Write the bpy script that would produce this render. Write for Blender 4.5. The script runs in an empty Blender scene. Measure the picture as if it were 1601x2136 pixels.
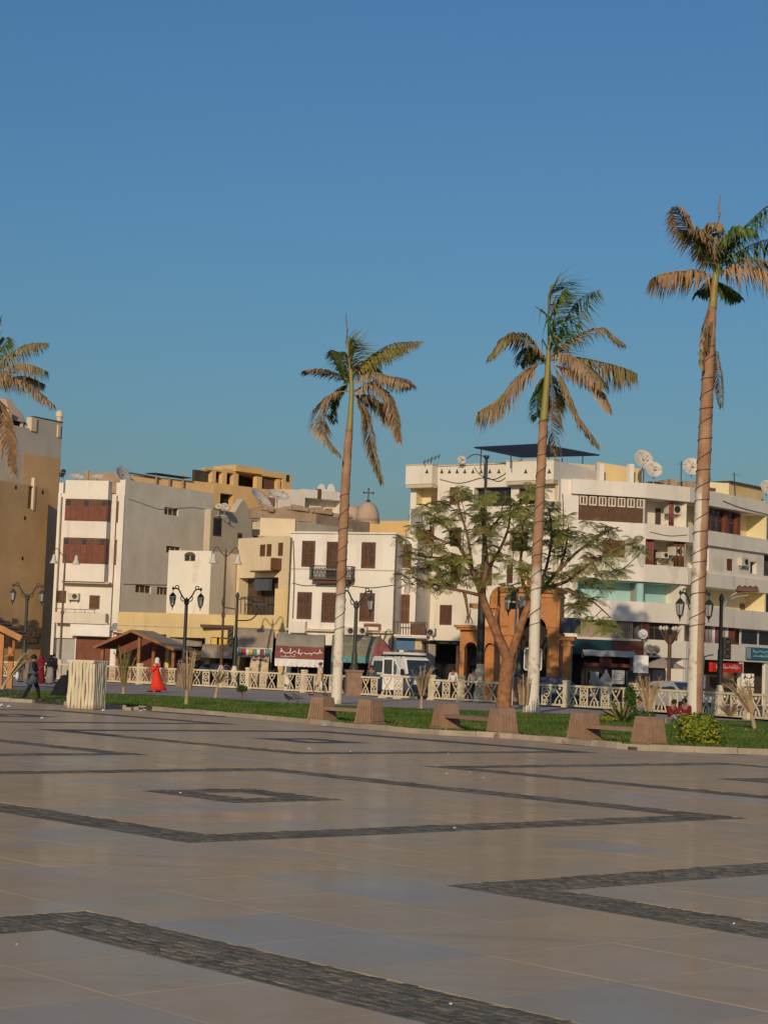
import bpy, math, random
from math import sin, cos, tan, pi, radians, atan, atan2, sqrt, floor
from mathutils import Vector, Matrix
random.seed(11)
rnd = random.random
def ru(a, b): return a + (b-a)*random.random()
SC = bpy.context.scene
COL = SC.collection
# ------------------------------------------------------------------ camera
# the photograph is 1601 x 2136; the two right-angled paving directions give a lens of 3810 px,
# the horizon gives pitch and roll, a standing person's eye gives the height
FPX, EYE, CX, CY = 3810.0, 1.6, 800.5, 1068.0
ROLL = atan(.0363)
PITCH = atan(324.2*cos(ROLL)/FPX)
FW = Vector((0, cos(PITCH), sin(PITCH)))
U0 = Vector((0, -sin(PITCH), cos(PITCH))); R0 = Vector((1, 0, 0))
RT = R0*cos(ROLL) + U0*sin(ROLL)
UP = -R0*sin(ROLL) + U0*cos(ROLL)
CAM = Vector((0, 0, EYE))
YK = 1.0      # distance factor for a whole group of things
def ray(x, y): return FW*FPX + RT*(x-CX) + UP*(CY-y)
def G(x, y, z=0.0):
    d = ray(x, y); return CAM + d*((z-EYE)/d.z)
def P(x, y, Y):
    d = ray(x, y); return CAM + d*(Y*YK/d.y)
def proj(p):
    d = Vector(p)-CAM; w = d.dot(FW)
    if w < .1: return (-9999, 9999)
    return (CX + FPX*d.dot(RT)/w, CY - FPX*d.dot(UP)/w)
cd = bpy.data.cameras.new('camera'); cam = bpy.data.objects.new('camera', cd); COL.objects.link(cam)
cd.sensor_fit = 'HORIZONTAL'; cd.sensor_width = 36; cd.lens = FPX/1601.0*36
cd.clip_start = .5; cd.clip_end = 3000
cam.matrix_world = Matrix(((RT.x, UP.x, -FW.x, 0), (RT.y, UP.y, -FW.y, 0), (RT.z, UP.z, -FW.z, EYE), (0, 0, 0, 1)))
SC.camera = cam
# ------------------------------------------------------------------ sky, sun, exposure
SUN_AZ, SUN_EL = radians(12), radians(19)      # azimuth: to the left of straight behind the camera
wd = bpy.data.worlds.new('World'); SC.world = wd; wd.use_nodes = True
nt = wd.node_tree; bg = nt.nodes['Background']
sky = nt.nodes.new('ShaderNodeTexSky'); sky.sky_type = 'NISHITA'; sky.sun_disc = False
sky.sun_elevation = SUN_EL; sky.sun_rotation = pi + SUN_AZ
sky.altitude = 80; sky.air_density = 1.8; sky.dust_density = 1.5; sky.ozone_density = 10
nt.links.new(sky.outputs[0], bg.inputs[0]); bg.inputs[1].default_value = .086
sd = bpy.data.lights.new('sun', 'SUN'); sd.energy = 2.8; sd.angle = radians(.55); sd.color = (1, .80, .55)
sun = bpy.data.objects.new('sun', sd); COL.objects.link(sun)
to_sun = Vector((-sin(SUN_AZ)*cos(SUN_EL), -cos(SUN_AZ)*cos(SUN_EL), sin(SUN_EL)))
sun.rotation_euler = to_sun.to_track_quat('Z', 'Y').to_euler(); sun.location = (-20, -40, 40)
SC.view_settings.view_transform = 'Standard'; SC.view_settings.look = 'None'
SC.view_settings.exposure = 0.0; SC.view_settings.gamma = 1; SC.view_settings.use_curve_mapping = False
# ------------------------------------------------------------------ helpers
def tag(o, label=None, cat=None, group=None, kind=None):
    if label: o['label'] = label
    if cat: o['category'] = cat
    if group: o['group'] = group
    if kind: o['kind'] = kind
    return o
def empty(name, loc=(0, 0, 0), rz=0, label=None, cat=None, group=None):
    o = bpy.data.objects.new(name, None); COL.objects.link(o)
    o.location = loc; o.rotation_euler = (0, 0, rz); o.empty_display_size = .2
    return tag(o, label, cat, group)
def link(name, me, parent=None, loc=None, rot=None, sca=None):
    o = bpy.data.objects.new(name, me); COL.objects.link(o); o.parent = parent
    if loc is not None: o.location = loc
    if rot is not None: o.rotation_euler = rot
    if sca is not None: o.scale = sca
    return o
def copy_tree(o, parent=None):
    c = o.copy(); COL.objects.link(c); c.parent = parent
    for ch in list(o.children): copy_tree(ch, c)
    return c
class MB:
    def __init__(s): s.v = []; s.f = []; s.m = []; s.k = 0; s.attr = None
    def add(s, vs, fs):
        n = len(s.v); s.v.extend(vs)
        for f in fs: s.f.append(tuple(i+n for i in f)); s.m.append(s.k)
        return s
    def box(s, x0, x1, y0, y1, z0, z1):
        vs = [(x, y, z) for z in (z0, z1) for y in (y0, y1) for x in (x0, x1)]
        return s.add(vs, [(0, 2, 3, 1), (4, 5, 7, 6), (0, 1, 5, 4), (1, 3, 7, 5), (3, 2, 6, 7), (2, 0, 4, 6)])
    def bar(s, a, b, w, h=None, up=(0, 0, 1)):
        a, b = Vector(a), Vector(b); d = (b-a).normalized(); h = h or w
        r = d.cross(Vector(up))
        if r.length < 1e-4: r = d.cross(Vector((0, 1, 0)))
        r.normalize(); u = r.cross(d).normalized()
        vs = []
        for p in (a, b):
            for i, j in ((-1, -1), (1, -1), (1, 1), (-1, 1)): vs.append(tuple(p + r*(i*w/2) + u*(j*h/2)))
        return s.add(vs, [(0, 1, 2, 3), (7, 6, 5, 4), (0, 4, 5, 1), (1, 5, 6, 2), (2, 6, 7, 3), (3, 7, 4, 0)])
    def taper(s, cx, cy, z0, z1, w0, d0, w1, d1):
        vs = [(cx+i*w0/2, cy+j*d0/2, z0) for i, j in ((-1, -1), (1, -1), (1, 1), (-1, 1))] + [(cx+i*w1/2, cy+j*d1/2, z1) for i, j in ((-1, -1), (1, -1), (1, 1), (-1, 1))]
        return s.add(vs, [(3, 2, 1, 0), (4, 5, 6, 7), (0, 1, 5, 4), (1, 2, 6, 5), (2, 3, 7, 6), (3, 0, 4, 7)])
    def tube(s, pts, rad, n=8, cap=True):
        pts = [Vector(p) for p in pts]; k = len(pts)
        if not hasattr(rad, '__len__'): rad = [rad]*k
        vs = []; prev = None
        for i, p in enumerate(pts):
            t = (pts[min(i+1, k-1)] - pts[max(i-1, 0)]).normalized()
            if prev is None:
                a = t.cross(Vector((0, 0, 1)));
                if a.length < .05: a = t.cross(Vector((1, 0, 0)))
            else: a = prev - t*prev.dot(t)
            a.normalize(); prev = a; b = t.cross(a)
            for j in range(n):
                w = 2*pi*j/n; vs.append(tuple(p + (a*cos(w)+b*sin(w))*rad[i]))
        fs = []
        for i in range(k-1):
            for j in range(n):
                j2 = (j+1) % n; fs.append((i*n+j, i*n+j2, (i+1)*n+j2, (i+1)*n+j))
        if cap: fs += [tuple(range(n-1, -1, -1)), tuple((k-1)*n+j for j in range(n))]
        return s.add(vs, fs)
    def lathe(s, prof, n=12, c=(0, 0, 0), sx=1, sy=1):
        vs = []
        for r, z in prof:
            for j in range(n):
                w = 2*pi*j/n; vs.append((c[0]+r*cos(w)*sx, c[1]+r*sin(w)*sy, c[2]+z))
        k = len(prof); fs = []
        for i in range(k-1):
            for j in range(n):
                j2 = (j+1) % n; fs.append((i*n+j, i*n+j2, (i+1)*n+j2, (i+1)*n+j))
        fs += [tuple(range(n-1, -1, -1)), tuple((k-1)*n+j for j in range(n))]
        return s.add(vs, fs)
    def prism(s, poly, y0, y1):            # polygon in (x, z), extruded along y
        n = len(poly)
        vs = [(x, y0, z) for x, z in poly] + [(x, y1, z) for x, z in poly]
        return s.add(vs, [tuple(range(n)), tuple(range(2*n-1, n-1, -1))] + [(i, n+i, n+(i+1) % n, (i+1) % n) for i in range(n)])
    def slab(s, poly, z0, z1):             # polygon in (x, y), extruded along z
        n = len(poly)
        vs = [(x, y, z0) for x, y in poly] + [(x, y, z1) for x, y in poly]
        return s.add(vs, [tuple(range(n-1, -1, -1)), tuple(range(n, 2*n))] + [(i, (i+1) % n, n+(i+1) % n, n+i) for i in range(n)])
    def wall(s, u0, u1, z0, z1, holes=(), y=0.0, th=.3):
        us = sorted({u0, u1, *[min(max(h[i], u0), u1) for h in holes for i in (0, 1)]})
        zs = sorted({z0, z1, *[min(max(h[i], z0), z1) for h in holes for i in (2, 3)]})
        for i in range(len(us)-1):
            for j in range(len(zs)-1):
                a, b, c, d = us[i], us[i+1], zs[j], zs[j+1]
                if b-a < 1e-5 or d-c < 1e-5: continue
                mu, mz = (a+b)/2, (c+d)/2
                if any(h[0] < mu < h[1] and h[2] < mz < h[3] for h in holes): continue
                s.add([(a, y, c), (b, y, c), (b, y, d), (a, y, d)], [(0, 1, 2, 3)])
        for h in holes:
            a, b, c, d = max(h[0], u0), min(h[1], u1), max(h[2], z0), min(h[3], z1)
            q = y+th
            s.add([(a, y, c), (b, y, c), (b, y, d), (a, y, d), (a, q, c), (b, q, c), (b, q, d), (a, q, d)],
                  [(0, 4, 5, 1), (1, 5, 6, 2), (2, 6, 7, 3), (3, 7, 4, 0)])
        return s
    def build(s, name, mats, parent=None, loc=None, rot=None, smooth=False, sca=None):
        me = s.mesh(name, mats, smooth)
        return link(name, me, parent, loc, rot, sca)
    def mesh(s, name, mats, smooth=False):
        me = bpy.data.meshes.new(name); me.from_pydata([tuple(v) for v in s.v], [], s.f)
        if not isinstance(mats, (list, tuple)): mats = [mats]
        for m in mats: me.materials.append(m)
        if len(mats) > 1: me.polygons.foreach_set('material_index', s.m)
        if smooth: me.polygons.foreach_set('use_smooth', [True]*len(s.f))
        if s.attr:
            a = me.attributes.new('tone', 'FLOAT', 'FACE'); a.data.foreach_set('value', s.attr)
        me.update(); return me
def bez(p0, p1, p2, n):
    p0, p1, p2 = Vector(p0), Vector(p1), Vector(p2)
    return [p0*((1-t)**2) + p1*(2*t*(1-t)) + p2*(t*t) for t in [i/n for i in range(n+1)]]
def spline(pts, n=6):
    pts = [Vector(p) for p in pts]; out = []
    q = [pts[0]*2-pts[1]] + pts + [pts[-1]*2-pts[-2]]
    for i in range(1, len(q)-2):
        for k in range(n):
            t = k/n
            a, b, c, d = q[i-1], q[i], q[i+1], q[i+2]
            out.append((b*2 + (c-a)*t + (a*2-b*5+c*4-d)*(t*t) + (b*3-a-c*3+d)*(t**3))*.5)
    out.append(pts[-1]); return out
def lerp_tab(tab, x):
    if x <= tab[0][0]:
        a, b = tab[0], tab[1]
    elif x >= tab[-1][0]:
        a, b = tab[-2], tab[-1]
    else:
        for a, b in zip(tab, tab[1:]):
            if a[0] <= x <= b[0]: break
    return a[1] + (b[1]-a[1])*(x-a[0])/(b[0]-a[0])
# ------------------------------------------------------------------ materials
def mat(name, c, rough=.8, var=.18, scale=1.5, streak=0.0, bump=0.0, bscale=60, spec=.3, metal=0.0, c2=None, mixs=None, rnd_obj=0.0, patch=None, dirt=0.0, trans=0.0):
    m = bpy.data.materials.new(name); m.use_nodes = True
    nt = m.node_tree; N = nt.nodes; L = nt.links
    b = N['Principled BSDF']; b.inputs['Roughness'].default_value = rough; b.inputs['Metallic'].default_value = metal
    b.inputs['Specular IOR Level'].default_value = spec
    tc = N.new('ShaderNodeTexCoord'); co = tc.outputs['Object']
    def noise(sc, det=5, mp=None, ro=.6):
        n = N.new('ShaderNodeTexNoise'); n.inputs['Scale'].default_value = sc; n.inputs['Detail'].default_value = det; n.inputs['Roughness'].default_value = ro
        src = co
        if mp:
            mm = N.new('ShaderNodeMapping'); mm.inputs['Scale'].default_value = mp; L.new(co, mm.inputs[0]); src = mm.outputs[0]
        L.new(src, n.inputs['Vector']); return n.outputs['Fac']
    def rng(x, a, b2, c0, d):
        r = N.new('ShaderNodeMapRange'); r.inputs[1].default_value = a; r.inputs[2].default_value = b2; r.inputs[3].default_value = c0; r.inputs[4].default_value = d
        L.new(x, r.inputs[0]); return r.outputs[0]
    def mixc(fac, A, B, mode='MIX'):
        x = N.new('ShaderNodeMix'); x.data_type = 'RGBA'; x.blend_type = mode; x.clamp_factor = True
        for s, val in ((x.inputs[0], fac), (x.inputs[6], A), (x.inputs[7], B)):
            if isinstance(val, bpy.types.NodeSocket): L.new(val, s)
            elif isinstance(val, (int, float)): s.default_value = val
            else: s.default_value = (*val[:3], 1)
        return x.outputs[2]
    dark = c2 if c2 else tuple(k*(1-var*1.6) for k in c); lite = tuple(min(1, k*(1+var*.35)) for k in c)
    f = rng(noise(scale, 6), .3, .7, 0, 1)
    col = mixc(f, dark, lite)
    if patch: col = mixc(rng(noise(patch[1], 3), patch[2], patch[2]+.04, 0, 1), col, patch[0])
    if streak: col = mixc(rng(noise(1.0, 6, (1.5, 1.5, .13), .7), .55, .80, 0, streak*1.15), col, tuple(k*.42 for k in c))
    if dirt: col = mixc(rng(noise(7, 8, None, .75), .55, .75, 0, dirt), col, tuple(k*.35 for k in c))
    if rnd_obj:
        oi = N.new('ShaderNodeObjectInfo'); col = mixc(rng(oi.outputs['Random'], 0, 1, 0, rnd_obj), col, tuple(k*.45 for k in c))
    L.new(col, b.inputs['Base Color'])
    if bump:
        bp = N.new('ShaderNodeBump'); bp.inputs['Strength'].default_value = bump; bp.inputs['Distance'].default_value = .02
        L.new(noise(bscale, 4), bp.inputs['Height']); L.new(bp.outputs[0], b.inputs['Normal'])
    if trans:
        td = N.new('ShaderNodeBsdfTranslucent'); L.new(col, td.inputs[0])
        ms = N.new('ShaderNodeMixShader'); ms.inputs[0].default_value = trans
        L.new(b.outputs[0], ms.inputs[1]); L.new(td.outputs[0], ms.inputs[2]); L.new(ms.outputs[0], N['Material Output'].inputs[0])
    return m
M = {}
M['white'] = mat('white_plaster', (.81, .745, .65), .85, .09, .35, .42, .3, 30, dirt=.25, patch=((.70, .63, .53), .28, .60))
M['white2'] = mat('cream_plaster', (.79, .72, .61), .85, .10, .3, .45, .3, 30, dirt=.28, patch=((.68, .60, .49), .3, .60))
M['offw'] = mat('ivory_plaster', (.74, .68, .58), .85, .07, .6, .3, .25, 40, dirt=.18)
M['greyw'] = mat('grey_render', (.73, .655, .53), .9, .12, .5, .3, .35, 30, dirt=.2)
M['tan'] = mat('tan_mud_render', (.68, .44, .22), .92, .22, .35, .3, .5, 18, dirt=.3, c2=(.56, .35, .17))
M['greytan'] = mat('grey_tan_render', (.56, .50, .42), .92, .14, .3, .35, .4, 20, dirt=.3)
M['brownw'] = mat('brown_rough_wall', (.20, .14, .10), .95, .3, .8, .4, .6, 10, dirt=.4)
M['orange'] = mat('orange_plaster', (.72, .47, .20), .88, .1, .5, .2, .2, 40, dirt=.12)
M['ochre'] = mat('ochre_plaster', (.72, .54, .26), .88, .12, .4, .35, .25, 30, dirt=.25)
M['peach'] = mat('peach_plaster', (.74, .60, .40), .88, .08, .5, .25, .2, 40, dirt=.15)
M['sandw'] = mat('sand_plaster', (.60, .50, .36), .9, .12, .5, .3, .3, 30, dirt=.2)
M['yellow'] = mat('pale_yellow_plaster', (.78, .66, .38), .85, .06, .6, .15, .1, 40)
M['teal'] = mat('teal_paint', (.36, .58, .55), .7, .08, .6, .15)
M['brick'] = mat('brick_wall', (.42, .30, .20), .95, .2, 1.2, .2, .5, 14, dirt=.3)
M['domes'] = mat('dome_stone', (.50, .36, .26), .85, .1, 1.0, .2, .2, 20)
M['wood'] = mat('brown_shutter_wood', (.19, .085, .045), .65, .2, 2.5, .2, rnd_obj=.35)
M['wood2'] = mat('dark_brown_wood', (.145, .075, .045), .65, .2, 2.5, .2, rnd_obj=.3)
M['redwood'] = mat('red_brown_wood', (.20, .062, .035), .6, .2, 2.0, .2)
M['gatewood'] = mat('orange_varnished_wood', (.52, .205, .05), .5, .22, 1.6, .25, .15, 30, spec=.4)
M['kioskwood'] = mat('orange_brown_wood', (.34, .135, .05), .55, .25, 3, .3, spec=.4)
M['paleframe'] = mat('pale_window_frame', (.70, .62, .52), .6, .1)
M['glass'] = mat('dark_window_glass', (.022, .026, .032), .12, .1, spec=.6)
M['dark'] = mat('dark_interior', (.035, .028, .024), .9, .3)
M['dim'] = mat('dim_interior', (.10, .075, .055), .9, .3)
M['iron'] = mat('black_iron', (.028, .030, .028), .5, .2, 3, spec=.4)
M['irongreen'] = mat('dark_green_iron', (.045, .055, .045), .5, .25, 3, spec=.4)
M['pipe'] = mat('rusty_pipe', (.17, .12, .09), .7, .3, 4)
M['fence'] = mat('cream_fence_paint', (.75, .63, .44), .65, .12, 2.5, .25, dirt=.3)
M['cream'] = mat('cream_concrete', (.72, .62, .44), .75, .15, 2, .3, dirt=.25)
M['pinkstone'] = mat('brown_pink_granite', (.34, .21, .135), .6, .15, 6, .1, .15, 80, spec=.4, dirt=.25, rnd_obj=.12)
M['pedestal'] = mat('brown_stone_pedestal', (.30, .19, .135), .75, .2, 3, .3, dirt=.3)
M['tarpgrey'] = mat('grey_tarpaulin', (.30, .265, .215), .75, .15, 1.5, .3, dirt=.25)
M['tarptan'] = mat('tan_tarpaulin', (.40, .325, .25), .75, .15, 1.5, .3, dirt=.25)
M['tarpred'] = mat('brick_red_tarpaulin', (.24, .07, .055), .7, .2, 1.5, .3, dirt=.25)
M['tarpgreen'] = mat('olive_tarpaulin', (.235, .215, .15), .75, .15, 1.5, .3, dirt=.25)
M['tealcloth'] = mat('teal_cloth', (.13, .30, .28), .8, .2)
M['maroon'] = mat('maroon_cloth', (.26, .085, .085), .85, .25, 3)
M['navy'] = mat('navy_canvas', (.022, .026, .04), .8, .3)
M['yellowsign'] = mat('yellow_sign', (.75, .48, .06), .5, .12)
M['redsign'] = mat('red_sign', (.62, .03, .02), .5, .12)
M['bluesign'] = mat('blue_sign', (.03, .13, .30), .4, .15)
M['tealdark'] = mat('dark_teal_glass', (.012, .05, .07), .25, .3, 1, spec=.5)
M['tealsign'] = mat('teal_blue_sign', (.02, .16, .24), .4, .15)
M['whitepaint'] = mat('white_paint', (.80, .77, .72), .5, .06, dirt=.1)
M['greymetal'] = mat('grey_metal', (.38, .37, .35), .5, .12, spec=.5)
M['dish'] = mat('dish_metal', (.62, .55, .46), .6, .15, 3, .2, dirt=.25)
M['ac'] = mat('ac_casing', (.62, .56, .47), .6, .12, 3, .2)
M['rubber'] = mat('rubber', (.02, .02, .02), .8, .1)
M['vanblue'] = mat('van_blue_paint', (.018, .05, .12), .3, .1, spec=.5)
M['vanwhite'] = mat('van_white_paint', (.74, .72, .69), .35, .06, spec=.5)
M['carglass'] = mat('car_glass', (.03, .045, .055), .06, .1, spec=.7)
M['silver'] = mat('silver_paint', (.5, .5, .49), .3, .06, spec=.5, metal=.3)
M['skin'] = mat('skin', (.32, .17, .10), .6, .1)
M['hair'] = mat('black_hair', (.015, .012, .01), .6, .1)
M['blackcloth'] = mat('black_cloth', (.016, .016, .02), .9, .3, 4)
M['redcloth'] = mat('scarlet_cloth', (.80, .045, .02), .8, .15, 4)
M['darkred'] = mat('dark_red_cloth', (.20, .012, .018), .85, .2, 4)
M['purplecloth'] = mat('dark_purple_cloth', (.04, .015, .05), .85, .2, 4)
M['greycloth'] = mat('grey_cloth', (.30, .28, .26), .85, .2, 4)
M['bluegrey'] = mat('blue_grey_cloth', (.09, .11, .13), .85, .2, 4)
M['beigecloth'] = mat('beige_cloth', (.62, .47, .30), .85, .15, 4)
M['whitecloth'] = mat('white_cloth', (.75, .72, .68), .85, .1, 4)
M['soil'] = mat('lawn_soil', (.09, .075, .04), .95, .3, 1.2)
M['asphalt'] = mat('asphalt', (.17, .145, .125), .8, .15, .5, 0, .3, 120, dirt=.15)
M['walk'] = mat('promenade_concrete', (.40, .33, .275), .75, .14, .25, 0, .2, 60, dirt=.2)
M['mortar'] = mat('mortar', (.22, .19, .165), .9, .2, 4)
M['kerb'] = mat('kerb_stone', (.46, .37, .27), .85, .2, 2, .15, .3, 40, rnd_obj=.25, dirt=.3)
M['bark'] = mat('red_brown_bark', (.36, .17, .085), .9, .35, 4, .4, 1.0, 14, dirt=.5)
M['twig'] = mat('twig_bark', (.20, .12, .07), .85, .2, 3)
def trunkmat(name, zt, blotch, red):
    m = mat(name, (.43, .255, .15), .85, .25, 1.2, .3, .5, 25, dirt=.4, c2=(.27, .14, .08))
    nt = m.node_tree; N = nt.nodes; L = nt.links; b = N['Principled BSDF']
    old = b.inputs['Base Color'].links[0].from_socket
    tc = N.new('ShaderNodeTexCoord'); sp = N.new('ShaderNodeSeparateXYZ'); L.new(tc.outputs['Object'], sp.inputs[0])
    n = N.new('ShaderNodeTexNoise'); n.inputs['Scale'].default_value = 1.3; n.inputs['Detail'].default_value = 6; L.new(tc.outputs['Object'], n.inputs['Vector'])
    ma = N.new('ShaderNodeMath'); ma.operation = 'MULTIPLY_ADD'; ma.inputs[1].default_value = blotch; L.new(n.outputs['Fac'], ma.inputs[0]); L.new(sp.outputs['Z'], ma.inputs[2])
    r = N.new('ShaderNodeMapRange'); r.inputs[1].default_value = zt+blotch*.5-.35; r.inputs[2].default_value = zt+blotch*.5+.35; r.inputs[3].default_value = 1; r.inputs[4].default_value = 0
    L.new(ma.outputs[0], r.inputs[0]); fac = r.outputs[0]
    if red:
        # bare bark showing on one side of the stem where the whitewash has peeled
        mp = N.new('ShaderNodeMapping'); mp.inputs['Scale'].default_value = (5, 5, .35); L.new(tc.outputs['Object'], mp.inputs[0])
        n2 = N.new('ShaderNodeTexNoise'); n2.inputs['Scale'].default_value = .9; L.new(mp.outputs[0], n2.inputs['Vector'])
        a2 = N.new('ShaderNodeMath'); a2.operation = 'MULTIPLY_ADD'; a2.inputs[1].default_value = .35; L.new(n2.outputs['Fac'], a2.inputs[0]); L.new(sp.outputs['X'], a2.inputs[2])
        r2 = N.new('ShaderNodeMapRange'); r2.inputs[1].default_value = red; r2.inputs[2].default_value = red+.05; r2.inputs[3].default_value = 1; r2.inputs[4].default_value = .05
        L.new(a2.outputs[0], r2.inputs[0])
        mu = N.new('ShaderNodeMath'); mu.operation = 'MULTIPLY'; L.new(fac, mu.inputs[0]); L.new(r2.outputs[0], mu.inputs[1]); fac = mu.outputs[0]
    x = N.new('ShaderNodeMix'); x.data_type = 'RGBA'; L.new(fac, x.inputs[0]); L.new(old, x.inputs[6])
    n3 = N.new('ShaderNodeTexNoise'); n3.inputs['Scale'].default_value = 3; n3.inputs['Detail'].default_value = 8
    L.new(tc.outputs['Object'], n3.inputs['Vector'])
    cr = N.new('ShaderNodeMapRange'); cr.inputs[1].default_value = .55; cr.inputs[2].default_value = .72; L.new(n3.outputs['Fac'], cr.inputs[0])
    xw = N.new('ShaderNodeMix'); xw.data_type = 'RGBA'; xw.inputs[6].default_value = (.70, .63, .52, 1); xw.inputs[7].default_value = (.40, .28, .19, 1); L.new(cr.outputs[0], xw.inputs[0])
    L.new(xw.outputs[2], x.inputs[7]); L.new(x.outputs[2], b.inputs['Base Color'])
    return m
def leafmat(name, c, c2, tr=.25, rough=.55): return mat(name, c, rough, .2, 1.2, c2=c2, trans=tr, spec=.3)
M['frond_green'] = leafmat('green_frond', (.13, .22, .045), (.055, .125, .025), .3)
M['frond_yellow'] = leafmat('yellow_green_frond', (.30, .29, .04), (.13, .16, .03))
M['frond_olive'] = leafmat('olive_frond', (.40, .31, .115), (.18, .19, .05), .35)
M['frond_brown'] = leafmat('dry_brown_frond', (.50, .34, .21), (.26, .165, .10), .25, .75)
M['frond_straw'] = leafmat('straw_frond', (.56, .36, .18), (.36, .21, .10), .22, .75)
M['shaft'] = mat('green_crownshaft', (.24, .26, .06), .5, .3, 1.5, c2=(.30, .17, .07))
M['leaf'] = leafmat('feathery_leaf', (.37, .36, .10), (.18, .22, .05), .42)
M['leafdry'] = leafmat('yellowish_leaf', (.34, .27, .09), (.20, .19, .05), .35)
M['bush'] = leafmat('dark_bush_leaf', (.06, .13, .02), (.025, .07, .012), .2)
M['bushy'] = leafmat('yellow_green_leaf', (.42, .36, .03), (.20, .26, .02), .25)
M['hedge'] = leafmat('hedge_leaf', (.075, .12, .02), (.03, .07, .012), .2)
M['grass'] = mat('grass_blade', (.15, .21, .035), .6, .2, .45, c2=(.045, .105, .012), trans=.3, patch=((.26, .22, .09), .9, .60))
M['straw'] = leafmat('dry_straw', (.52, .40, .24), (.34, .24, .13), .1, .8)
M['litter'] = mat('white_paper', (.75, .73, .70), .8, .08)
# ================================================================== ground, plaza, lawn
def attr_mat(name, c0, c1, c2, r0, r1, spec=.5, bump=.1, bscale=40):
    m = bpy.data.materials.new(name); m.use_nodes = True
    nt = m.node_tree; N = nt.nodes; L = nt.links; b = N['Principled BSDF']
    at = N.new('ShaderNodeAttribute'); at.attribute_name = 'tone'
    ge = N.new('ShaderNodeNewGeometry')
    def noise(sc, det=6, ro=.6, mp=None):
        n = N.new('ShaderNodeTexNoise'); n.inputs['Scale'].default_value = sc; n.inputs['Detail'].default_value = det; n.inputs['Roughness'].default_value = ro
        src = ge.outputs['Position']
        if mp:
            mm = N.new('ShaderNodeMapping'); mm.inputs['Scale'].default_value = mp; mm.inputs['Rotation'].default_value = (0, 0, .72); L.new(src, mm.inputs[0]); src = mm.outputs[0]
        L.new(src, n.inputs['Vector']); return n.outputs['Fac']
    def rng(x, a, b2, c, d):
        r = N.new('ShaderNodeMapRange'); r.inputs[1].default_value = a; r.inputs[2].default_value = b2; r.inputs[3].default_value = c; r.inputs[4].default_value = d
        L.new(x, r.inputs[0]); return r.outputs[0]
    def mixc(f, A, B):
        x = N.new('ShaderNodeMix'); x.data_type = 'RGBA'
        L.new(f, x.inputs[0])
        for s, v in ((x.inputs[6], A), (x.inputs[7], B)):
            if isinstance(v, bpy.types.NodeSocket): L.new(v, s)
            else: s.default_value = (*v, 1)
        return x.outputs[2]
    col = mixc(at.outputs['Fac'], c0, c1)
    col = mixc(rng(noise(.22, 4), .42, .66, 0, .75), col, c2)
    col = mixc(rng(noise(2.5, 8, .7), .35, .7, 0, .5), col, tuple(k*.72 for k in c0))
    col = mixc(rng(noise(1.2, 8, .75, (.25, 2.2, 1)), .54, .72, 0, .6), col, tuple(k*.55 for k in c0))
    col = mixc(rng(noise(.9, 9, .8), .60, .72, 0, .65), col, tuple(k*.5 for k in c0))
    col = mixc(rng(noise(90, 3, .8), .45, .62, 0, .28), col, tuple(k*.55 for k in c0))
    col = mixc(rng(noise(14, 4, .7), .64, .74, 0, .55), col, tuple(k*.4 for k in c0))
    L.new(col, b.inputs['Base Color'])
    ad = N.new('ShaderNodeMath'); ad.operation = 'ADD'
    L.new(rng(noise(.6, 5), .3, .7, r0, r1), ad.inputs[0]); L.new(rng(at.outputs['Fac'], 0, 1, -.04, .06), ad.inputs[1])
    b.inputs['Specular IOR Level'].default_value = 0; b.inputs['Roughness'].default_value = .9
    # dusty polish: a gloss coat that is worn through in patches and differs from slab to slab
    gl = N.new('ShaderNodeBsdfGlossy'); L.new(ad.outputs[0], gl.inputs['Roughness'])
    fr = N.new('ShaderNodeFresnel'); fr.inputs[0].default_value = 1.5
    k1 = N.new('ShaderNodeMath'); k1.operation = 'MULTIPLY'; L.new(fr.outputs[0], k1.inputs[0]); L.new(rng(noise(.35, 5, .65), .36, .64, spec*.35, spec), k1.inputs[1])
    k2 = N.new('ShaderNodeMath'); k2.operation = 'MULTIPLY'; L.new(k1.outputs[0], k2.inputs[0]); L.new(rng(at.outputs['Fac'], 0, 1, .55, 1.15), k2.inputs[1])
    ms = N.new('ShaderNodeMixShader'); L.new(k2.outputs[0], ms.inputs[0]); L.new(b.outputs[0], ms.inputs[1]); L.new(gl.outputs[0], ms.inputs[2])
    L.new(ms.outputs[0], N['Material Output'].inputs[0])
    bp = N.new('ShaderNodeBump'); bp.inputs['Strength'].default_value = bump; bp.inputs['Distance'].default_value = .01
    L.new(noise(bscale, 3), bp.inputs['Height']); L.new(bp.outputs[0], b.inputs['Normal'])
    L.new(bp.outputs[0], gl.inputs['Normal'])
    return m
M['slab'] = attr_mat('polished_granite_slab', (.60, .435, .275), (.48, .37, .25), (.54, .40, .255), .08, .26, .36, .05, 5)
M['cobble'] = attr_mat('dark_slate_stone', (.135, .128, .105), (.33, .265, .19), (.165, .15, .12), .5, .8, .10, .5, 45)
M['cobble_far'] = mat('dark_slate_strip', (.13, .115, .095), .8, .3, 5, 0, .3, 30)

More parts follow.
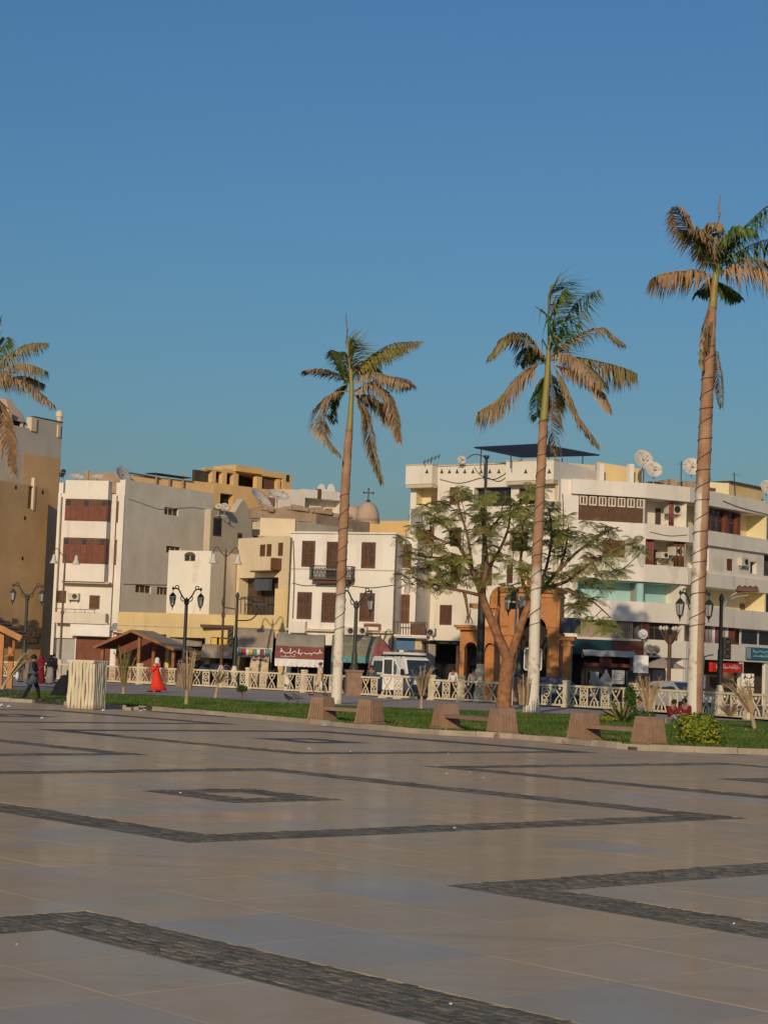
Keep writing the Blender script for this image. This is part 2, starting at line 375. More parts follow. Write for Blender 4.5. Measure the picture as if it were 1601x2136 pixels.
AZ = radians(41.3)
eA = Vector((-sin(AZ), cos(AZ), 0)); eB = Vector((cos(AZ), sin(AZ), 0))
A0, LA, PA = 13.25, 9.05, 12.3
B0, LB, PB = 9.5, 8.0, 11.1
SW = .63
def AB(a, b, z=0.0): return eA*a + eB*b + Vector((0, 0, z))
KERB = [(-400, 1445), (-150, 1455), (0, 1463), (60, 1466), (205, 1477), (305, 1481), (600, 1505), (719, 1517), (881, 1531), (959, 1535), (1081, 1542), (1160, 1549), (1257, 1558), (1316, 1564), (1420, 1569), (1601, 1574), (1800, 1582), (2000, 1590)]
LBACK = [(-400, 1428), (-40, 1440), (140, 1444), (210, 1448), (400, 1456), (600, 1470), (720, 1474), (900, 1482), (1078, 1488), (1190, 1493), (1400, 1503), (1601, 1508), (1800, 1515), (2000, 1522)]
FENCE = [(-300, 134), (0, 125), (117, 121), (290, 114.5), (518, 109), (633, 105), (760, 100), (960, 93.5), (1180, 88), (1435, 80), (1601, 74), (1800, 68)]
def fence_pt(px):
    Y = lerp_tab(FENCE, px); hz = 1392.2+.0363*(px-CX)
    p = P(px, hz+1.6*FPX/Y*1.0, Y); return Vector((p.x, p.y, 0))
g = MB(); g.add([(-900, -300, -.06), (900, -300, -.06), (900, 2200, -.06), (-900, 2200, -.06)], [(0, 1, 2, 3)])
tag(g.build('ground', M['asphalt']), kind='structure')
# plaza bed (mortar) up to the kerb line
kl = [G(x, y) for x, y in KERB]
g = MB(); poly = [(-60, -6), (60, -6)] + [(p.x, p.y) for p in reversed(kl)]
g.slab(poly, -.055, -.012)
plaza = tag(g.build('plaza_pavement', M['mortar']), kind='structure')
# promenade between lawn and fence, road behind the fence
bl = [G(x, y) for x, y in LBACK]
fl = [fence_pt(x) for x in range(-300, 1801, 100)]
fmid = [p + Vector((.35, .55, 0)) for p in fl]
g = MB(); g.slab([(p.x, p.y) for p in bl] + [(p.x, p.y) for p in reversed(fmid)], -.055, -.004)
tag(g.build('promenade', M['walk']), kind='structure')
g = MB(); g.slab([(p.x, p.y) for p in fmid] + [(60, 150), (-60, 190)], -.058, -.02)
tag(g.build('road', M['asphalt']), kind='structure')

def inview(p, m=130):
    x, y = proj(p)
    if m == 0: return 0 < x < 1601 and y < 2136
    return abs(p.x) < p.y*.215+2.6 and y < 2136+m*1.2      # the view and a few steps to either side
def front_of_kerb(p):
    x, y = proj(p); return y > lerp_tab(KERB, x) + 1.0 or p.y < 30
def breaks(lo, per, ln, n_gap, k0, k1):
    out = []
    for k in range(k0, k1):
        s = lo + per*k
        out.append((s, s+SW, 'e', k))
        w = (ln-2*SW)/8
        for i in range(8): out.append((s+SW+w*i, s+SW+w*(i+1), i, k))
        out.append((s+ln-SW, s+ln, 'e', k))
        w = (per-ln)/n_gap
        for i in range(n_gap): out.append((s+ln+w*i, s+ln+w*(i+1), 'g', k))
    return out
BA = breaks(A0, PA, LA, 3, -3, 7); BB = breaks(B0, PB, LB, 3, -3, 6)
slabs = []; strips = []
for a0, a1, ta, ka in BA:
    for b0, b1, tb, kb in BB:
        c = AB((a0+a1)/2, (b0+b1)/2)
        if c.y < 5.5 or not inview(c) or not front_of_kerb(c): continue
        if ta == 'g' or tb == 'g': slabs.append((a0, a1, b0, b1, c))
        elif ta == 'e' or tb == 'e': strips.append((a0, a1, b0, b1, c))
        elif ta in (3, 4) and tb in (3, 4):
            w = .58
            aa = (a0+w, a1) if ta == 3 else (a0, a1-w); bb = (b0+w, b1) if tb == 3 else (b0, b1-w)
            slabs.append((*aa, *bb, c))
            if ta == 3: strips.append((a0, a0+w, b0, b1, c))
            else: strips.append((a1-w, a1, b0, b1, c))
            strips.append((*aa, *((b0, b0+w) if tb == 3 else (b1-w, b1)), c))
        else: slabs.append((a0, a1, b0, b1, c))
slabs.sort(key=lambda s: s[4].y)
tone_rng = random.Random(5)
def slab_geo(mb, a0, a1, b0, b1, j=.0035, dz=0):
    t = [AB(a0+j, b0+j, dz), AB(a0+j, b1-j, dz), AB(a1-j, b1-j, dz), AB(a1-j, b0+j, dz)]
    tx, ty = tone_rng.uniform(-.0016, .0016), tone_rng.uniform(-.0016, .0016)
    c = (t[0]+t[2])/2
    for p in t: p.z += (p.x-c.x)*tx + (p.y-c.y)*ty
    vs = [tuple(p) for p in t] + [(p.x, p.y, -.03) for p in t]
    mb.add(vs, [(0, 3, 2, 1), (0, 1, 5, 4), (1, 2, 6, 5), (2, 3, 7, 6), (3, 0, 4, 7)])
    tn = min(1, max(0, tone_rng.gauss(.42, .38)))
    if mb.attr is None: mb.attr = []
    mb.attr += [tn]*5
slabs.sort(key=lambda s: (not inview(s[4], 0), s[4].y))
for s in slabs[:300]:
    mb = MB(); slab_geo(mb, *s[:4]); mb.build('paving_slab', M['slab'], plaza)
rest = MB()
for s in slabs[300:]: slab_geo(rest, *s[:4])
if rest.v: tag(rest.build('distant_paving_slabs', M['slab'], plaza), kind='stuff')
# dark split-stone bands
stones = []
far = MB()
for a0, a1, b0, b1, c in strips:
    if c.y > 38:
        far.add([tuple(AB(a, b, .001)) for a, b in ((a0, b0), (a0, b1), (a1, b1), (a1, b0))], [(3, 2, 1, 0)] if False else [(0, 3, 2, 1)]); continue
    la, lb = a1-a0, b1-b0
    k = 1.0 if c.y < 17 else (1.6 if c.y < 25 else 2.4)
    along_a = la >= lb
    wd_, ln_ = (lb, la) if along_a else (la, lb)
    rows = max(3, int(round(wd_/(.078*k)))); rw = wd_/rows
    for r in range(rows):
        q = 0.0
        while q < ln_-1e-3:
            l = min(ru(.05, .14)*k, ln_-q)
            if ln_-q-l < .04*k: l = ln_-q
            lo, hi = q, q+l; x0, x1 = r*rw, (r+1)*rw
            st = (a0+lo, a0+hi, b0+x0, b0+x1) if along_a else (a0+x0, a0+x1, b0+lo, b0+hi)
            stones.append((*st, AB((st[0]+st[1])/2, (st[2]+st[3])/2).y)); q += l
if far.v: tag(far.build('distant_stone_bands', M['cobble_far'], plaza), kind='stuff')
stones.sort(key=lambda s: s[4])
def stone_geo(mb, a0, a1, b0, b1, y):
    j = .003; z0 = ru(-.004, .002); z = [z0+ru(-.0025, .0025) for _ in range(4)]
    e = lambda: ru(-.002, .012)
    t = [AB(a0+j+e(), b0+j+e(), z[0]), AB(a0+j+e(), b1-j-e(), z[1]), AB(a1-j-e(), b1-j-e(), z[2]), AB(a1-j-e(), b0+j+e(), z[3])]
    vs = [tuple(p) for p in t] + [(p.x, p.y, -.03) for p in t]
    mb.add(vs, [(0, 3, 2, 1), (0, 1, 5, 4), (1, 2, 6, 5), (2, 3, 7, 6), (3, 0, 4, 7)])
    if mb.attr is None: mb.attr = []
    mb.attr += [min(1, max(0, random.gauss(.35, .3)))]*5
vis = [i for i, s in enumerate(stones) if inview(AB((s[0]+s[1])/2, (s[2]+s[3])/2), 0)]
near = set(vis[:300])
rest = MB()
for i, s in enumerate(stones):
    if i in near:
        mb = MB(); stone_geo(mb, *s); mb.build('split_stone', M['cobble'], plaza)
    else: stone_geo(rest, *s)
tag(rest.build('small_split_stones', M['cobble'], plaza), kind='stuff')

# lawn
g = MB(); ktop = [p + Vector((.04, .16, 0)) for p in kl]
g.slab([(p.x, p.y) for p in ktop] + [(p.x, p.y) for p in reversed(bl)], -.05, .055)
tag(g.build('lawn_soil', M['soil']), kind='structure')
gr = MB(); rg = random.Random(3)
NB = 120000; cnt = 0
while cnt < NB:
    px = rg.uniform(-230, 1850); y0, y1 = lerp_tab(KERB, px), lerp_tab(LBACK, px)
    py = y1+1 + (y0-y1-7)*rg.random()**1.25
    p = G(px, py, .05)
    if px < 208 and (px < 62 or py > 1462 or rg.random() < .5): 
        if rg.random() < .9: cnt += 1; continue
    t = sin(p.x*.9+cos(p.y*.6)*2)+sin(p.y*.75+p.x*.3)
    if rg.random() < .22*(1-t*.4) : cnt += 1; continue
    h = rg.uniform(.04, .11)*(1.15 if t > .6 else .9); w = rg.uniform(.012, .03); a = rg.uniform(0, pi)
    lx, ly = rg.uniform(-.06, .06), rg.uniform(-.06, .06)
    gr.add([(p.x-w*cos(a), p.y-w*sin(a), .05), (p.x+w*cos(a), p.y+w*sin(a), .05), (p.x+lx, p.y+ly, .05+h)], [(0, 1, 2)]); cnt += 1
tag(gr.build('lawn_grass', M['grass']), 'green lawn strip behind the stone benches', 'grass', kind='stuff')
# kerb, stone by stone
kerb = tag(empty('kerb'), kind='structure')
def along(pts, step):
    out = []; carry = 0
    for a, b in zip(pts, pts[1:]):
        d = (b-a).length; t = carry
        while t < d: out.append(a + (b-a)*(t/d)); t += step
        carry = t-d
    return out
kp = along(kl, 1.0)
for a, b in zip(kp, kp[1:]):
    xa, ya = proj(a); xb, yb = proj(b)
    if xb < -300 or xa > 1950: continue
    mid = (xa+xb)/2
    if 62 < mid < 140 or 262 < mid < 303: continue
    mb = MB(); d = (b-a).normalized(); n = Vector((-d.y, d.x, 0)); e = .006
    a2, b2 = a+d*e, b-d*e; h = .12+ru(-.012, .012)
    q = [a2, b2, b2+n*.15, a2+n*.15]; t = [a2+n*.012, b2+n*.012, b2+n*.15, a2+n*.15]
    mb.add([(p.x, p.y, -.02) for p in q] + [(p.x, p.y, h+ru(-.006, .006)) for p in t], [(0, 1, 5, 4), (1, 2, 6, 5), (2, 3, 7, 6), (3, 0, 4, 7), (4, 5, 6, 7)])
    mb.build('kerb_stone', M['kerb'], kerb)
YK = 1.055
# ================================================================== buildings
class Fac:
    """a vertical facade plane between two points given as pixel + distance; local x runs along it, y goes into the building"""
    def __init__(s, root, xl, yl, Yl, xr, yr, Yr):
        a, b = P(xl, yl, Yl), P(xr, yr, Yr)
        s.o = Vector((a.x, a.y, 0)); d = Vector((b.x-a.x, b.y-a.y, 0)); s.W = d.length; s.u = d.normalized()
        s.v = Vector((-s.u.y, s.u.x, 0)); s.ztop = a.z; s.zr = b.z; s.rz = atan2(s.u.y, s.u.x); s.root = root
    def uz(s, px, py, d=0.0):
        r = ray(px, py); o = s.o + s.v*d
        t = (o-CAM).dot(s.v)/r.dot(s.v); p = CAM + r*t
        return ((p-s.o).dot(s.u), p.z)
    def z(s, px, py, d=0.0): return s.uz(px, py, d)[1]
    def rect(s, x0, y0, x1, y1, d=0.0):
        ym, xm = (y0+y1)/2, (x0+x1)/2
        return (s.uz(x0, ym, d)[0], s.uz(x1, ym, d)[0], s.uz(xm, y1, d)[1], s.uz(xm, y0, d)[1])
    def put(s, mb, name, mats, parent=None, smooth=False):
        if parent is not None: return mb.build(name, mats, parent, smooth=smooth)
        return mb.build(name, mats, s.root, tuple(s.o - s.root.location), (0, 0, s.rz), smooth)
    def pt(s, u, y, z): return s.o + s.u*u + s.v*y + Vector((0, 0, z))
def root_at(name, label, cat, px, py, Y, group=None):
    p = P(px, py, Y); return empty(name, (p.x, p.y, 0), 0, label, cat, group)
def body(f, z0, z1, depth, m, holes=(), th=.3, u0=0.0, u1=None, name='wall', cap=.0):
    u1 = f.W if u1 is None else u1
    mb = MB(); mb.wall(u0, u1, z0, z1, holes, 0, th)
    mb.add([(u0, 0, z0), (u0, depth, z0), (u0, depth, z1), (u0, 0, z1)], [(0, 3, 2, 1)])
    mb.add([(u1, 0, z0), (u1, depth, z0), (u1, depth, z1), (u1, 0, z1)], [(0, 1, 2, 3)])
    mb.add([(u0, depth, z0), (u1, depth, z0), (u1, depth, z1), (u0, depth, z1)], [(0, 3, 2, 1)])
    mb.add([(u0, th, z0), (u1, th, z0), (u1, th, z1-.05), (u0, th, z1-.05)], [(0, 1, 2, 3)])
    w = f.put(mb, name, m)
    # roof slab sunk behind a parapet
    r = MB(); r.box(u0+.02, u1-.02, .02, depth-.02, z1-.06, z1+cap+.001); f.put(r, 'roof', m)
    return w
def shutters(f, r, m='wood', leaves=2, y=.07, slats=9, name='window', glass=False):
    u0, u1, z0, z1 = r; fr = MB(); t = min(.09, (u1-u0)*.09)
    fr.box(u0, u0+t, y-.03, y+.08, z0, z1); fr.box(u1-t, u1, y-.03, y+.08, z0, z1)
    fr.box(u0+t, u1-t, y-.03, y+.08, z1-t, z1); fr.box(u0+t, u1-t, y-.03, y+.08, z0, z0+t)
    o = f.put(fr, name, M[m]); iw = (u1-u0-2*t)/leaves
    for k in range(leaves):
        a, b = u0+t+iw*k+.012, u0+t+iw*(k+1)-.012; mb = MB(); e = .06
        mb.box(a, a+e, y, y+.045, z0+t, z1-t); mb.box(b-e, b, y, y+.045, z0+t, z1-t)
        zz = [z0+t, (z0+z1)/2, z1-t-.07]
        for q in zz: mb.box(a+e, b-e, y, y+.045, q, q+.07)
        n = slats
        for i in range(n*2):
            zc = z0+t+.07 + (z1-z0-2*t-.1)*(i+.5)/(n*2)
            mb.add([(a+e, y+.005, zc-.02), (b-e, y+.005, zc-.02), (b-e, y+.05, zc+.05), (a+e, y+.05, zc+.05)], [(0, 1, 2, 3)])
        mb.box(a+e, b-e, y+.05, y+.056, z0+t, z1-t)
        f.put(mb, 'shutter', M[m], o)
    return o
def glazing(f, r, nx, nz, fm='wood2', y=.08, top=None, name='window', gm='glass', th=.07):
    u0, u1, z0, z1 = r; fr = MB()
    us = [u0+(u1-u0)*i/nx for i in range(nx+1)]
    for u in us: fr.box(u-th/2, u+th/2, y-.03, y+.05, z0, z1)
    zs = [z0+(z1-z0)*i/nz for i in range(nz+1)] if not top else [z0, z1-top, z1]
    for i in range(nx):
        for q in zs: fr.box(us[i]+th/2, us[i+1]-th/2, y-.028, y+.048, max(z0, q-th/2), min(z1, q+th/2))
    o = f.put(fr, name, M[fm])
    for i in range(nx):
        for a, b in zip(zs, zs[1:]):
            p = MB(); p.box(us[i]+th/2, us[i+1]-th/2, y+.0, y+.02, a+th/2, b-th/2); f.put(p, 'pane', M[gm], o)
    return o
def ac_unit(f, px, py, s=1.0, y=-.35, label='', group='air conditioners on the balconies'):
    u, z = f.uz(px, py, y); p = f.pt(u, y, z); e = empty('air_conditioner', p, f.rz, label, 'air conditioner', group)
    b = MB(); b.box(-.42*s, .42*s, 0, .5, -.26*s, .26*s); b.build('casing', M['ac'], e)
    g = MB(); g.lathe([(.19*s, 0), (.19*s, .03), (.15*s, .03), (.05*s, .015)], 14); q = g.build('fan_grille', M['iron'], e, (.12*s, -.001, 0), (pi/2, 0, 0))
    k = MB(); k.bar((-.3*s, .02, -.28*s), (-.3*s, .56, -.28*s), .05); k.bar((.3*s, .02, -.28*s), (.3*s, .56, -.28*s), .05)
    k.bar((-.3*s, .55, -.6*s), (-.3*s, .05, -.29*s), .04); k.bar((.3*s, .55, -.6*s), (.3*s, .05, -.29*s), .04); k.build('bracket', M['greymetal'], e)
    return e
def dish(loc, r, yaw, tilt, label, zfoot, m='dish'):
    loc = Vector(loc); e = empty('satellite_dish', (loc.x, loc.y, zfoot), 0, label, 'satellite dish', 'rooftop satellite dishes')
    d = MB(); prof = [(r*(i/8), .28*r*(i/8)**2) for i in range(1, 9)]
    vs = [(0, 0, 0)]; n = 24
    for rr, z in prof:
        for j in range(n): w = 2*pi*j/n; vs.append((rr*cos(w), rr*sin(w), z))
    fs = [(0, 1+j, 1+(j+1) % n) for j in range(n)]
    for i in range(7):
        for j in range(n): fs.append((1+i*n+j, 1+i*n+(j+1) % n, 1+(i+1)*n+(j+1) % n, 1+(i+1)*n+j))
    d.add(vs, fs)
    rot = (Vector((sin(yaw)*cos(tilt), -cos(yaw)*cos(tilt), sin(tilt)))).to_track_quat('Z', 'Y').to_euler()
    h = loc.z-zfoot
    o = d.build('reflector', M[m], e, (0, 0, h), rot, True)
    s = o.modifiers.new('thick', 'SOLIDIFY'); s.thickness = .02
    a = MB(); 
    for w in (0, 2.1, 4.2): a.tube([(r*.95*cos(w), r*.95*sin(w), .26*r), (0, 0, r*.95)], .012, 5)
    a.tube([(0, 0, r*.9), (0, 0, r*1.02)], .05, 8); a.build('feed_horn', M['greymetal'], o)
    k = MB(); k.tube([(0, .05, 0), (0, .05, h)], .035, 6); k.bar((-.25, .05, .02), (.25, .05, .02), .05); k.bar((0, -.2, .03), (0, .3, .03), .05); k.build('mast', M['greymetal'], e)
    return e

# ---- white corner block on the left with the wooden bay (and its grey side wall)
R = root_at('apartment_building', 'tall white building with wooden bay windows and blank grey side wall, left of the square', 'building', 190, 1002, 131.5)
f = Fac(R, 124, 1004, 132, 262, 1007, 131.3)
zt = f.ztop
hs = [f.rect(116, 1232, 138, 1258), f.rect(186, 1242, 208, 1271)]
door = [f.rect(106, 1331, 156, 1378), f.rect(158, 1329, 230, 1380)]
for d in door: hs.append((d[0], d[1], 0.02, d[3]))
body(f, 0, zt-.9, 9.5, M['white'], hs, .35)
shutters(f, hs[0], 'wood', 2); shutters(f, hs[1], 'wood', 2)
mb = MB(); u0, u1, _, z1 = door[1]
for i in range(26):
    z = .03 + (z1-.05)*i/26; mb.box(u0, u1, .14+(.015 if i % 2 else 0), .22, z, z+(z1-.05)/26)
f.put(mb, 'rolling_shutter', M['redwood'])
mb = MB(); u0, u1, _, z1 = door[0]; mb.box(u0, u1, .2, .26, .02, z1); mb.box(u0, u0+.2, .1, .3, .02, z1); mb.box(u1-.2, u1, .1, .3, .02, z1); f.put(mb, 'door', M['greymetal'])
# parapet pieces and pilasters
b0 = f.rect(136, 1002, 226, 1040, -.9); BY = -.9
for q in ((0, .35, -.04, .3, zt-.9, zt-.1), (f.W-.42, f.W, -.04, .4, zt-.9, zt+.22), (b0[1]+.35, f.W-.42, .02, .3, zt-.9, zt)): mb = MB(); mb.box(*q); f.put(mb, 'parapet', M['white'])
mb = MB(); mb.box(0, .22, -.12, 0, 0, zt-.9); mb.box(f.W-.3, f.W, -.12, 0, 0, zt-.9); f.put(mb, 'pilaster', M['white'])
bz = [f.z(180, y, BY) for y in (1002, 1041, 1087, 1122, 1176, 1213)]
for a, b in ((1, 0), (3, 2), (5, 4)): mb = MB(); mb.box(b0[0], b0[1], BY, 0, bz[a], bz[b]); f.put(mb, 'bay', M['white'])
mb = MB(); mb.box(b0[0]+.05, b0[1]+.35, BY+.2, -.02, bz[5]-.14, bz[5]); f.put(mb, 'bay_floor', M['sandw'])
for a, b in ((bz[2], bz[1]), (bz[4], bz[3])):
    mb = MB(); mb.box(b0[0]+.04, b0[1]-.04, BY+.07, 0, a, b); w = f.put(mb, 'bay_window', M['redwood'])
    n = 7; wd2 = (b0[1]-b0[0]-.1)/n
    for i in range(n):
        p = MB(); x0 = b0[0]+.05+wd2*i; p.box(x0+.04, x0+wd2-.04, BY+.03, BY+.07, a+.06, b-.62); f.put(p, 'panel', M['redwood'], w)
        p = MB(); p.box(x0+.05, x0+wd2-.05, BY+.045, BY+.07, b-.5, b-.1); f.put(p, 'pane', M['wood2'] if i % 3 else M['glass'], w)
    for y in (-.78, -.42):
        p = MB(); p.box(b0[1]-.04, b0[1]-.01, y, y+.3, a+.06, b-.1); f.put(p, 'panel', M['redwood'], w)
    q = f.rect(234, 1047, 249, 1088); mb = MB(); mb.box(b0[1]+.45, f.W-.45, -.05, .0, a+.02, b-.02); f.put(mb, 'side_shutter', M['redwood'])
ledge = f.rect(120, 1272, 226, 1298)
mb = MB(); mb.box(ledge[0], ledge[1], -.75, -.0, ledge[2]-.12, ledge[2]); mb.box(ledge[0], ledge[1], -.75, -.66, ledge[2], ledge[3]-.25); mb.box(ledge[1]-.09, ledge[1], -.66, 0, ledge[2], ledge[3]-.25); f.put(mb, 'balcony', M['greyw'])
mb = MB(); mb.bar((ledge[0], -.7, ledge[3]), (ledge[1]-.8, -.7, ledge[3]), .05)
for k in range(5): x = ledge[0]+.03+(ledge[1]-ledge[0]-.9)*k/4; mb.bar((x, -.7, ledge[3]-.3), (x, -.7, ledge[3]), .04)
f.put(mb, 'balcony_rail', M['pipe'])
sg = f.rect(146, 1302, 228, 1327, -.6)
mb = MB(); mb.box(sg[0], sg[1], -.6, -.3, sg[2], sg[3]); mb.box(ledge[0]+.4, ledge[1]+.1, -.7, -.0, sg[3]+.03, sg[3]+.13); f.put(mb, 'signboard', M['whitepaint'])
for q in (((f.W-.6, -.04, zt-1), (f.W-.62, -.04, 4)), ((.3, -.05, zt-1.2), (.3, -.05, 1))): mb = MB(); mb.tube(q, .04, 6); f.put(mb, 'drain_pipe', M['pipe'])
ac_unit(f, 152, 1244, 1.0, -.4, 'air conditioner between two shutters on the white bay-window building')
# grey side wall
s = Fac(R, 262, 1000, 131.3, 446, 1028, 139.9)
zs_ = s.ztop
hg = [s.rect(342, 1059, 371, 1075), s.rect(346, 1140, 376, 1154), s.rect(282, 1221, 314, 1237), s.rect(327, 1225, 350, 1241)]
mb = MB(); mb.wall(0, s.W, 0, zs_-.05, hg, -.03, .28); mb.add([(0, .25, 0), (s.W, .25, 0), (s.W, .25, zs_-.06), (0, .25, zs_-.06)], [(0, 1, 2, 3)]); mb.box(0, s.W, -.03, .2, zs_-.05, zs_); s.put(mb, 'side_wall', M['greyw'])
for h in hg: glazing(s, h, 3, 1, 'brickframe' if False else 'sandw', .1, None, 'vent_window', 'wood2', .05)
mb = MB(); u, z = s.uz(254, 1103); 
mb.tube([s_ for s_ in [(s.uz(266, 1040)[0], -.06, s.uz(266, 1040)[1]), (s.uz(330, 1062)[0], -.06, s.uz(330, 1062)[1]), (s.uz(400, 1058)[0], -.06, s.uz(400, 1058)[1]), (s.uz(442, 1064)[0], -.06, s.uz(442, 1064)[1])]], .022, 5)
mb.tube([(s.uz(256, 1218)[0], -.06, s.uz(256, 1218)[1]), (s.uz(348, 1220)[0], -.06, s.uz(348, 1220)[1])], .03, 5); s.put(mb, 'cable', M['greymetal'])
# junk and low walls on that roof
def cable(f, pts, r=.018, y=-.05, m='iron', name='cable'):
    mb = MB(); mb.tube(spline([(f.uz(x, yy)[0], y, f.uz(x, yy)[1]) for x, yy in pts], 6), r, 5); f.put(mb, name, M[m])
rf = root_at('rooftop_shed', 'brown rooftop shed and lean-to above the grey side wall', 'shed', 250, 1000, 136)
q = Fac(rf, 180, 983, 137, 262, 985, 137); mb = MB(); mb.box(0, q.W*.95, 0, 2, zs_-1.0, q.ztop-.05); mb.box(-.1, .2, -.1, .3, zs_-1, q.ztop+.05); q.put(mb, 'wall', M['brick'])
q = Fac(rf, 268, 990, 137, 445, 1000, 141); mb = MB(); mb.box(.2, q.W, 0, 1.5, zs_-1.2, q.z(400, 1003)); q.put(mb, 'parapet', M['tan'])
mb = MB(); a = q.uz(270, 986); b = q.uz(330, 996); mb.add([(a[0], -.3, a[1]), (b[0], -.3, b[1]), (b[0], 1.5, b[1]+.2), (a[0], 1.5, a[1]+.2), (a[0], -.3, a[1]-.06), (b[0], -.3, b[1]-.06), (b[0], 1.5, b[1]+.14), (a[0], 1.5, a[1]+.14)], [(0, 1, 2, 3), (4, 7, 6, 5), (0, 4, 5, 1), (1, 5, 6, 2), (2, 6, 7, 3), (3, 7, 4, 0)]); q.put(mb, 'sheet_roof', M['dim'])
mb = MB(); a = q.uz(318, 987); b = q.uz(392, 997); mb.add([(a[0], -.6, a[1]), (b[0], -.6, b[1]), (b[0], 1.2, b[1]+.1), (a[0], 1.2, a[1]+.1), (a[0], -.6, a[1]-.08), (b[0], -.6, b[1]-.08), (b[0], 1.2, b[1]+.02), (a[0], 1.2, a[1]+.02)], [(0, 1, 2, 3), (4, 7, 6, 5), (0, 4, 5, 1), (1, 5, 6, 2), (2, 6, 7, 3), (3, 7, 4, 0)]); q.put(mb, 'sheet_roof', M['dark'])
mb = MB()
for px in (322, 350, 378): u = q.uz(px, 1000)[0]; mb.bar((u, -.3, zs_-.8), (u, -.3, q.z(px, 990)), .12)
q.put(mb, 'post', M['brick'])
p = P(160, 998, 133.5); dish((p.x, p.y, p.z), .62, .2, 1.1, 'upturned satellite dish at the left end of the white parapet', p.z-1.5)
p = P(203, 998, 133.5); dish((p.x, p.y, p.z), .55, -.1, 1.1, 'second upturned satellite dish behind the white parapet', p.z-1.5)
p = P(254, 992, 135); dish((p.x, p.y, p.z), .75, .9, .5, 'grey satellite dish beside the brown rooftop shed', p.z-1.4, 'greymetal')
p = P(132, 988, 133); dish((p.x, p.y, p.z), .35, -.6, .3, 'small dark satellite dish at the left edge of the white building', p.z-1.2, 'iron')

# ---- sandstone house at the left edge
R = root_at('old_house', 'tall plastered house with tan lower wall and grey battlemented top, left edge', 'building', 60, 1000, 125)
f = Fac(R, -90, 985, 123, 103, 1004, 133)
slit = f.rect(59, 998, 69, 1061)
hh = [slit]
body(f, 0, f.ztop, 7, M['tan'], hh, .4, name='lower_wall')
mb = MB(); mb.box(slit[1]-.02, slit[1]+.2, -.06, .2, slit[2]-.1, slit[3]+.1); f.put(mb, 'slit_frame', M['peach'])
mb = MB()
for px, py in ((33, 1017), (89, 1027), (52, 1081), (47, 1165)):
    u, z = f.uz(px, py); mb.box(u-.12, u+.12, -.008, .1, z-.14, z+.14)
f.put(mb, 'putlog_hole', M['dark'])
mb = MB(); a = f.rect(-90, 1262, 103, 1322); mb.box(-.1, f.W+.03, -.05, .1, a[2]-1.0, a[2]+.6); f.put(mb, 'ruined_base', M['brownw'])
for i in range(46):
    mb = MB(); w, h = ru(.5, 1.1), ru(.28, .42); u = ru(2.5, f.W-1.1); z = a[2]-1.0+ru(0, 1.9); mb.box(u, u+w, -.055-rnd()*.07, .02, z, z+h); f.put(mb, 'base_stone', M['brownw'])
f2 = Fac(R, -70, 858, 128, 131, 878, 137)
body(f2, 0, f2.z(60, 893), 8, M['greytan'], [], .3, name='upper_wall')
zt = f2.z(60, 893)-.02
mb = MB(); u0, u1 = f2.uz(68, 880)[0], f2.W
mb.box(u0, u1, .0, .3, zt, zt+.95); f2.put(mb, 'battlement', M['greytan'])
mb = MB(); mb.box(u0-.25, u0+.35, -.12, .4, zt-.15, zt+.9); u3 = f2.uz(121, 890)[0]; mb.box(u3-.1, u3+.22, -.1, .3, zt-.25, zt+.75); f2.put(mb, 'merlon', M['peach'])
u4 = f2.uz(18, 870)[0]
mb = MB(); mb.box(u4-.15, u4+.25, -.1, .5, zt-.2, zt+1.2); f2.put(mb, 'merlon', M['peach'])
mb = MB(); mb.box(u0+.1, u1, -.02, .32, zt+.95, zt+1.05); f2.put(mb, 'coping', M['dim'])
mb = MB(); mb.lathe([(.1, 0), (.18, .1), (.22, .4), (.3, .5), (.28, .85), (.1, 1.0)], 10, (f2.W-.2, .2, zt+.95)); f2.put(mb, 'finial', M['peach'])
mb = MB()
for px in (55, 66, 82): u, z = f2.uz(px, 962); mb.box(u-.14, u+.14, -.008, .1, z-.16, z+.16)
f2.put(mb, 'putlog_hole', M['dark'])
mb = MB(); a = f2.rect(47, 950, 124, 1003); mb.box(a[0], a[1], -.012, .1, a[2]-2, a[3]); f2.put(mb, 'bare_patch', M['tan'])
# pavilion with pyramidal tiled roof on top
c = P(5, 880, 134); mb = MB(); zz = c.z
R2 = empty('roof_pavilion', (c.x, c.y, 0), .5, 'small rooftop pavilion with faceted tan roof at the left edge', 'pavilion')
mb.lathe([(1.95, zz-.02), (1.55, zz+.75), (.65, zz+1.75), (.05, zz+1.9)], 8); mb.build('roof', M['domes'], R2)
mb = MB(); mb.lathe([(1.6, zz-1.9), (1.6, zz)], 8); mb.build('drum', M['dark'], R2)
for k in range(8):
    mb = MB(); w = 2*pi*k/8; mb.box(1.62*cos(w)-.13, 1.62*cos(w)+.13, 1.62*sin(w)-.13, 1.62*sin(w)+.13, zz-1.9, zz); mb.build('column', M['sandw'], R2)

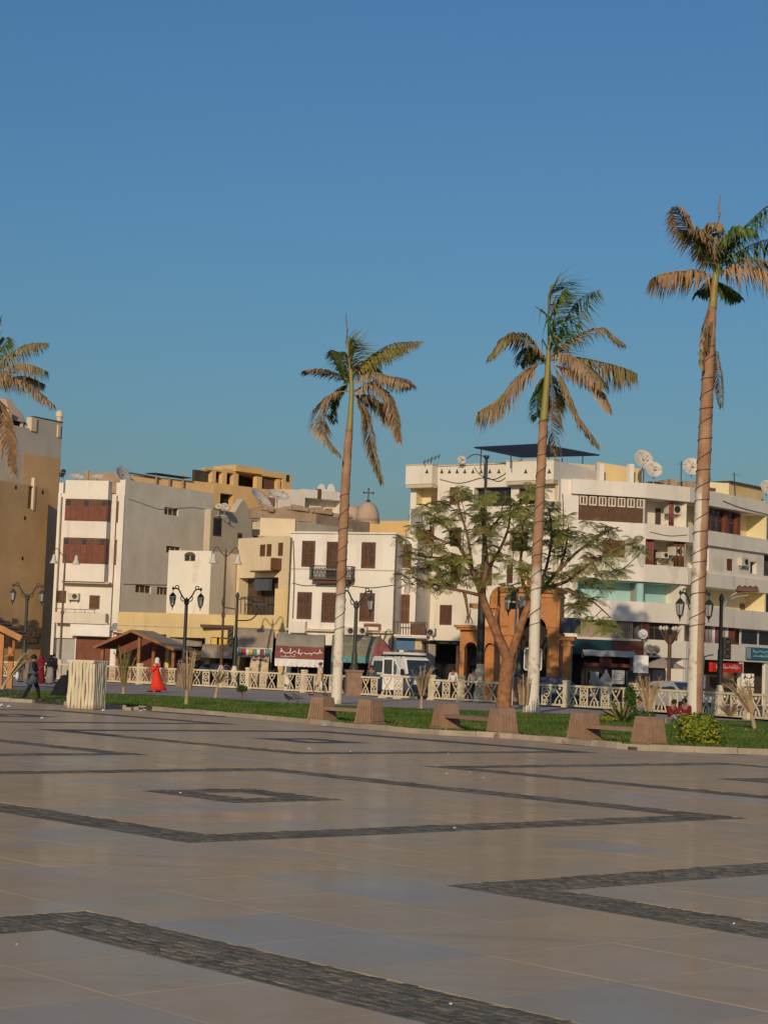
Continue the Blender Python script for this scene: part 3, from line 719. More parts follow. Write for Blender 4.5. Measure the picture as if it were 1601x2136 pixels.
# ---- ochre low house front behind the awnings and white annex above it
R = root_at('ochre_shop_house', 'low ochre plastered shop row behind the left awnings', 'building', 420, 1280, 119)
f = Fac(R, 246, 1277, 121, 600, 1291, 117.5)
op = [f.rect(240, 1322, 345, 1400), f.rect(352, 1330, 428, 1400), f.rect(438, 1330, 490, 1400), f.rect(500, 1330, 580, 1400)]
hh = [(o[0], o[1], .05, o[3]) for o in op]
body(f, 0, f.z(420, 1281), 5, M['ochre'], hh, 1.6)
for i, h in enumerate(hh):
    mb = MB()
    for k in range(18): z = .06+(h[3]-.1)*k/18; mb.box(h[0], h[1], (.3 if i == 0 else 1.2)+(.02 if k % 2 else 0), 1.4, z, z+(h[3]-.1)/18)
    f.put(mb, 'rolling_shutter', M['redwood'] if i == 0 else M['dim'])
mb = MB(); a = f.rect(572, 1228, 598, 1300); mb.box(a[0], f.W-.01, .004, .6, f.z(420, 1281)-.2, a[3]); mb.box(f.uz(490, 1285)[0], f.W-.01, .002, .4, f.z(420, 1281)-.02, f.z(540, 1287)+.1); f.put(mb, 'upper_wall', M['ochre'])
mb = MB(); mb.box(-.02, f.W, -.05, .02, f.z(420, 1309)-.04, f.z(420, 1309)+.05); f.put(mb, 'ledge', M['sandw'])
R = root_at('white_annex', 'plain white cube-like annex with grey side in front of the tall grey wall', 'building', 440, 1148, 124)
f = Fac(R, 352, 1148, 124.4, 441, 1149, 123.4); h = [f.rect(384, 1158, 407, 1171)]
body(f, f.z(400, 1284), f.ztop, 4, M['white2'], h, .3)
glazing(f, h[0], 2, 1, 'sandw', .1)
mb = MB(); u0, u1, z0, z1 = h[0]; mb.prism([(u0+(u1-u0)*(.5-.5*cos(pi*i/8)), z1-.02+.25*sin(pi*i/8)) for i in range(9)], -.01, .1); f.put(mb, 'arch_panel', M['wood2'])
s = Fac(R, 441, 1149, 123.4, 527, 1157, 127.8)
mb = MB(); mb.wall(0, s.W, s.z(480, 1286), f.ztop, [], -.01, .2); mb.box(0, s.W, 0, .2, s.z(480, 1286), f.ztop-.02); s.put(mb, 'side_wall', M['greyw'])
# ---- peach house with the balcony recess
R = root_at('peach_house', 'peach old house with small shutters and shaded balcony beside the white shuttered house', 'building', 560, 1120, 121)
f = Fac(R, 497, 1124, 126, 604, 1128, 121.5)
h = [f.rect(541, 1136, 553, 1161), f.rect(555, 1135, 566, 1161), f.rect(579, 1132, 590, 1160), f.rect(497, 1205, 579, 1283)]
body(f, 0, f.z(560, 1120), 6, M['peach'], h, .9)
for k in h[:3]: shutters(f, k, 'wood', 1)
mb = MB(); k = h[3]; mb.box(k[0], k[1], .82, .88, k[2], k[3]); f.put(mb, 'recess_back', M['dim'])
mb = MB(); mb.box(k[0]+.9, k[0]+2.0, .6, .8, k[2]+.9, k[3]-.1); f.put(mb, 'door', M['wood2'])
a = f.rect(524, 1163, 563, 1190, -.8); mb = MB(); mb.box(a[0], a[1], -.8, 0, a[2], a[3]); f.put(mb, 'bay', M['peach'])
mb = MB(); mb.box(a[0]-.05, a[1]+.05, -.85, 0, a[2]-.1, a[2]); f.put(mb, 'bay_floor', M['wood2'])
mb = MB(); mb.box(a[1]-.06, a[1]+.3, -.75, 0, a[2]+.05, a[3]-.05); f.put(mb, 'bay_shutter', M['wood'])
mb = MB(); b = f.rect(495, 1245, 560, 1280, -.6)
for i in range(9): u = b[0]+(b[1]-b[0])*i/8; mb.bar((u, -.3, b[2]), (u, -.3, b[3]), .035)
mb.bar((b[0], -.3, b[3]), (b[1], -.3, b[3]), .06); f.put(mb, 'balcony_rail', M['iron'])
mb = MB(); b = f.rect(530, 1208, 560, 1232, -.1); mb.box(b[0], b[1], -.1, .2, b[2], b[3]); f.put(mb, 'blue_panel', M['bluegrey'])
# upper volume, cantilevered peach box
R = root_at('peach_upper_house', 'peach box-shaped upper storey over the old house left of the palm', 'building', 575, 1080, 126)
f = Fac(R, 543, 1080, 124.5, 616, 1078, 124.5); zb = f.z(580, 1118)
mb = MB(); mb.box(0, f.W, 0, 5, zb, f.ztop); f.put(mb, 'wall', M['peach'])
mb = MB(); mb.box(-.12, f.W+.05, -.1, 1, zb-.1, zb); f.put(mb, 'cornice', M['sandw'])
q = Fac(R, 616, 1078, 124.6, 737, 1092, 130); mb = MB(); mb.box(0, q.W, .02, 4, q.z(680, 1126), q.ztop-.3); q.put(mb, 'side_wall', M['sandw'])
mb = MB(); mb.box(q.W*.4, q.W+2.5, .3, .6, q.z(680, 1100), q.z(700, 1078)); q.put(mb, 'parapet', M['brick'])
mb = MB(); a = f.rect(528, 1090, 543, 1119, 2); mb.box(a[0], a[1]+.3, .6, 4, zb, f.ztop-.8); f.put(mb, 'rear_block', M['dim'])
# ---- sand coloured house with curved parapet behind
R = root_at('sand_house', 'sand coloured house with swept parapet rising to a point behind the grey wall', 'building', 490, 1070, 135)
f = Fac(R, 440, 1055, 133.5, 528, 1075, 138); z0 = 0
pts = []
for px, py in ((440, 1062), (470, 1066), (490, 1069), (495, 1060), (501, 1050), (508, 1041), (514, 1051), (520, 1067), (528, 1072), (536, 1075), (540, 1090)):
    u, z = f.uz(px, py); pts.append((u, z))
mb = MB(); mb.prism([(pts[0][0], 0)] + pts + [(pts[-1][0], 0)], 0, .6); f.put(mb, 'wall', M['sandw'])
for r in ((444, 1080, 461, 1118), (495, 1112, 504, 1124), (525, 1087, 535, 1104)):
    q = f.rect(*r); mb = MB(); mb.box(q[0], q[1], -.03, .05, q[2], q[3]); o = f.put(mb, 'window', M['wood2']); mb = MB(); mb.box(q[0]+.12, q[1]-.12, -.05, -.03, q[2]+.12, q[3]-.12); f.put(mb, 'pane', M['glass'], o)
for px, py, r, y, t, l in ((456, 1057, .26, -.3, .5, 'left of a pair of small white dishes by the swept parapet'), (468, 1058, .34, .3, .6, 'right of a pair of small white dishes by the swept parapet')):
    p = P(px, py, 134); dish(p, r, y, t, l, p.z-.7, 'dish')
# ---- orange house
R = root_at('orange_house', 'orange flat-roofed house with open roof storey, tallest of the middle houses', 'building', 520, 980, 146)
f = Fac(R, 446, 1010, 146, 606, 1020, 152); z1 = f.z(520, 1016)
h = [f.rect(459, 1030, 486, 1056)]
body(f, 0, z1, 7, M['orange'], h, .8)
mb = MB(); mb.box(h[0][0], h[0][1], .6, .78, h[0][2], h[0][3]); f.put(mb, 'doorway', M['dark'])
zt = f.z(540, 975)
def of(px, y): return f.uz(px, y)[0]
for px, w in ((446, .4), (468, .5), (492, .55), (541, .6), (582, .3)): mb = MB(); mb.box(of(px, 1000)-w/2, of(px, 1000)+w/2, .0, .5, z1, zt-.8); f.put(mb, 'column', M['orange'])
mb = MB(); mb.box(of(432, 990)-.2, of(492, 990), 0, .5, f.z(470, 985), f.z(470, 981)+.0); mb.box(of(492, 980), of(548, 985), .0, 3, f.z(520, 986), f.z(520, 973)); mb.box(of(548, 990), of(608, 990), .005, 3, f.z(575, 996), f.z(575, 985)); f.put(mb, 'roof_beam', M['orange'])
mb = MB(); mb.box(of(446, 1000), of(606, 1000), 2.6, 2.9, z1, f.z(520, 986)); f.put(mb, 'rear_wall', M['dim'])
mb = MB(); mb.box(of(468, 1000), of(600, 1000), .3, 2.8, f.z(575, 994), f.z(575, 990)); f.put(mb, 'roof_slab', M['orange'])
mb = MB(); mb.box(of(590, 1000), of(608, 1000), .01, 3, z1, f.z(575, 985)); f.put(mb, 'side_wall', M['orange'])
mb = MB(); mb.box(of(600, 1000)-.2, of(600, 1000)+.15, -.03, 0.005, z1+.9, z1+1.5); f.put(mb, 'roof_window', M['dark'])
mb = MB(); mb.box(of(549, 1000), of(575, 1000), .3, .36, z1, z1+.9); f.put(mb, 'roof_rail', M['wood2'])
q = Fac(R, 577, 1020, 147, 638, 1019, 147); mb = MB(); mb.box(0, q.W, 0, 6, 0, q.ztop); q.put(mb, 'front_block', M['orange'])
mb = MB(); a = q.rect(551, 1038, 572, 1053); mb.box(a[0], a[1], -.2, .1, a[2], a[3]); q.put(mb, 'opening', M['redwood'])
# ---- pale house with crown-shaped parapet
R = root_at('pale_house', 'pale house with crown-shaped parapet and long shaded opening left of the palm trunk', 'building', 670, 1030, 144)
f = Fac(R, 633, 1020, 143, 722, 1030, 145); h = [f.rect(633, 1041, 712, 1072)]
body(f, 0, f.z(680, 1024), 6, M['offw'], [(h[0][0]+.1, h[0][1], h[0][2], h[0][3])], 1.2)
pts = [f.uz(*p) for p in ((665, 1026), (666, 1014), (671, 1009), (676, 1012), (677, 1020), (683, 1022), (687, 1018), (688, 1011), (692, 1009), (696, 1014), (699, 1026))]
mb = MB(); mb.prism(pts, -.02, .3); f.put(mb, 'crest', M['white'])
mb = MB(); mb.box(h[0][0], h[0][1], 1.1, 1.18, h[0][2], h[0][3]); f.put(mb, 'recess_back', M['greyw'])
mb = MB(); mb.box(f.uz(664, 1030)[0]-.1, f.uz(664, 1030)[0]+.2, -.1, .2, f.z(664, 1041), f.z(664, 1020)); f.put(mb, 'downpipe', M['wood2'])
for px, py, r, y, t, l in ((541, 1046, 1.5, 1.1, .75, 'large pale satellite dish tilted skyward above the peach house'), (578, 1037, 1.15, .5, 1.05, 'large satellite dish facing up on a mast near the orange wall')):
    p = P(px, py, 131); dish(p, r*.75, y, t, l, p.z-1.6)
R = root_at('rubble_parapet', 'broken grey brown parapet with debris between the dishes and palm', 'wall', 600, 1070, 128)
f = Fac(R, 524, 1060, 127.5, 740, 1078, 131)
pts = [f.uz(*p) for p in ((524, 1080), (524, 1060), (545, 1058), (560, 1062), (580, 1060), (600, 1057), (640, 1062), (668, 1066), (700, 1070), (738, 1078), (738, 1095))]
mb = MB(); mb.prism(pts, 0, .6); f.put(mb, 'wall', M['brick'])
mb = MB()
for i in range(26): u = ru(.3, f.W-.6); z = lerp_tab([(p[0], p[1]) for p in pts[1:10]], u); w = ru(.15, .6); mb.box(u, u+w, ru(-.3, 0), ru(.1, .5), z-.2, z+ru(.02, .25))
f.put(mb, 'debris', M['brick'])
# ---- church
R = root_at('church', 'church with two ribbed brown domes and a cross behind the white shuttered house', 'church', 765, 1090, 138)
for px, s, yy in ((766, 1.0, 138), (735, .86, 142)):
    c = P(px, 1090, yy); l = (c.x-R.location.x, c.y-R.location.y, 0)
    zb = P(px, 1113, yy).z; zd = P(px, 1086, yy).z
    mb = MB(); mb.lathe([(.95*s, zb-1.5), (.95*s, zd-.1), (1.02*s, zd), (.93*s, zd+.05)], 20); mb.build('drum', M['domes'], R, l)
    ht = P(px, 1047, yy).z-zd if s == 1 else 1.25
    prof = [(.93*s*sqrt(max(0, 1-(i/10)**2))**.92 + (.02), zd+.05+ht*(i/10)**1.05) for i in range(11)]
    mb = MB(); mb.lathe(prof, 32); d = mb.build('dome', M['domes'], R, l, smooth=True)
    if s == 1:
        z = zd+ht; mb = MB(); mb.box(-.05, .05, -.05, .05, z-.1, P(px, 1019, yy).z); zc = P(px, 1028, yy).z; mb.box(-.38, .38, -.045, .045, zc-.05, zc+.05)
        for x, q in ((-.38, zc), (.38, zc), (0, P(px, 1020, yy).z)): mb.lathe([(.02, -.09), (.09, 0), (.02, .09)], 6, (x, 0, q))
        mb.lathe([(.12, -.05), (.2, .1), (.05, .25)], 8, (0, 0, z-.05)); mb.build('cross', M['iron'], R, l)
f = Fac(R, 738, 1100, 136, 850, 1098, 134); mb = MB(); mb.box(0, f.W, 0, 5, 0, f.z(800, 1093)); mb.box(f.W*.55, f.W+.6, -.6, 3, 0, f.z(830, 1088)); f.put(mb, 'nave_wall', M['orange'])
pts = [f.uz(*p) for p in ((738, 1113), (738, 1091), (748, 1094), (757, 1104), (758, 1113))]; mb = MB(); mb.prism(pts, -.5, -.05); f.put(mb, 'gable', M['domes'])
YK = 1.0
# ---- white house with brown shutters (middle)
R = root_at('shuttered_house', 'white two-storey house with brown louvred shutters and small iron balcony behind the palm', 'building', 720, 1113, 108)
f = Fac(R, 606, 1118, 109, 828, 1115, 107); zt = f.z(740, 1113)
top = [(629, 1128, 657, 1183), (680, 1130, 709, 1211), (753, 1131, 783, 1186)]
bot = [(619, 1235, 650, 1292), (670, 1236, 704, 1299), (749, 1237, 781, 1297)]
hs = [f.rect(*r) for r in top+bot]
shop = [f.rect(606, 1345, 690, 1420), f.rect(700, 1345, 815, 1420)]
hs2 = hs + [(s[0], s[1], .05, s[3]) for s in shop]
body(f, 0, zt, 7, M['white'], hs2, .32)
for h in hs: shutters(f, h, 'wood2', 2, .06, 10)
for s in shop:
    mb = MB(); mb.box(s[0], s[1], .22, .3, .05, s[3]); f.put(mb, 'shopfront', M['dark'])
mb = MB(); mb.box(-.05, f.W+.02, -.12, .0, zt-.02, zt+.08); f.put(mb, 'cornice', M['white'])
mb = MB(); zz = f.z(740, 1189); mb.box(.02, f.W, -.03, 0, zz-.03, zz+.04); f.put(mb, 'string_course', M['sandw'])
mb = MB(); a = f.rect(604, 1300, 828, 1318); mb.box(-.02, f.W+.02, -.28, 0, a[2]-.02, a[2]+.12); f.put(mb, 'shop_ledge', M['sandw'])
a = f.rect(645, 1186, 733, 1206, -.7); zf = f.z(690, 1207, -.35)
mb = MB(); mb.box(a[0], a[1], -.75, 0, zf-.1, zf); mb.box(a[0]+.25, a[1]-.25, -.6, 0, zf-.28, zf-.1); f.put(mb, 'balcony', M['wood2'])
mb = MB(); zr = zf+.75
for w in (0, 1):
    mb.bar((a[0]+.03, -.72, zf+.06+w*.66), (a[1]-.03, -.72, zf+.06+w*.66), .05)
    for u in (a[0]+.03, a[1]-.03): mb.bar((u, -.72, zf+.06+w*.66), (u, 0, zf+.06+w*.66), .045)
n = 22
for i in range(n+1): u = a[0]+.03+(a[1]-a[0]-.06)*i/n; mb.bar((u, -.72, zf), (u, -.72, zr), .03)
for i in range(0, n, 2):
    u = a[0]+.03+(a[1]-a[0]-.06)*(i+1)/n; mb.bar((u-.1, -.72, zf+.2), (u+.1, -.72, zf+.6), .02); mb.bar((u+.1, -.72, zf+.2), (u-.1, -.72, zf+.6), .02)
for i in range(5): mb.bar((a[0]+.03, -.72+.14*i, zf), (a[0]+.03, -.72+.14*i, zr), .03); mb.bar((a[1]-.03, -.72+.14*i, zf), (a[1]-.03, -.72+.14*i, zr), .03)
f.put(mb, 'balcony_rail', M['iron'])
for q in (((.08, -.08, zt-.3), (.05, -.08, 3.2)), ((f.W-.02, -.06, zt-.2), (f.W-.02, -.06, 2))): mb = MB(); mb.tube(q, .05, 6); f.put(mb, 'drain_pipe', M['pipe'])
mb = MB(); mb.box(f.uz(800, 1310)[0], f.W, -.012, .05, 0, f.z(815, 1325)); f.put(mb, 'stone_pier', M['sandw'])
b = f.rect(602, 1296, 636, 1320, -.4); mb = MB(); mb.box(b[0], b[1], -.4, -.02, b[2], b[3]); f.put(mb, 'meter_box', M['offw'])
cable(f, [(610, 1216), (640, 1222), (700, 1219), (770, 1226), (826, 1220)]); cable(f, [(612, 1128), (614, 1200), (611, 1290)], .03, -.05, 'pipe')
# set-back right section with its own door and balcony
s = Fac(R, 828, 1117, 108.3, 871, 1120, 108.0); hd = s.rect(831, 1240, 854, 1301); hw = s.rect(836, 1135, 858, 1185)
body(s, 0, s.ztop-.15, 6, M['white'], [hd, hw], .3, name='setback_wall')
shutters(s, hd, 'wood', 2, .08, 10, 'door'); shutters(s, hw, 'wood', 2)
mb = MB(); mb.box(s.W-.25, s.W+.02, -.1, .0, 0, s.ztop-.3); s.put(mb, 'pilaster', M['white'])
b = s.rect(824, 1298, 890, 1328, -.9); mb = MB(); mb.box(b[0], b[1], -.95, 0, b[2]-.08, b[2]+.04); s.put(mb, 'balcony', M['white'])
mb = MB()
for i in range(13): u = b[0]+(b[1]-b[0])*i/12; mb.bar((u, -.92, b[2]), (u, -.92, b[3]), .04)
mb.bar((b[0], -.92, b[3]), (b[1], -.92, b[3]), .06); mb.box(b[0]+.9, b[1]-.1, -.9, -.86, b[2]+.05, b[3]-.05); s.put(mb, 'balcony_rail', M['wood2'])
ac_unit(s, 893, 1319, .9, -.4, 'round-fan air conditioner at the end of the small wooden balcony')
ac_unit(f, 727, 1316, .9, -.35, 'air conditioner on the shop ledge just right of the middle palm trunk')
ac_unit(f, 752, 1316, .85, -.35, 'air conditioner on the shop ledge left of the lamp post')
p = f.pt(f.uz(778, 1313)[0], -.2, f.z(778, 1319)); e = empty('wooden_crate', p, f.rz, 'open wooden crate frame on the shop ledge under the shutters', 'crate')
for x in (-.45, .45):
    mb = MB(); mb.box(x-.05, x+.05, -.1, .05, 0, .5); mb.build('side_slat', M['kioskwood'], e)
for z in (.42, .02):
    mb = MB(); mb.box(-.4, .4, -.1, .05, z, z+.09); mb.build('cross_slat', M['kioskwood'], e)
# brick house wing on the left of it (x 590..606) is the peach house; alley wall in shade to the right
# ---- right-hand corner apartment block: left wing with triangular vents
R = root_at('apartment_wing', 'cream four-storey wing with row of triangular vents and dark rooftop canopy behind the leafy tree', 'building', 1010, 971, 110)
f = Fac(R, 858, 973, 113, 1166, 970, 107); zt = f.ztop-.05; W_ = f.W
h = dict(
    lb=f.rect(866, 1014, 912, 1056), s1=f.rect(937, 1016, 959, 1053), big=f.rect(988, 1016, 1065, 1056), rw=f.rect(1081, 1018, 1119, 1052),
    d2=f.rect(1062, 1112, 1100, 1150), l2=f.rect(866, 1098, 905, 1135), m2=f.rect(938, 1100, 962, 1140),
    s3=f.rect(1000, 1180, 1026, 1222), s4=f.rect(1056, 1178, 1069, 1217), y3=f.rect(1078, 1186, 1116, 1220), l3=f.rect(874, 1255, 893, 1303), d4=f.rect(916, 1262, 942, 1304), m3=f.rect(938, 1178, 960, 1215))
sh = (f.uz(895, 1340)[0], W_-.4, .05, f.z(1000, 1338))
body(f, 0, zt, 9, M['white2'], list(h.values())+[sh], .8)
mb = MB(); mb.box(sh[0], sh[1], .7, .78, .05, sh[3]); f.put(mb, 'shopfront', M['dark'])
shutters(f, h['s1'], 'wood'); shutters(f, h['s3'], 'wood2'); shutters(f, h['s4'], 'wood2', 1); shutters(f, h['d4'], 'wood2'); shutters(f, h['m2'], 'wood'); shutters(f, h['l2'], 'wood'); shutters(f, h['m3'], 'wood2')
glazing(f, h['big'], 4, 1, 'wood2', .5); glazing(f, h['rw'], 3, 1, 'wood2', .15, .35); glazing(f, h['d2'], 3, 1, 'wood2', .3); glazing(f, h['y3'], 2, 1, 'wood2', .2, None, 'window', 'yellow'); glazing(f, h['l3'], 2, 2, 'tealsign', .15)
k = h['lb']; mb = MB(); mb.box(k[0], k[1], .7, .78, k[2], k[3]); mb.box(k[0], k[0]+.06, .02, .7, k[2], k[3]); f.put(mb, 'recess_wall', M['yellow'])
mb = MB(); a = f.rect(895, 1034, 912, 1055); mb.box(a[0], a[1], .2, .26, a[2], a[3]); f.put(mb, 'recess_shutter', M['wood'])
mb = MB(); mb.box(k[0], k[1], -.06, .06, k[2]-.06, k[2]+.08); mb.box(k[0]-.1, k[1], -.06, .0, k[3], k[3]+.09); f.put(mb, 'recess_ledge', M['yellow'])
zb = f.z(1000, 1008)
for a, b in ((f.uz(858, 990)[0], f.uz(913, 990)[0]), (f.uz(1066, 990)[0], W_)):
    mb = MB(); mb.box(a, b, -.65, 0.0, zb, zt+.02); f.put(mb, 'parapet_bay', M['white2'])
    mb = MB(); mb.box(a-.03, b+.03, -.69, -.0, zt+.02, zt+.09); f.put(mb, 'bay_coping', M['sandw'])
    mb = MB(); mb.box(a+.02, b-.02, -.6, 0, zb-.22, zb); f.put(mb, 'bay_beam', M['sandw'])
mb = MB(); mb.box(f.uz(913, 990)[0]+.04, f.uz(1066, 990)[0]-.04, -.07, .3, zt-.02, zt+.06); f.put(mb, 'coping', M['sandw'])
for px in (890, 921, 937, 953, 969, 986, 1003, 1021, 1040, 1057, 1096, 1145):
    pr = px < 912 or px > 1066; u, z = f.uz(px, 983, -.65 if pr else 0); y = -.655 if pr else -.005
    mb = MB(); mb.prism([(u-.14, z-.13), (u+.14, z-.13), (u+.06, z+.02), (u, z+.16), (u-.06, z+.02)], y, y+.004); f.put(mb, 'triangular_vent', M['dim'])
mb = MB(); u = W_-.12; mb.tube([(u, -.1, zt-.9), (u, -.1, 4)], .06, 6); f.put(mb, 'drain_pipe', M['ochre'])
cable(f, [(918, 1000), (960, 1008), (1010, 996), (1040, 1004), (1064, 990)]); cable(f, [(990, 975), (1002, 990), (1030, 1000), (1060, 985)], .02); cable(f, [(962, 1040), (970, 1080), (966, 1140), (975, 1230)], .022); cable(f, [(1070, 1060), (1072, 1120), (1068, 1200)], .022)
ac_unit(f, 966, 1030, 1.0, -.4, 'air conditioner beside the brown shutter high on the cream wing')
ac_unit(f, 1150, 1052, .8, -.35, 'air conditioner by the drain pipe right of the second palm trunk')
mb = MB(); a = f.rect(858, 1070, 880, 1092, -.3)
# washing on the balcony of the wing
e = empty('washing', f.pt(f.uz(880, 1085)[0], -.35, f.z(880, 1096)), f.rz, 'patterned washing hung on the wing facade above the left branches', 'washing')
mb = MB(); mb.box(-.6, .2, -.02, .02, 0, 1.0); mb.build('striped_cloth', M['greycloth'], e); mb = MB(); mb.box(.25, .8, -.02, .02, -.3, .2); mb.build('white_cloth', M['whitecloth'], e)
mb = MB(); mb.bar((-.7, 0, 1.0), (.9, 0, 1.0), .025); mb.build('line', M['iron'], e)
# rooftop canopy: a dark flat sail on posts
c0, c1, c2, c3 = P(988, 932, 108.5), P(1125, 925, 115), P(1250, 948, 112), P(1085, 952, 107.3)
base = zt+.05
R3 = empty('rooftop_canopy', ((c0.x+c2.x)/2, (c0.y+c2.y)/2, base), 0, 'dark flat sunshade canopy on thin posts on the cream roof', 'canopy')
def rel(p): return (p.x-R3.location.x, p.y-R3.location.y, p.z-base)
qa = [rel(p) for p in (c0, c3, c2, c1)]
mb = MB(); mb.add(qa + [(x, y, z-.08) for x, y, z in qa], [(0, 1, 2, 3), (7, 6, 5, 4), (0, 4, 5, 1), (1, 5, 6, 2), (2, 6, 7, 3), (3, 7, 4, 0)]); mb.build('sail', M['navy'], R3)
for px, py, yy in ((1003, 936, 108.6), (1065, 950, 107.6), (1088, 957, 107.8), (1172, 955, 109.5), (1144, 952, 110), (1215, 950, 111)):
    t = rel(P(px, py, yy)); mb = MB(); mb.tube([(t[0], t[1], -.5), t], .035, 6); mb.build('post', M['iron'], R3)
mb = MB(); a, b = rel(P(1085, 968, 108)), rel(P(1165, 962, 109)); mb.box(a[0], b[0], a[1]+.2, a[1]+2, -.45, a[2]+.25); mb.build('shaded_table', M['navy'], R3)
p = P(962, 960, 110.5); dish((p.x, p.y, p.z), .26, .1, .3, 'tiny satellite dish on the cream wing parapet', zt)
c = P(898, 962, 111.5); e = empty('tv_antenna', (c.x, c.y, zt), 0, 'bent television antenna at the left end of the cream roof', 'antenna')
mb = MB(); mb.tube([(0, 0, 0), (.05, 0, .5)], .025, 5); mb.bar((-.45, 0, .15), (.55, 0, .62), .05)
for k in range(5): x = -.4+.22*k; z = .17+.1*k; mb.bar((x, -.25, z-.1), (x, .25, z+.1), .03); mb.bar((x, 0, z-.18), (x+.05, 0, z+.18), .03)
mb.build('boom', M['iron'], e)

# ---- right-hand block with balcony bands
R = root_at('balcony_block', 'cream apartment block with wraparound balconies and teal recess at the right edge', 'building', 1345, 1010, 108.4)
f1 = Fac(R, 1166, 998, 107.2, 1346, 1010, 108.4)
f2 = Fac(R, 1346, 1010, 108.4, 1432, 1018, 109.9)
f3 = Fac(R, 1432, 1018, 109.9, 1764, 1086, 125.9)
Z = f2.z
ZT = f1.ztop-.02
zl = dict(t3=f1.z(1260, 1034), b3=f1.z(1260, 1088), t2=Z(1390, 1128), b2=Z(1390, 1181), t1=Z(1390, 1217), b1=Z(1390, 1259), t0=Z(1390, 1300), b0=Z(1390, 1336), sg=Z(1390, 1372))
bay = f1.uz(1189, 1060)[0]
H1 = dict(w3=(f1.uz(1206, 1060)[0], f1.W, zl['b3'], zl['t3']), sh=f1.rect(1253, 1127, 1300, 1163), t1=(f1.uz(1203, 1235)[0], f1.W, zl['b1'], zl['t1']), c0=(f1.uz(1204, 1310)[0], f1.W, zl['b0'], zl['t0']), g=(f1.uz(1192, 1390)[0], f1.W, .05, zl['sg']+.1))
body(f1, 0, ZT, 8, M['white'], list(H1.values()), 1.3, name='front_wall')
H2 = dict(r3=(0, f2.W, zl['b3'], zl['t3']), r2=(.12, f2.W, zl['b2'], zl['t2']), r1=(0, f2.W-.35, zl['b1'], zl['t1']), r0=(0, f2.W-.25, zl['b0'], zl['t0']), g=(0, f2.W, .05, zl['sg']))
body(f2, 0, ZT+.02, 7, M['white2'], list(H2.values()), 1.3, name='angled_wall')
w3 = f3.W
H3 = dict(r3=(.02, w3*.985, zl['b3'], zl['t3']), r2=(.0, f3.uz(1478, 1165)[0], zl['b2'], zl['t2']), d2=(f3.uz(1592, 1190)[0], w3, zl['b2']+.1, zl['t2']-.05), s2=f3.rect(1515, 1166, 1528, 1191), ad=f3.rect(1564, 1172, 1577, 1197), r1=(.2, w3*.98, zl['b1'], zl['t1']), r0=(.1, w3*.99, zl['b0'], zl['t0']), g=(.1, w3, .05, zl['sg']))
body(f3, 0, ZT+.04, 7, M['white2'], list(H3.values()), 1.3, name='right_wall')
# bay on the front: slightly proud bands
mb = MB()
for a, b in ((zl['t3'], ZT+.03), (zl['t1'], zl['b3']), (zl['t0'], zl['b1'])):
    if a == zl['t1']:
        hh = H1['sh']; mb.wall(bay, f1.W, a, b, [hh], -.22, .24)
        mb.add([(bay, -.22, a), (bay, 0, a), (bay, 0, b), (bay, -.22, b)], [(0, 3, 2, 1)]); mb.add([(bay, -.22, a), (f1.W, -.22, a), (f1.W, 0, a), (bay, 0, a)], [(0, 1, 2, 3)]); mb.add([(f1.W, -.22, a), (f1.W, 0, a), (f1.W, 0, b), (f1.W, -.22, b)], [(0, 1, 2, 3)])
        mb.add([(bay, -.22, b), (f1.W, -.22, b), (f1.W, 0, b), (bay, 0, b)], [(0, 1, 2, 3)])
    else: mb.box(bay, f1.W, -.22, .0, a, b)
f1.put(mb, 'bay_band', M['white'])
for f, nm in ((f2, 'balcony_band'), (f3, 'balcony_band')):
    u0 = -.09 if f is f2 else 0
    for a, b in ((zl['t3'], ZT+.05), (zl['t2'], zl['b3']), (zl['t1'], zl['b2']), (zl['t0'], zl['b1'])):
        mb = MB()
        if f is f3 and a == zl['t1']: mb.box(0, w3, -.2, 0, a, b-.2)
        else: mb.box(u0, f.W, -.2, .0, a, b)
        f.put(mb, nm, M['white2'])
# front windows
o = glazing(f1, H1['w3'], 7, 1, 'wood2', .05, .62, 'window_band', 'wood2', .09)
u0, u1, z0, z1 = H1['w3']
for i in range(14):
    mb = MB(); a = u0+(u1-u0)*i/14; mb.box(a+.06, a+(u1-u0)/14-.03, .03, .045, z0+.06, z1-.72); f1.put(mb, 'panel', M['wood2'], o)
for i in range(7):
    a = u0+(u1-u0)*i/7; b = u0+(u1-u0)*(i+1)/7
    mb = MB(); mb.box(a+.06, b-.06, .0, .04, z1-.62, z1-.54); mb.box(a+.06, b-.06, 0, .04, z1-.13, z1-.05)
    for q in (a+.06, (a+b)/2-.04, b-.14): mb.box(q, q+.08, .0, .04, z1-.54, z1-.13)
    f1.put(mb, 'top_light', M['paleframe'], o)
shutters(f1, (H1['sh'][0], H1['sh'][1], H1['sh'][2], H1['sh'][3]), 'wood', 2, -.1, 8)
for f, hh in ((f1, H1['t1']), (f2, H2['r1'])):
    mb = MB(); mb.box(hh[0], hh[1], 1.2, 1.29, hh[2], hh[3]); mb.box(hh[0], hh[0]+.05, .02, 1.2, hh[2], hh[3]); mb.box(hh[0], hh[1], .02, 1.2, hh[3]-.05, hh[3]-.001); f.put(mb, 'teal_recess', M['teal'])
mb = MB(); mb.box(f1.W-.35, f1.W, .05, .4, zl['b1'], zl['t1']); mb.box(H2['r1'][1]-.25, H2['r1'][1]+.0, -10, -9.9, 0, .01) if False else None; f1.put(mb, 'pillar', M['teal'])
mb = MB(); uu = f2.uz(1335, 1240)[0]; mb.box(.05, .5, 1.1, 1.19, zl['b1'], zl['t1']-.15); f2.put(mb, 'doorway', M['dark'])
u0, u1, z0, z1 = H1['c0']
mb = MB(); n = 60
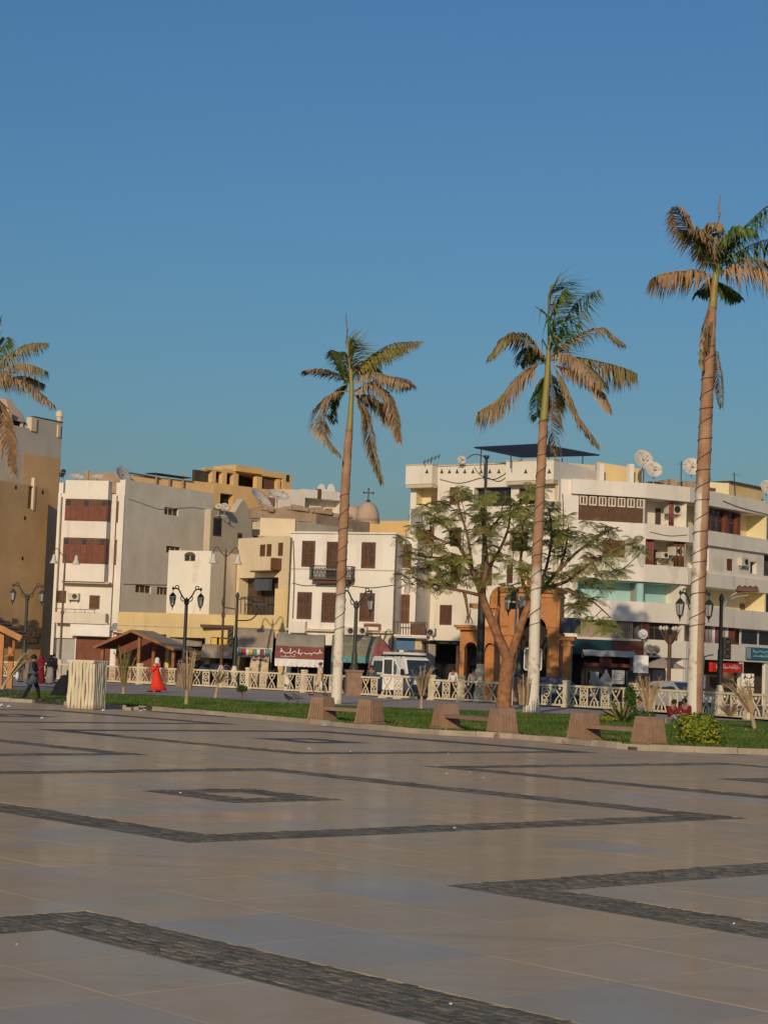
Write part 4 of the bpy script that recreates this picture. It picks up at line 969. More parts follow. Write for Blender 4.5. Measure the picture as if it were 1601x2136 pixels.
for i in range(n): a = u0+(u1-u0-.5)*i/n; mb.box(a, a+(u1-u0-.5)/n, .15+(.06 if i % 2 else 0), .3, z0, z1)
f1.put(mb, 'curtain', M['tarptan'])
mb = MB(); mb.box(f1.uz(1183, 1331)[0], f1.W, -.4, 0, zl['b0']-.14, zl['b0']-.02); f1.put(mb, 'shop_ledge', M['paleframe'])
sgr = (f1.uz(1190, 1350)[0], f1.W, zl['sg'], zl['b0']-.14)
mb = MB(); mb.box(sgr[0], sgr[1], -.3, -.01, sgr[2], sgr[3]); o = f1.put(mb, 'fascia', M['redwood'])
mb = MB(); mb.box(sgr[0], sgr[0]+(sgr[1]-sgr[0])*.58, -.32, -.3, sgr[2], sgr[3]-.02); f1.put(mb, 'fascia_panel', M['tealdark'], o)
# R2 fittings
glazing(f2, (.25, H2['r0'][1], zl['b0'], zl['t0']), 3, 1, 'wood2', .3, .3)
mb = MB(); mb.box(.0, .6, .1, .3, zl['b0'], zl['t0']); f2.put(mb, 'brick_panel', M['tarpred'])
mb = MB(); mb.box(0.05, f2.W, -.12, -.0, zl['sg'], zl['b0']); f2.put(mb, 'sign_band', M['offw'])
for a, b, z0, z1, m in ((.15, .55, zl['b3'], zl['t3']-.25, 'dark'), (1.75, 2.1, zl['b3'], zl['t3']-.4, 'dim'), (1.5, 1.9, zl['b2'], zl['t2']-.5, 'wood2')):
    mb = MB(); mb.box(a, b, 1.2, 1.29, z0, z1); f2.put(mb, 'balcony_door', M[m])
mb = MB(); mb.box(-.1, .02, .02, .25, zl['b3'], zl['t3']); f2.put(mb, 'post', M['paleframe'])
def drape(f, u0, u1, z0, z1, y, m, n=14, amp=.05, name='curtain'):
    mb = MB()
    vs = []; 
    for i in range(n*2+1):
        u = u0+(u1-u0)*i/(n*2); yy = y+amp*sin(i*1.7)+amp*.4*sin(i*.6); vs += [(u, yy, z0+.05*sin(i*.35)), (u, yy*1.0, z1)]
    mb.add(vs, [(2*i, 2*i+2, 2*i+3, 2*i+1) for i in range(n*2)])
    o = f.put(mb, name, M[m], smooth=True); s_ = o.modifiers.new('t', 'SOLIDIFY'); s_.thickness = .015; return o
drape(f2, .2, .85, zl['b2']-.1, zl['t2'], .1, 'maroon', 6)
drape(f2, 2.3, f2.W, zl['b2'], zl['t2'], .1, 'wood', 5)
drape(f2, 1.95, 2.25, zl['b3'], zl['t3']-.1, .2, 'maroon', 3)
ac_unit(f2, 1408, 1062, 1.15, .3, 'large air conditioner on the top balcony left of the tall palm')
ac_unit(f2, 1414, 1150, 1.0, .1, 'air conditioner on the middle balcony left of the tall palm')
ac_unit(f2, 1386, 1158, .7, .5, 'small air conditioner deep in the middle balcony beside the curtain')
# R3 fittings
a = f3.uz(1483, 1090)[0]; b = f3.uz(1556, 1098)[0]
glazing(f3, (a, b, zl['b3'], zl['t3']-.05), 6, 1, 'redwood', .5, .7, 'window_band', 'glass', .12)
for px in (1484, 1523, 1548):
    u = f3.uz(px, 1090)[0]; mb = MB(); mb.box(u-.18, u+.18, .3, .5, zl['b3'], zl['t3']-.1); f3.put(mb, 'shutter', M['redwood'])
u0 = f3.uz(1593, 1090, 0)[0]
for z0, z1 in ((zl['b3'], zl['t3']), (zl['b1'], zl['t1'])):
    mb = MB(); mb.box(u0-.03, u0+.15, -.15, 1.29, z0, z1); f3.put(mb, 'party_wall', M['yellow'])
    mb = MB(); mb.box(.3, u0-.03, 1.2, 1.29, z0, z1); f3.put(mb, 'recess_wall', M['yellow'])
    mb = MB(); mb.box(u0+.2, w3*.98, .5, .6, z0, z1); f3.put(mb, 'dark_window', M['glass'])
shutters(f3, H3['s2'], 'wood', 1); mb = MB(); k = H3['ad']; mb.box(k[0], k[1], .3, .35, k[2], k[3]); f3.put(mb, 'dark_window', M['dark'])
mb = MB(); k = H3['d2']; mb.box(k[0], k[1], .4, .45, k[2], k[3]); f3.put(mb, 'dark_window', M['dim'])
for px in (1547, 1562): 
    u = f3.uz(px, 1255, 1.2)[0]; mb = MB(); mb.box(u-.25, u+.25, 1.12, 1.2, zl['b1'], zl['t1']-.7); f3.put(mb, 'balcony_door', M['wood'])
ac_unit(f3, 1554, 1172, 1.0, -.3, 'air conditioner above a dark window on the angled right wall')
cable(f1, [(1172, 1030), (1174, 1100), (1170, 1200), (1172, 1300)], .03, -.06, 'pipe'); cable(f3, [(1500, 1045), (1540, 1060), (1600, 1075)], .02, -.25); cable(f2, [(1350, 1110), (1390, 1118), (1428, 1116)], .015, -.24)
# striped curtain and right windows in the lowest band
u0, u1 = f3.uz(1452, 1325)[0], f3.uz(1535, 1330)[0]
n = 12
for i in range(n): drape(f3, u0+(u1-u0)*i/n, u0+(u1-u0)*(i+1)/n-.01, zl['b0']-.15, zl['t0'], .08, ('tarptan', 'whitecloth', 'maroon', 'greycloth')[i % 4] if i < 10 else 'tarpred', 2, .04, 'striped_curtain')
u0 = f3.uz(1548, 1330)[0]
glazing(f3, (u0, w3*.97, zl['b0']+.02, zl['t0']), 6, 1, 'paleframe', .15, None, 'window_band', 'glass', .13)
mb = MB(); mb.box(.1, w3, -.1, 0, zl['sg'], zl['b0']); f3.put(mb, 'sign_band', M['offw'])
k = (f3.uz(1551, 1360)[0], f3.uz(1640, 1375)[0], zl['sg']+.15, zl['b0']-.1); mb = MB(); mb.box(*k[:2], -.2, -.1, *k[2:]); o = f3.put(mb, 'blue_sign', M['tealsign'])
mb = MB(); mb.box(k[0], k[0]+.5, -.21, -.2, k[2]+.05, k[3]-.05); f3.put(mb, 'sign_photo', M['greymetal'], o)
def scribble(mb, u0, u1, z, h, y, seed, t=.03):
    """hand-painted flowing script: loops, tall strokes and dots"""
    r_ = random.Random(seed); u = u0; zz = z
    while u < u1:
        w = r_.uniform(.5, 1.1)*h; k = r_.random(); pts = []
        for i in range(7):
            s_ = i/6; pts.append((u+w*s_, y, z + h*(.12*sin(s_*pi*2) if k < .4 else (.28*sin(s_*pi) if k < .7 else -.22*sin(s_*pi)))))
        for p, q in zip(pts, pts[1:]): mb.bar(p, q, t, t*.3, (0, 1, 0)) if False else mb.bar(p, q, .004, t)
        if r_.random() < .45: mb.bar((u+w*.3, y, z), (u+w*.35, y, z+h*r_.uniform(.55, .9)), .004, t)
        if r_.random() < .5: x = u+w*r_.uniform(.2, .8); s2 = -1 if r_.random() < .5 else 1; mb.box(x-t*.6, x+t*.6, y-.002, y+.002, z+s2*h*.4-t*.6, z+s2*h*.4+t*.6)
        u += w*(1.0 if r_.random() < .75 else 1.25)
mb = MB(); scribble(mb, k[0]+.8, k[1]-1.2, (k[2]+k[3])/2+.12, .26, -.206, 4, .035); scribble(mb, k[0]+.8, k[1]-.8, (k[2]+k[3])/2-.16, .15, -.206, 5, .025); tag(f3.put(mb, 'sign_writing', M['whitepaint'], o), kind='stuff')
k = (f3.uz(1475, 1390)[0], f3.uz(1538, 1393)[0], f3.z(1505, 1402), f3.z(1505, 1383)); mb = MB(); mb.box(k[0], k[1], -.35, -.1, k[2], k[3]); o = f3.put(mb, 'red_sign', M['redsign'])
mb = MB(); scribble(mb, k[0]+.4, k[1]-.5, (k[2]+k[3])/2, .24, -.356, 8, .04); tag(f3.put(mb, 'sign_writing', M['whitepaint'], o), kind='stuff')
for f, hh in ((f1, H1['g']), (f2, H2['g']), (f3, H3['g'])):
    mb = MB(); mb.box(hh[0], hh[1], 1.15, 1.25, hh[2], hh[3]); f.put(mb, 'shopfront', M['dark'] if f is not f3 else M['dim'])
for px in (1430, 1546, 1598):
    u = f3.uz(px, 1400)[0]; mb = MB(); mb.box(max(u-.2, 0), u+.2, -.02, .2, 0, zl['sg']); f3.put(mb, 'shop_pier', M['offw'])
# rooftop structures of the block
base = ZT
Rr = root_at('rooftop_screens', 'tan rooftop screen walls with short white piers on the balcony block', 'wall', 1270, 985, 110)
q = Fac(Rr, 1180, 962, 110, 1400, 993, 112.5)
for i, (xa, ya, xb, yb) in enumerate(((1168, 968, 1188, 968), (1186, 965, 1242, 970), (1246, 963, 1345, 979))):
    a, b = q.uz(xa, ya)[0], q.uz(xb, yb)[0]; mb = MB(); z0, z1 = q.uz(xa, ya)[1], q.uz(xb, yb)[1]
    mb.prism([(a, base-.05), (b, base-.05), (b, z1), (a, z0)], .0+.05*i, .12+.05*i); q.put(mb, 'screen', M['sandw'] if i != 2 else M['ochre'])
for px in (1241, 1303):
    u, z = q.uz(px, 974); mb = MB(); mb.box(u-.15, u+.15, -.9, -.55, base-.1, z+.1); q.put(mb, 'pier', M['white'])
mb = MB(); a, b = q.uz(1335, 990)[0], q.uz(1440, 995)[0]
for i in range(34): u = ru(a, b); w = ru(.15, .7); mb.box(u, u+w, ru(-.8, -.2), ru(0, 1), base-.05, base+ru(.15, .75))
q.put(mb, 'rubble', M['brick'])
for px, py, r, Y, yw, l in ((1340, 960, .62, 109.5, .35, 'highest large satellite dish of the trio on the right-hand roof'), (1363, 981, .5, 109.2, .1, 'smaller rust-tinted dish below the highest large one'), (1442, 975, .58, 112, .0, 'satellite dish half hidden by the tall palm trunk'), (1598, 1018, .5, 117, .3, 'satellite dish cut by the right picture edge on the roof')):
    p = P(px, py, Y); dish(p, r, yw, .35, l, base)
Rr = root_at('rooftop_room', 'pale yellow rooftop room with flat dark roof at the right edge', 'building', 1540, 1010, 118)
q = Fac(Rr, 1470, 1003, 115.5, 1520, 1003, 116); mb = MB(); mb.box(0, q.W, 0, 3, base-.1, q.ztop-.05); q.put(mb, 'wall', M['yellow'])
mb = MB(); mb.box(.3, .75, -.01, .05, q.z(1488, 1025), q.z(1488, 1018)); q.put(mb, 'window', M['wood2'])
q2 = Fac(Rr, 1520, 1003, 116, 1592, 1020, 119.5); mb = MB(); mb.box(0, q2.W, .02, 3, base-.1, q2.ztop-.1); q2.put(mb, 'side_wall', M['ochre'])
mb = MB(); mb.box(-.1, q2.W+.1, -.15, 3, q2.ztop-.1, q2.ztop); q2.put(mb, 'roof', M['dim'])
for px, py0, py1, Y, l in ((1420, 962, 1005, 111, 'thin green rooftop pole between the satellite dishes'), (1533, 985, 1045, 115, 'thin slanted aerial on the roof at the right'), (1013, 958, 972, 108, None)):
    if not l: continue
    a, b = P(px, py1, Y), P(px-3 if px > 1500 else px, py0, Y); e = empty('rooftop_pole', (a.x, a.y, base), 0, l, 'pole')
    mb = MB(); mb.tube([(0, 0, -.02), (b.x-a.x, 0, b.z-base)], .035, 6); mb.bar((-.25, 0, .02), (.25, 0, .02), .05); mb.build('mast', M['irongreen'], e); mb = MB(); mb.bar((-.3, 0, (b.z-base)*.9), (.3, 0, (b.z-base)*.9), .025); mb.build('crossbar', M['irongreen'], e)
# infill houses beyond the gaps so that no sky shows under the skyline
R = root_at('alley_house', 'shaded house wall in the alley between shuttered house and cream wing', 'building', 880, 1150, 114)
f = Fac(R, 846, 1150, 118, 905, 1160, 118); body(f, 0, f.z(870, 1108), 4, M['sandw'], [f.rect(855, 1170, 868, 1200)], .3); shutters(f, f.rect(855, 1170, 868, 1200), 'wood2', 1)
# ================================================================== fence
UNIT = .83
def mk_cross():
    mb = MB(); h0, h1 = .16, .98; w = UNIT/2-.05
    for sgn in (1, -1):
        pts = [(sgn*-w*.82, 0, h0), (sgn*-w*.5, 0, h0+.22), (0, 0, (h0+h1)/2), (sgn*w*.5, 0, h1-.22), (sgn*w*.82, 0, h1)]
        pts = [tuple(p) for p in spline(pts, 3)]
        for p, q in zip(pts, pts[1:]): mb.bar(p, q, .05 if sgn > 0 else .046, .05)
    mb.bar((-w*.0, 0, h0), (0, 0, h0+.2), .05); mb.lathe([(.03, -.06), (.075, 0), (.03, .06)], 6, (0, 0, h1-.1))
    return mb.mesh('cross_motif', M['fence'])
def mk_ring():
    mb = MB(); c = .62; r = .17
    pts = [(r*cos(2*pi*i/12), 0, c+r*sin(2*pi*i/12)) for i in range(13)]
    for p, q in zip(pts, pts[1:]): mb.bar(p, q, .05, .048)
    mb.lathe([(.02, -.07), (.08, 0), (.02, .07)], 6, (0, 0, c))
    for z in (.32, .9): mb.bar((-.26, 0, z), (.26, 0, z), .05, .05)
    mb.bar((-.2, 0, .25), (.2, 0, .25), .05, .045)
    for x in (-.27, .27): mb.bar((x, 0, .16), (x, 0, .98), .055)
    for x in (-.09, .09): mb.bar((x, 0, .9), (x, 0, .99), .05); mb.bar((x, 0, .14), (x, 0, .24), .05)
    mb.bar((0, 0, c+r), (0, 0, .9), .05); mb.bar((0, 0, .32), (0, 0, c-r), .05)
    return mb.mesh('ring_motif', M['fence'])
CROSS, RING = mk_cross(), mk_ring()
pm = MB(); pm.box(-.13, .13, -.13, .13, 0, 1.2); pm.taper(0, 0, 1.2, 1.3, .32, .32, .26, .26); pm.box(-.17, .17, -.17, .17, -.02, .1)
POST = pm.mesh('post', M['fence'])
rails = {}
def rail_mesh(n):
    if n not in rails:
        out = []
        for z0, z1, nm in ((.98, 1.08, 'top_rail'), (.06, .15, 'bottom_rail')):
            mb = MB(); mb.box(-.04, n*UNIT+.04, -.055, .055, z0, z1); out.append((nm, mb.mesh(nm, M['fence'])))
        rails[n] = out
    return rails[n]
def fence_run(p0, p1, label, posts=(0, 1), start=0, name='balustrade_fence', group='cream balustrade along the road'):
    d = p1-p0; n = max(1, int(round(d.length/UNIT))); sc = d.length/(n*UNIT); rz = atan2(d.y, d.x)
    e = empty(name, (p0.x, p0.y, 0), rz, label, 'fence', group)
    for nm, me in rail_mesh(n): link(nm, me, e, (0, 0, 0), None, (sc, 1, 1))
    for i in range(n):
        link('cross_motif' if (i+start) % 2 == 0 else 'ring_motif', CROSS if (i+start) % 2 == 0 else RING, e, ((i+.5)*UNIT*sc, 0, 0), None, (sc, 1, 1))
        if i: 
            pass
    if 0 in posts: link('post', POST, e, (0, 0, 0))
    if 1 in posts: link('post', POST, e, (d.length, 0, 0))
    return e
runs = [(-130, 0, (0,), 'fence stretch at the far left picture edge behind the wooden kiosk post'), (2, 176, (1,), 'fence stretch behind the walking group on the left'), (178, 290, (1,), 'fence stretch behind the log-clad bin and young palm'), (293, 366, (), 'fence stretch behind the woman in red'), (400, 517, (1,), 'fence stretch between the lamp pedestal and the round bush'),
        (520, 633, (1,), 'fence stretch behind the round clipped bush and birds'), (636, 716, (), 'fence stretch behind the walking man in beige'), (753, 788, (), 'short fence stretch right of the lamp pedestal by the van'), (899, 960, (0, 1), 'fence stretch just right of the parked van'), (963, 1062, (), 'fence stretch behind the leafy tree trunk'), (1098, 1180, (1,), 'fence stretch behind the second palm trunk'), (1184, 1318, (1,), 'fence stretch in front of the brown shop, left of the dark bush'), (1321, 1440, (0,), 'fence stretch between the dry yucca and the tall palm'), (1462, 1560, (1,), 'fence stretch right of the tall palm trunk'), (1563, 1800, (), 'fence stretch running out of the right picture edge')]
for a, b, ps, l in runs: fence_run(fence_pt(a), fence_pt(b), l, ps)
# the loose panel leaning out in front of the van
p0, p1 = fence_pt(786)+Vector((.2, -3.2, 0)), fence_pt(856)+Vector((.2, -3.0, 0))
e = fence_run(p0, p1, 'loose balustrade panel standing out of line in front of the parked van', (), 0)
e.scale = (1, 1, 1.12); e.location.z = .0
for x in (.3, 1.5):
    mb = MB(); mb.box(x-.12, x+.12, -.35, .35, 0, .09); mb.build('foot', M['cream'], e)

# ================================================================== lamp posts
def pedestal(px, Y, w, h, label=None):
    hz = 1392.2+.0363*(px-CX); p = P(px, hz+EYE*FPX/Y, Y); return Vector((p.x, p.y, 0))
def lantern(e, x, z, s=1.0, m='iron'):
    mb = MB(); mb.tube([(x, 0, z+.62*s), (x, 0, z+.42*s)], .015*s, 5)
    mb.lathe([(.02*s, .45*s), (.06*s, .42*s), (.17*s, .28*s), (.19*s, .22*s)], 6, (x, 0, z)); mb.lathe([(.12*s, -.22*s), (.06*s, -.30*s), (.03*s, -.36*s), (.01*s, -.5*s)], 6, (x, 0, z))
    for k in range(6): w = 2*pi*k/6; mb.bar((x+.18*s*cos(w), .18*s*sin(w), z+.22*s), (x+.115*s*cos(w), .115*s*sin(w), z-.22*s), .022*s)
    o = mb.build('lantern', M[m], e); g = MB(); g.lathe([(.11*s, -.2*s), (.165*s, .2*s)], 6, (x, 0, z)); g.build('lantern_glass', M['greymetal'], o)
def twin_lamp(px, Y, ytop, label, pw=.85, ph=1.35, spread=1.1, m='irongreen', ped='pedestal'):
    b = pedestal(px, Y, pw, ph); zt = P(px, ytop, Y).z
    e = empty('street_lamp', b, 0.15, label, 'street lamp', 'twin-lantern street lamps')
    mb = MB(); mb.box(-pw/2, pw/2, -pw/2, pw/2, 0, ph-.12); mb.box(-pw/2-.06, pw/2+.06, -pw/2-.06, pw/2+.06, ph-.12, ph); mb.box(-pw/2-.08, pw/2+.08, -pw/2-.08, pw/2+.08, -.01, .12); mb.build('pedestal', M[ped], e)
    mb = MB(); zf = zt-.9
    mb.lathe([(.26, ph), (.26, ph+.12), (.17, ph+.3), (.15, ph+.9), (.11, ph+1.0), (.10, zf-.2), (.16, zf-.1), (.16, zf), (.1, zf+.08), (.04, zf+.25)], 12); mb.build('pole', M[m], e)
    for s in (-1, 1):
        mb = MB(); pts = spline([(0, 0, zf), (s*spread*.35, 0, zf+.35), (s*spread*.6, 0, zf+.72), (s*spread*.9, 0, zf+.78), (s*spread, 0, zf+.68)], 5); mb.tube(pts, .05, 6)
        mb.tube(spline([(s*spread*.85, 0, zf+.78), (s*spread*.8, 0, zf+.95), (s*spread*.6, 0, zf+.92), (s*spread*.62, 0, zf+.78)], 4), .03, 5)
        mb.tube(spline([(s*.1, 0, zf+.1), (s*spread*.3, 0, zf+.02), (s*spread*.42, 0, zf+.2), (s*spread*.36, 0, zf+.36)], 4), .03, 5)
        mb.lathe([(.03, 0), (.08, .06), (.02, .2)], 6, (s*spread, 0, zf+.7)); mb.build('arm', M[m], e); lantern(e, s*spread, zf+.02, 1.15, m)
    return e
twin_lamp(48, 122, 1218, 'twin-lantern lamp post in front of the tan wall at the left edge', .7, 1.2, .95)
twin_lamp(381, 111.5, 1224, 'dark twin-lantern lamp post on a brown pedestal right of the woman in red', .75, 1.4, .85, 'iron')
twin_lamp(736, 101, 1228, 'twin-lantern lamp post on a brown pedestal right of the middle palm', .85, 1.4, .8)
twin_lamp(1080, 92, 1226, 'twin-lantern lamp post on a brown pedestal between tree and second palm', .75, 1.35, .65)
twin_lamp(1443, 83, 1232, 'twin-lantern lamp post half hidden behind the tall palm trunk', .6, 1.2, .68, 'iron')
def bell_lamp(px, Y, ytop, label, m='iron', base=1.35, spread=.75):
    b = pedestal(px, Y, 1, 1); zt = P(px, ytop, Y).z
    e = empty('bell_lamp', b, .1, label, 'street lamp', 'tall bell-shaded street lamps')
    mb = MB(); mb.lathe([(.24, 0), (.24, .3), (.15, .42), (.14, .8), (.2, .95), (.2, 1.1), (.13, 1.25), (.13, base)], 12); mb.build('base', M['cream'], e)
    mb = MB(); mb.lathe([(.085, base), (.075, zt*.5), (.06, zt-.6), (.09, zt-.5), (.05, zt-.3), (.02, zt)], 10); mb.lathe([(.1, zt*.5), (.12, zt*.5+.1), (.1, zt*.5+.25)], 10); mb.build('pole', M[m], e)
    for s in (-1, 1):
        mb = MB(); mb.tube(spline([(0, 0, zt-.5), (s*spread*.3, 0, zt-.35), (s*spread*.75, 0, zt+.05), (s*spread, 0, zt-.15), (s*spread, 0, zt-.4)], 5), .035, 6); mb.build('arm', M[m], e)
        mb = MB(); mb.lathe([(.05, .1), (.1, .02), (.15, -.25), (.26, -.48), (.3, -.52), (.27, -.52), (.1, -.2)], 12, (s*spread, 0, zt-.45)); mb.build('shade', M['ac'], e)
    return e
bell_lamp(123, 124, 1146, 'tall bell-shaded lamp in front of the wooden bay windows', 'pipe')
bell_lamp(459, 113, 1143, 'tall bell-shaded lamp in front of the white annex', 'wood2')
# lamp + signal posts
def signal_head(e, x, z, s=1.0):
    mb = MB(); mb.box(x-.17*s, x+.17*s, -.15, .15, z-.5*s, z+.5*s); o = mb.build('signal_head', M['iron'], e)
    for k in (-.32, 0, .32):
        mb = MB(); mb.lathe([(.11*s, 0), (.13*s, .0), (.13*s, .16), (.115*s, .16), (.11*s, .02)], 10); mb.build('visor', M['iron'], o, (x, -.15, z+k*s), (pi/2, 0, 0))
def signal_lamp(px, Y, ytop, label, arm, head, zs, m='iron'):
    b = pedestal(px, Y, 1, 1); zt = P(px, ytop, Y).z
    e = empty('traffic_signal', b, 0, label, 'traffic light', 'traffic signal posts')
    mb = MB(); mb.lathe([(.22, 0), (.22, .3), (.15, .42), (.14, .8), (.2, .95), (.2, 1.1), (.14, 1.25), (.14, 1.35)], 12); mb.build('base', M['cream'], e)
    mb = MB(); mb.lathe([(.13, 1.35), (.12, zt*.55), (.09, zt*.56), (.08, zt-.2), (.12, zt-.15), (.1, zt), (.03, zt+.15)], 10); mb.build('pole', M[m], e)
    mb = MB(); mb.tube(arm(zt), .04, 6); mb.build('arm', M['greymetal'] if px > 1000 else M[m], e)
    signal_head(e, head, zs, 1.0)
    return e, zt
e, zt = signal_lamp(487, 112.5, 1240, 'traffic signal post with curved lamp arms in front of the dark balcony', lambda z: spline([(0, 0, z-.3), (.6, 0, z-.25), (1.6, 0, z-.55)], 6), -.33, 3.1)
mb = MB(); mb.taper(1.4, 0, zt-.62, zt-.48, 1.0, .4, .8, .3); mb.build('lamp_head', M['iron'], e)
mb = MB(); mb.tube(spline([(0, 0, zt-1.6), (.9, 0, zt-1.5), (1.3, 0, zt-.9), (.9, 0, zt-.3)], 5), .04, 5); mb.tube(spline([(-.1, 0, zt-.9), (-.9, 0, zt-.7), (-.75, 0, zt+.2)], 5), .04, 5); mb.build('scroll', M['iron'], e)
e, zt = signal_lamp(1499, 82, 1245, 'black traffic signal post with arched lamp arm right of the tall palm', lambda z: spline([(0, 0, z-.7), (.3, 0, z-.1), (.75, 0, z+.25), (1.4, 0, z+.3)], 6), .28, 3.0)
mb = MB(); mb.taper(1.15, 0, zt+.28, zt+.42, 1.0, .45, .9, .4)
for k in range(4): mb.lathe([(.11, 0), (.12, .08), (.02, .16)], 8, (.8+.24*k, 0, zt+.4))
mb.build('lamp_head', M['wood2'], e)
mb = MB(); mb.tube(spline([(0, 0, zt-.6), (.5, 0, zt-.05), (1.2, 0, zt+.12)], 6), .03, 5); mb.build('arm', M['greymetal'], e)
# tall slender mast with wire
b = pedestal(998, 93, 1, 1); zt = P(1013, 958, 94).z
e = empty('tall_lamp_mast', b, 0, 'tallest dark mast rising past the leafy tree to roof height', 'lamp mast')
mb = MB(); mb.lathe([(.28, 0), (.28, .5), (.19, .62), (.17, 1.2), (.25, 1.4), (.25, 1.6), (.18, 1.75), (.18, 1.95)], 12); mb.build('base', M['cream'], e)
mb = MB(); mb.lathe([(.2, 1.95), (.19, 5.9), (.13, 6.0), (.09, 6.4), (.075, zt-.1), (.14, zt-.05), (.14, zt+.08)], 10); mb.build('pole', M['iron'], e)
mb = MB(); mb.tube(spline([(0, 0, zt), (-.6, 0, zt+.12), (-1, 0, zt-.1)], 4), .03, 5); mb.build('wire_bracket', M['iron'], e)
# thin white signpost with a camera box and a street sign frame
b = pedestal(1066, 89, 1, 1); zt = P(1078, 1228, 89).z
e = empty('camera_post', b, 0, 'thin pale post carrying cameras and boxes beside the leafy tree', 'post')
mb = MB(); mb.tube([(0, 0, 0), (.12, 0, zt)], .055, 8); mb.build('pole', M['paleframe'], e)
for x, z, w, h, m in ((-.18, -.35, .26, .5, 'irongreen'), (.28, -.6, .24, .5, 'ac'), (-.05, -.05, .3, .2, 'iron'), (-.2, -.85, .3, .3, 'irongreen')):
    mb = MB(); mb.box(x-w/2+.1, x+w/2+.1, -.15, .15, zt+z-h/2, zt+z+h/2); mb.build('device_box', M[m], e)
b = pedestal(1108, 86, 1, 1); z0, z1 = P(1108, 1398, 86).z, P(1108, 1353, 86).z
e = empty('sign_frame', b, 0, 'rounded white framed road sign seen from behind, behind the second palm', 'sign')
mb = MB(); mb.tube([(0, .03, 0), (0, .03, z1)], .04, 8); mb.build('pole', M['greymetal'], e)
mb = MB(); mb.box(-.36, .36, -.02, .0, z0, z1); mb.build('panel', M['tarpgreen'], e)
fr = MB(); r_ = .1; w_ = .4
pts = []
for cx_, cz_, a0 in ((w_-r_, z1-r_, 0), (-w_+r_, z1-r_, pi/2), (-w_+r_, z0+r_, pi), (w_-r_, z0+r_, 1.5*pi)):
    for k in range(5): a = a0+pi/2*k/4; pts.append((cx_+r_*cos(a), -.03, cz_+r_*sin(a)))
fr.tube(pts+[pts[0]], .03, 6); fr.build('frame', M['whitepaint'], e)
b = pedestal(1462, 76, 1, 1); e = empty('thin_post', b, 0, 'thin galvanised post with hooked top right of the tall palm', 'post'); zt = P(1465, 1365, 76).z
mb = MB(); mb.tube(spline([(0, 0, 0), (.05, 0, zt-.35), (.15, 0, zt-.08), (.45, 0, zt)], 5), .035, 6); mb.build('pole', M['greymetal'], e); mb = MB(); mb.box(.05, .13, -.04, .04, 1.2, 1.75); mb.build('tag', M['whitepaint'], e)
b = pedestal(1393, 97, 1, 1); zt = P(1393, 1312, 97).z
e = empty('branching_lamp', b, 0, 'brown lamp post branching into several small globes near the shop', 'street lamp')
mb = MB(); mb.lathe([(.16, 0), (.14, .3), (.11, .5), (.1, zt-.8), (.05, zt-.3)], 8); mb.build('pole', M['wood2'], e)
for k in range(6):
    a = 2*pi*k/6; mb = MB(); mb.tube(spline([(0, 0, zt-.9), (.3*cos(a), .3*sin(a), zt-.5), (.5*cos(a), .5*sin(a), zt-.05)], 4), .035, 5); mb.build('branch', M['wood2'], e)
    mb = MB(); mb.lathe([(.02, -.1), (.1, -.02), (.1, .08), (.02, .16)], 8, (.5*cos(a), .5*sin(a), zt)); mb.build('globe', M['ac'], e)

# ================================================================== stone benches
def bench(xa, ya, xb, yb, label):
    a, b = G(xa, ya), G(xb, yb); d = b-a; e = empty('stone_bench', (a.x, a.y, 0), atan2(d.y, d.x), label, 'bench', 'granite benches along the kerb')
    L_ = d.length
    for x in (0, L_):
        mb = MB(); mb.taper(x, 0, .09, .64, .58, .58, .46, .46); p = mb.build('pillar', M['pinkstone'], e)
        mb = MB(); mb.taper(x, 0, -.01, .09, .74, .74, .70, .70); mb.taper(x, 0, .09, .13, .69, .69, .60, .60); mb.build('plinth', M['pinkstone'], p)
        mb = MB(); mb.taper(x, 0, .64, .72, .46, .46, .43, .43); mb.build('cap', M['pinkstone'], p)
        for sx, sy in ((0, -1), (1, 0), (-1, 0), (0, 1)):
            for k in range(5):
                t = (k-2)*.092; mb = MB()
                q0 = .295; q1 = .245
                if sx == 0: mb.bar((x+t*1.05, sy*(q0+.004), .15), (x+t*.85, sy*(q1+.006), .55), .045, .03, (0, sy, 0))
                else: mb.bar((x+sx*(q0+.004), t*1.05, .15), (x+sx*(q1+.006), t*.85, .55), .045, .03, (sx, 0, 0))
                if not ((sx == 1 and x == 0) or (sx == -1 and x > 0)): mb.build('rib', M['pinkstone'], p)
    mb = MB(); mb.box(.14, L_-.14, -.2, .2, .37, .46); mb.build('seat', M['pinkstone'], e)
    return e
bench(671, 1509, 770, 1515.5, 'granite bench at the foot of the middle palm, farthest of the three')
bench(929, 1527, 1046, 1538.5, 'granite bench near the leafy tree trunk, middle of the three')
bench(1217, 1552, 1352, 1563, 'granite bench in front of the spiky plants, nearest of the three')

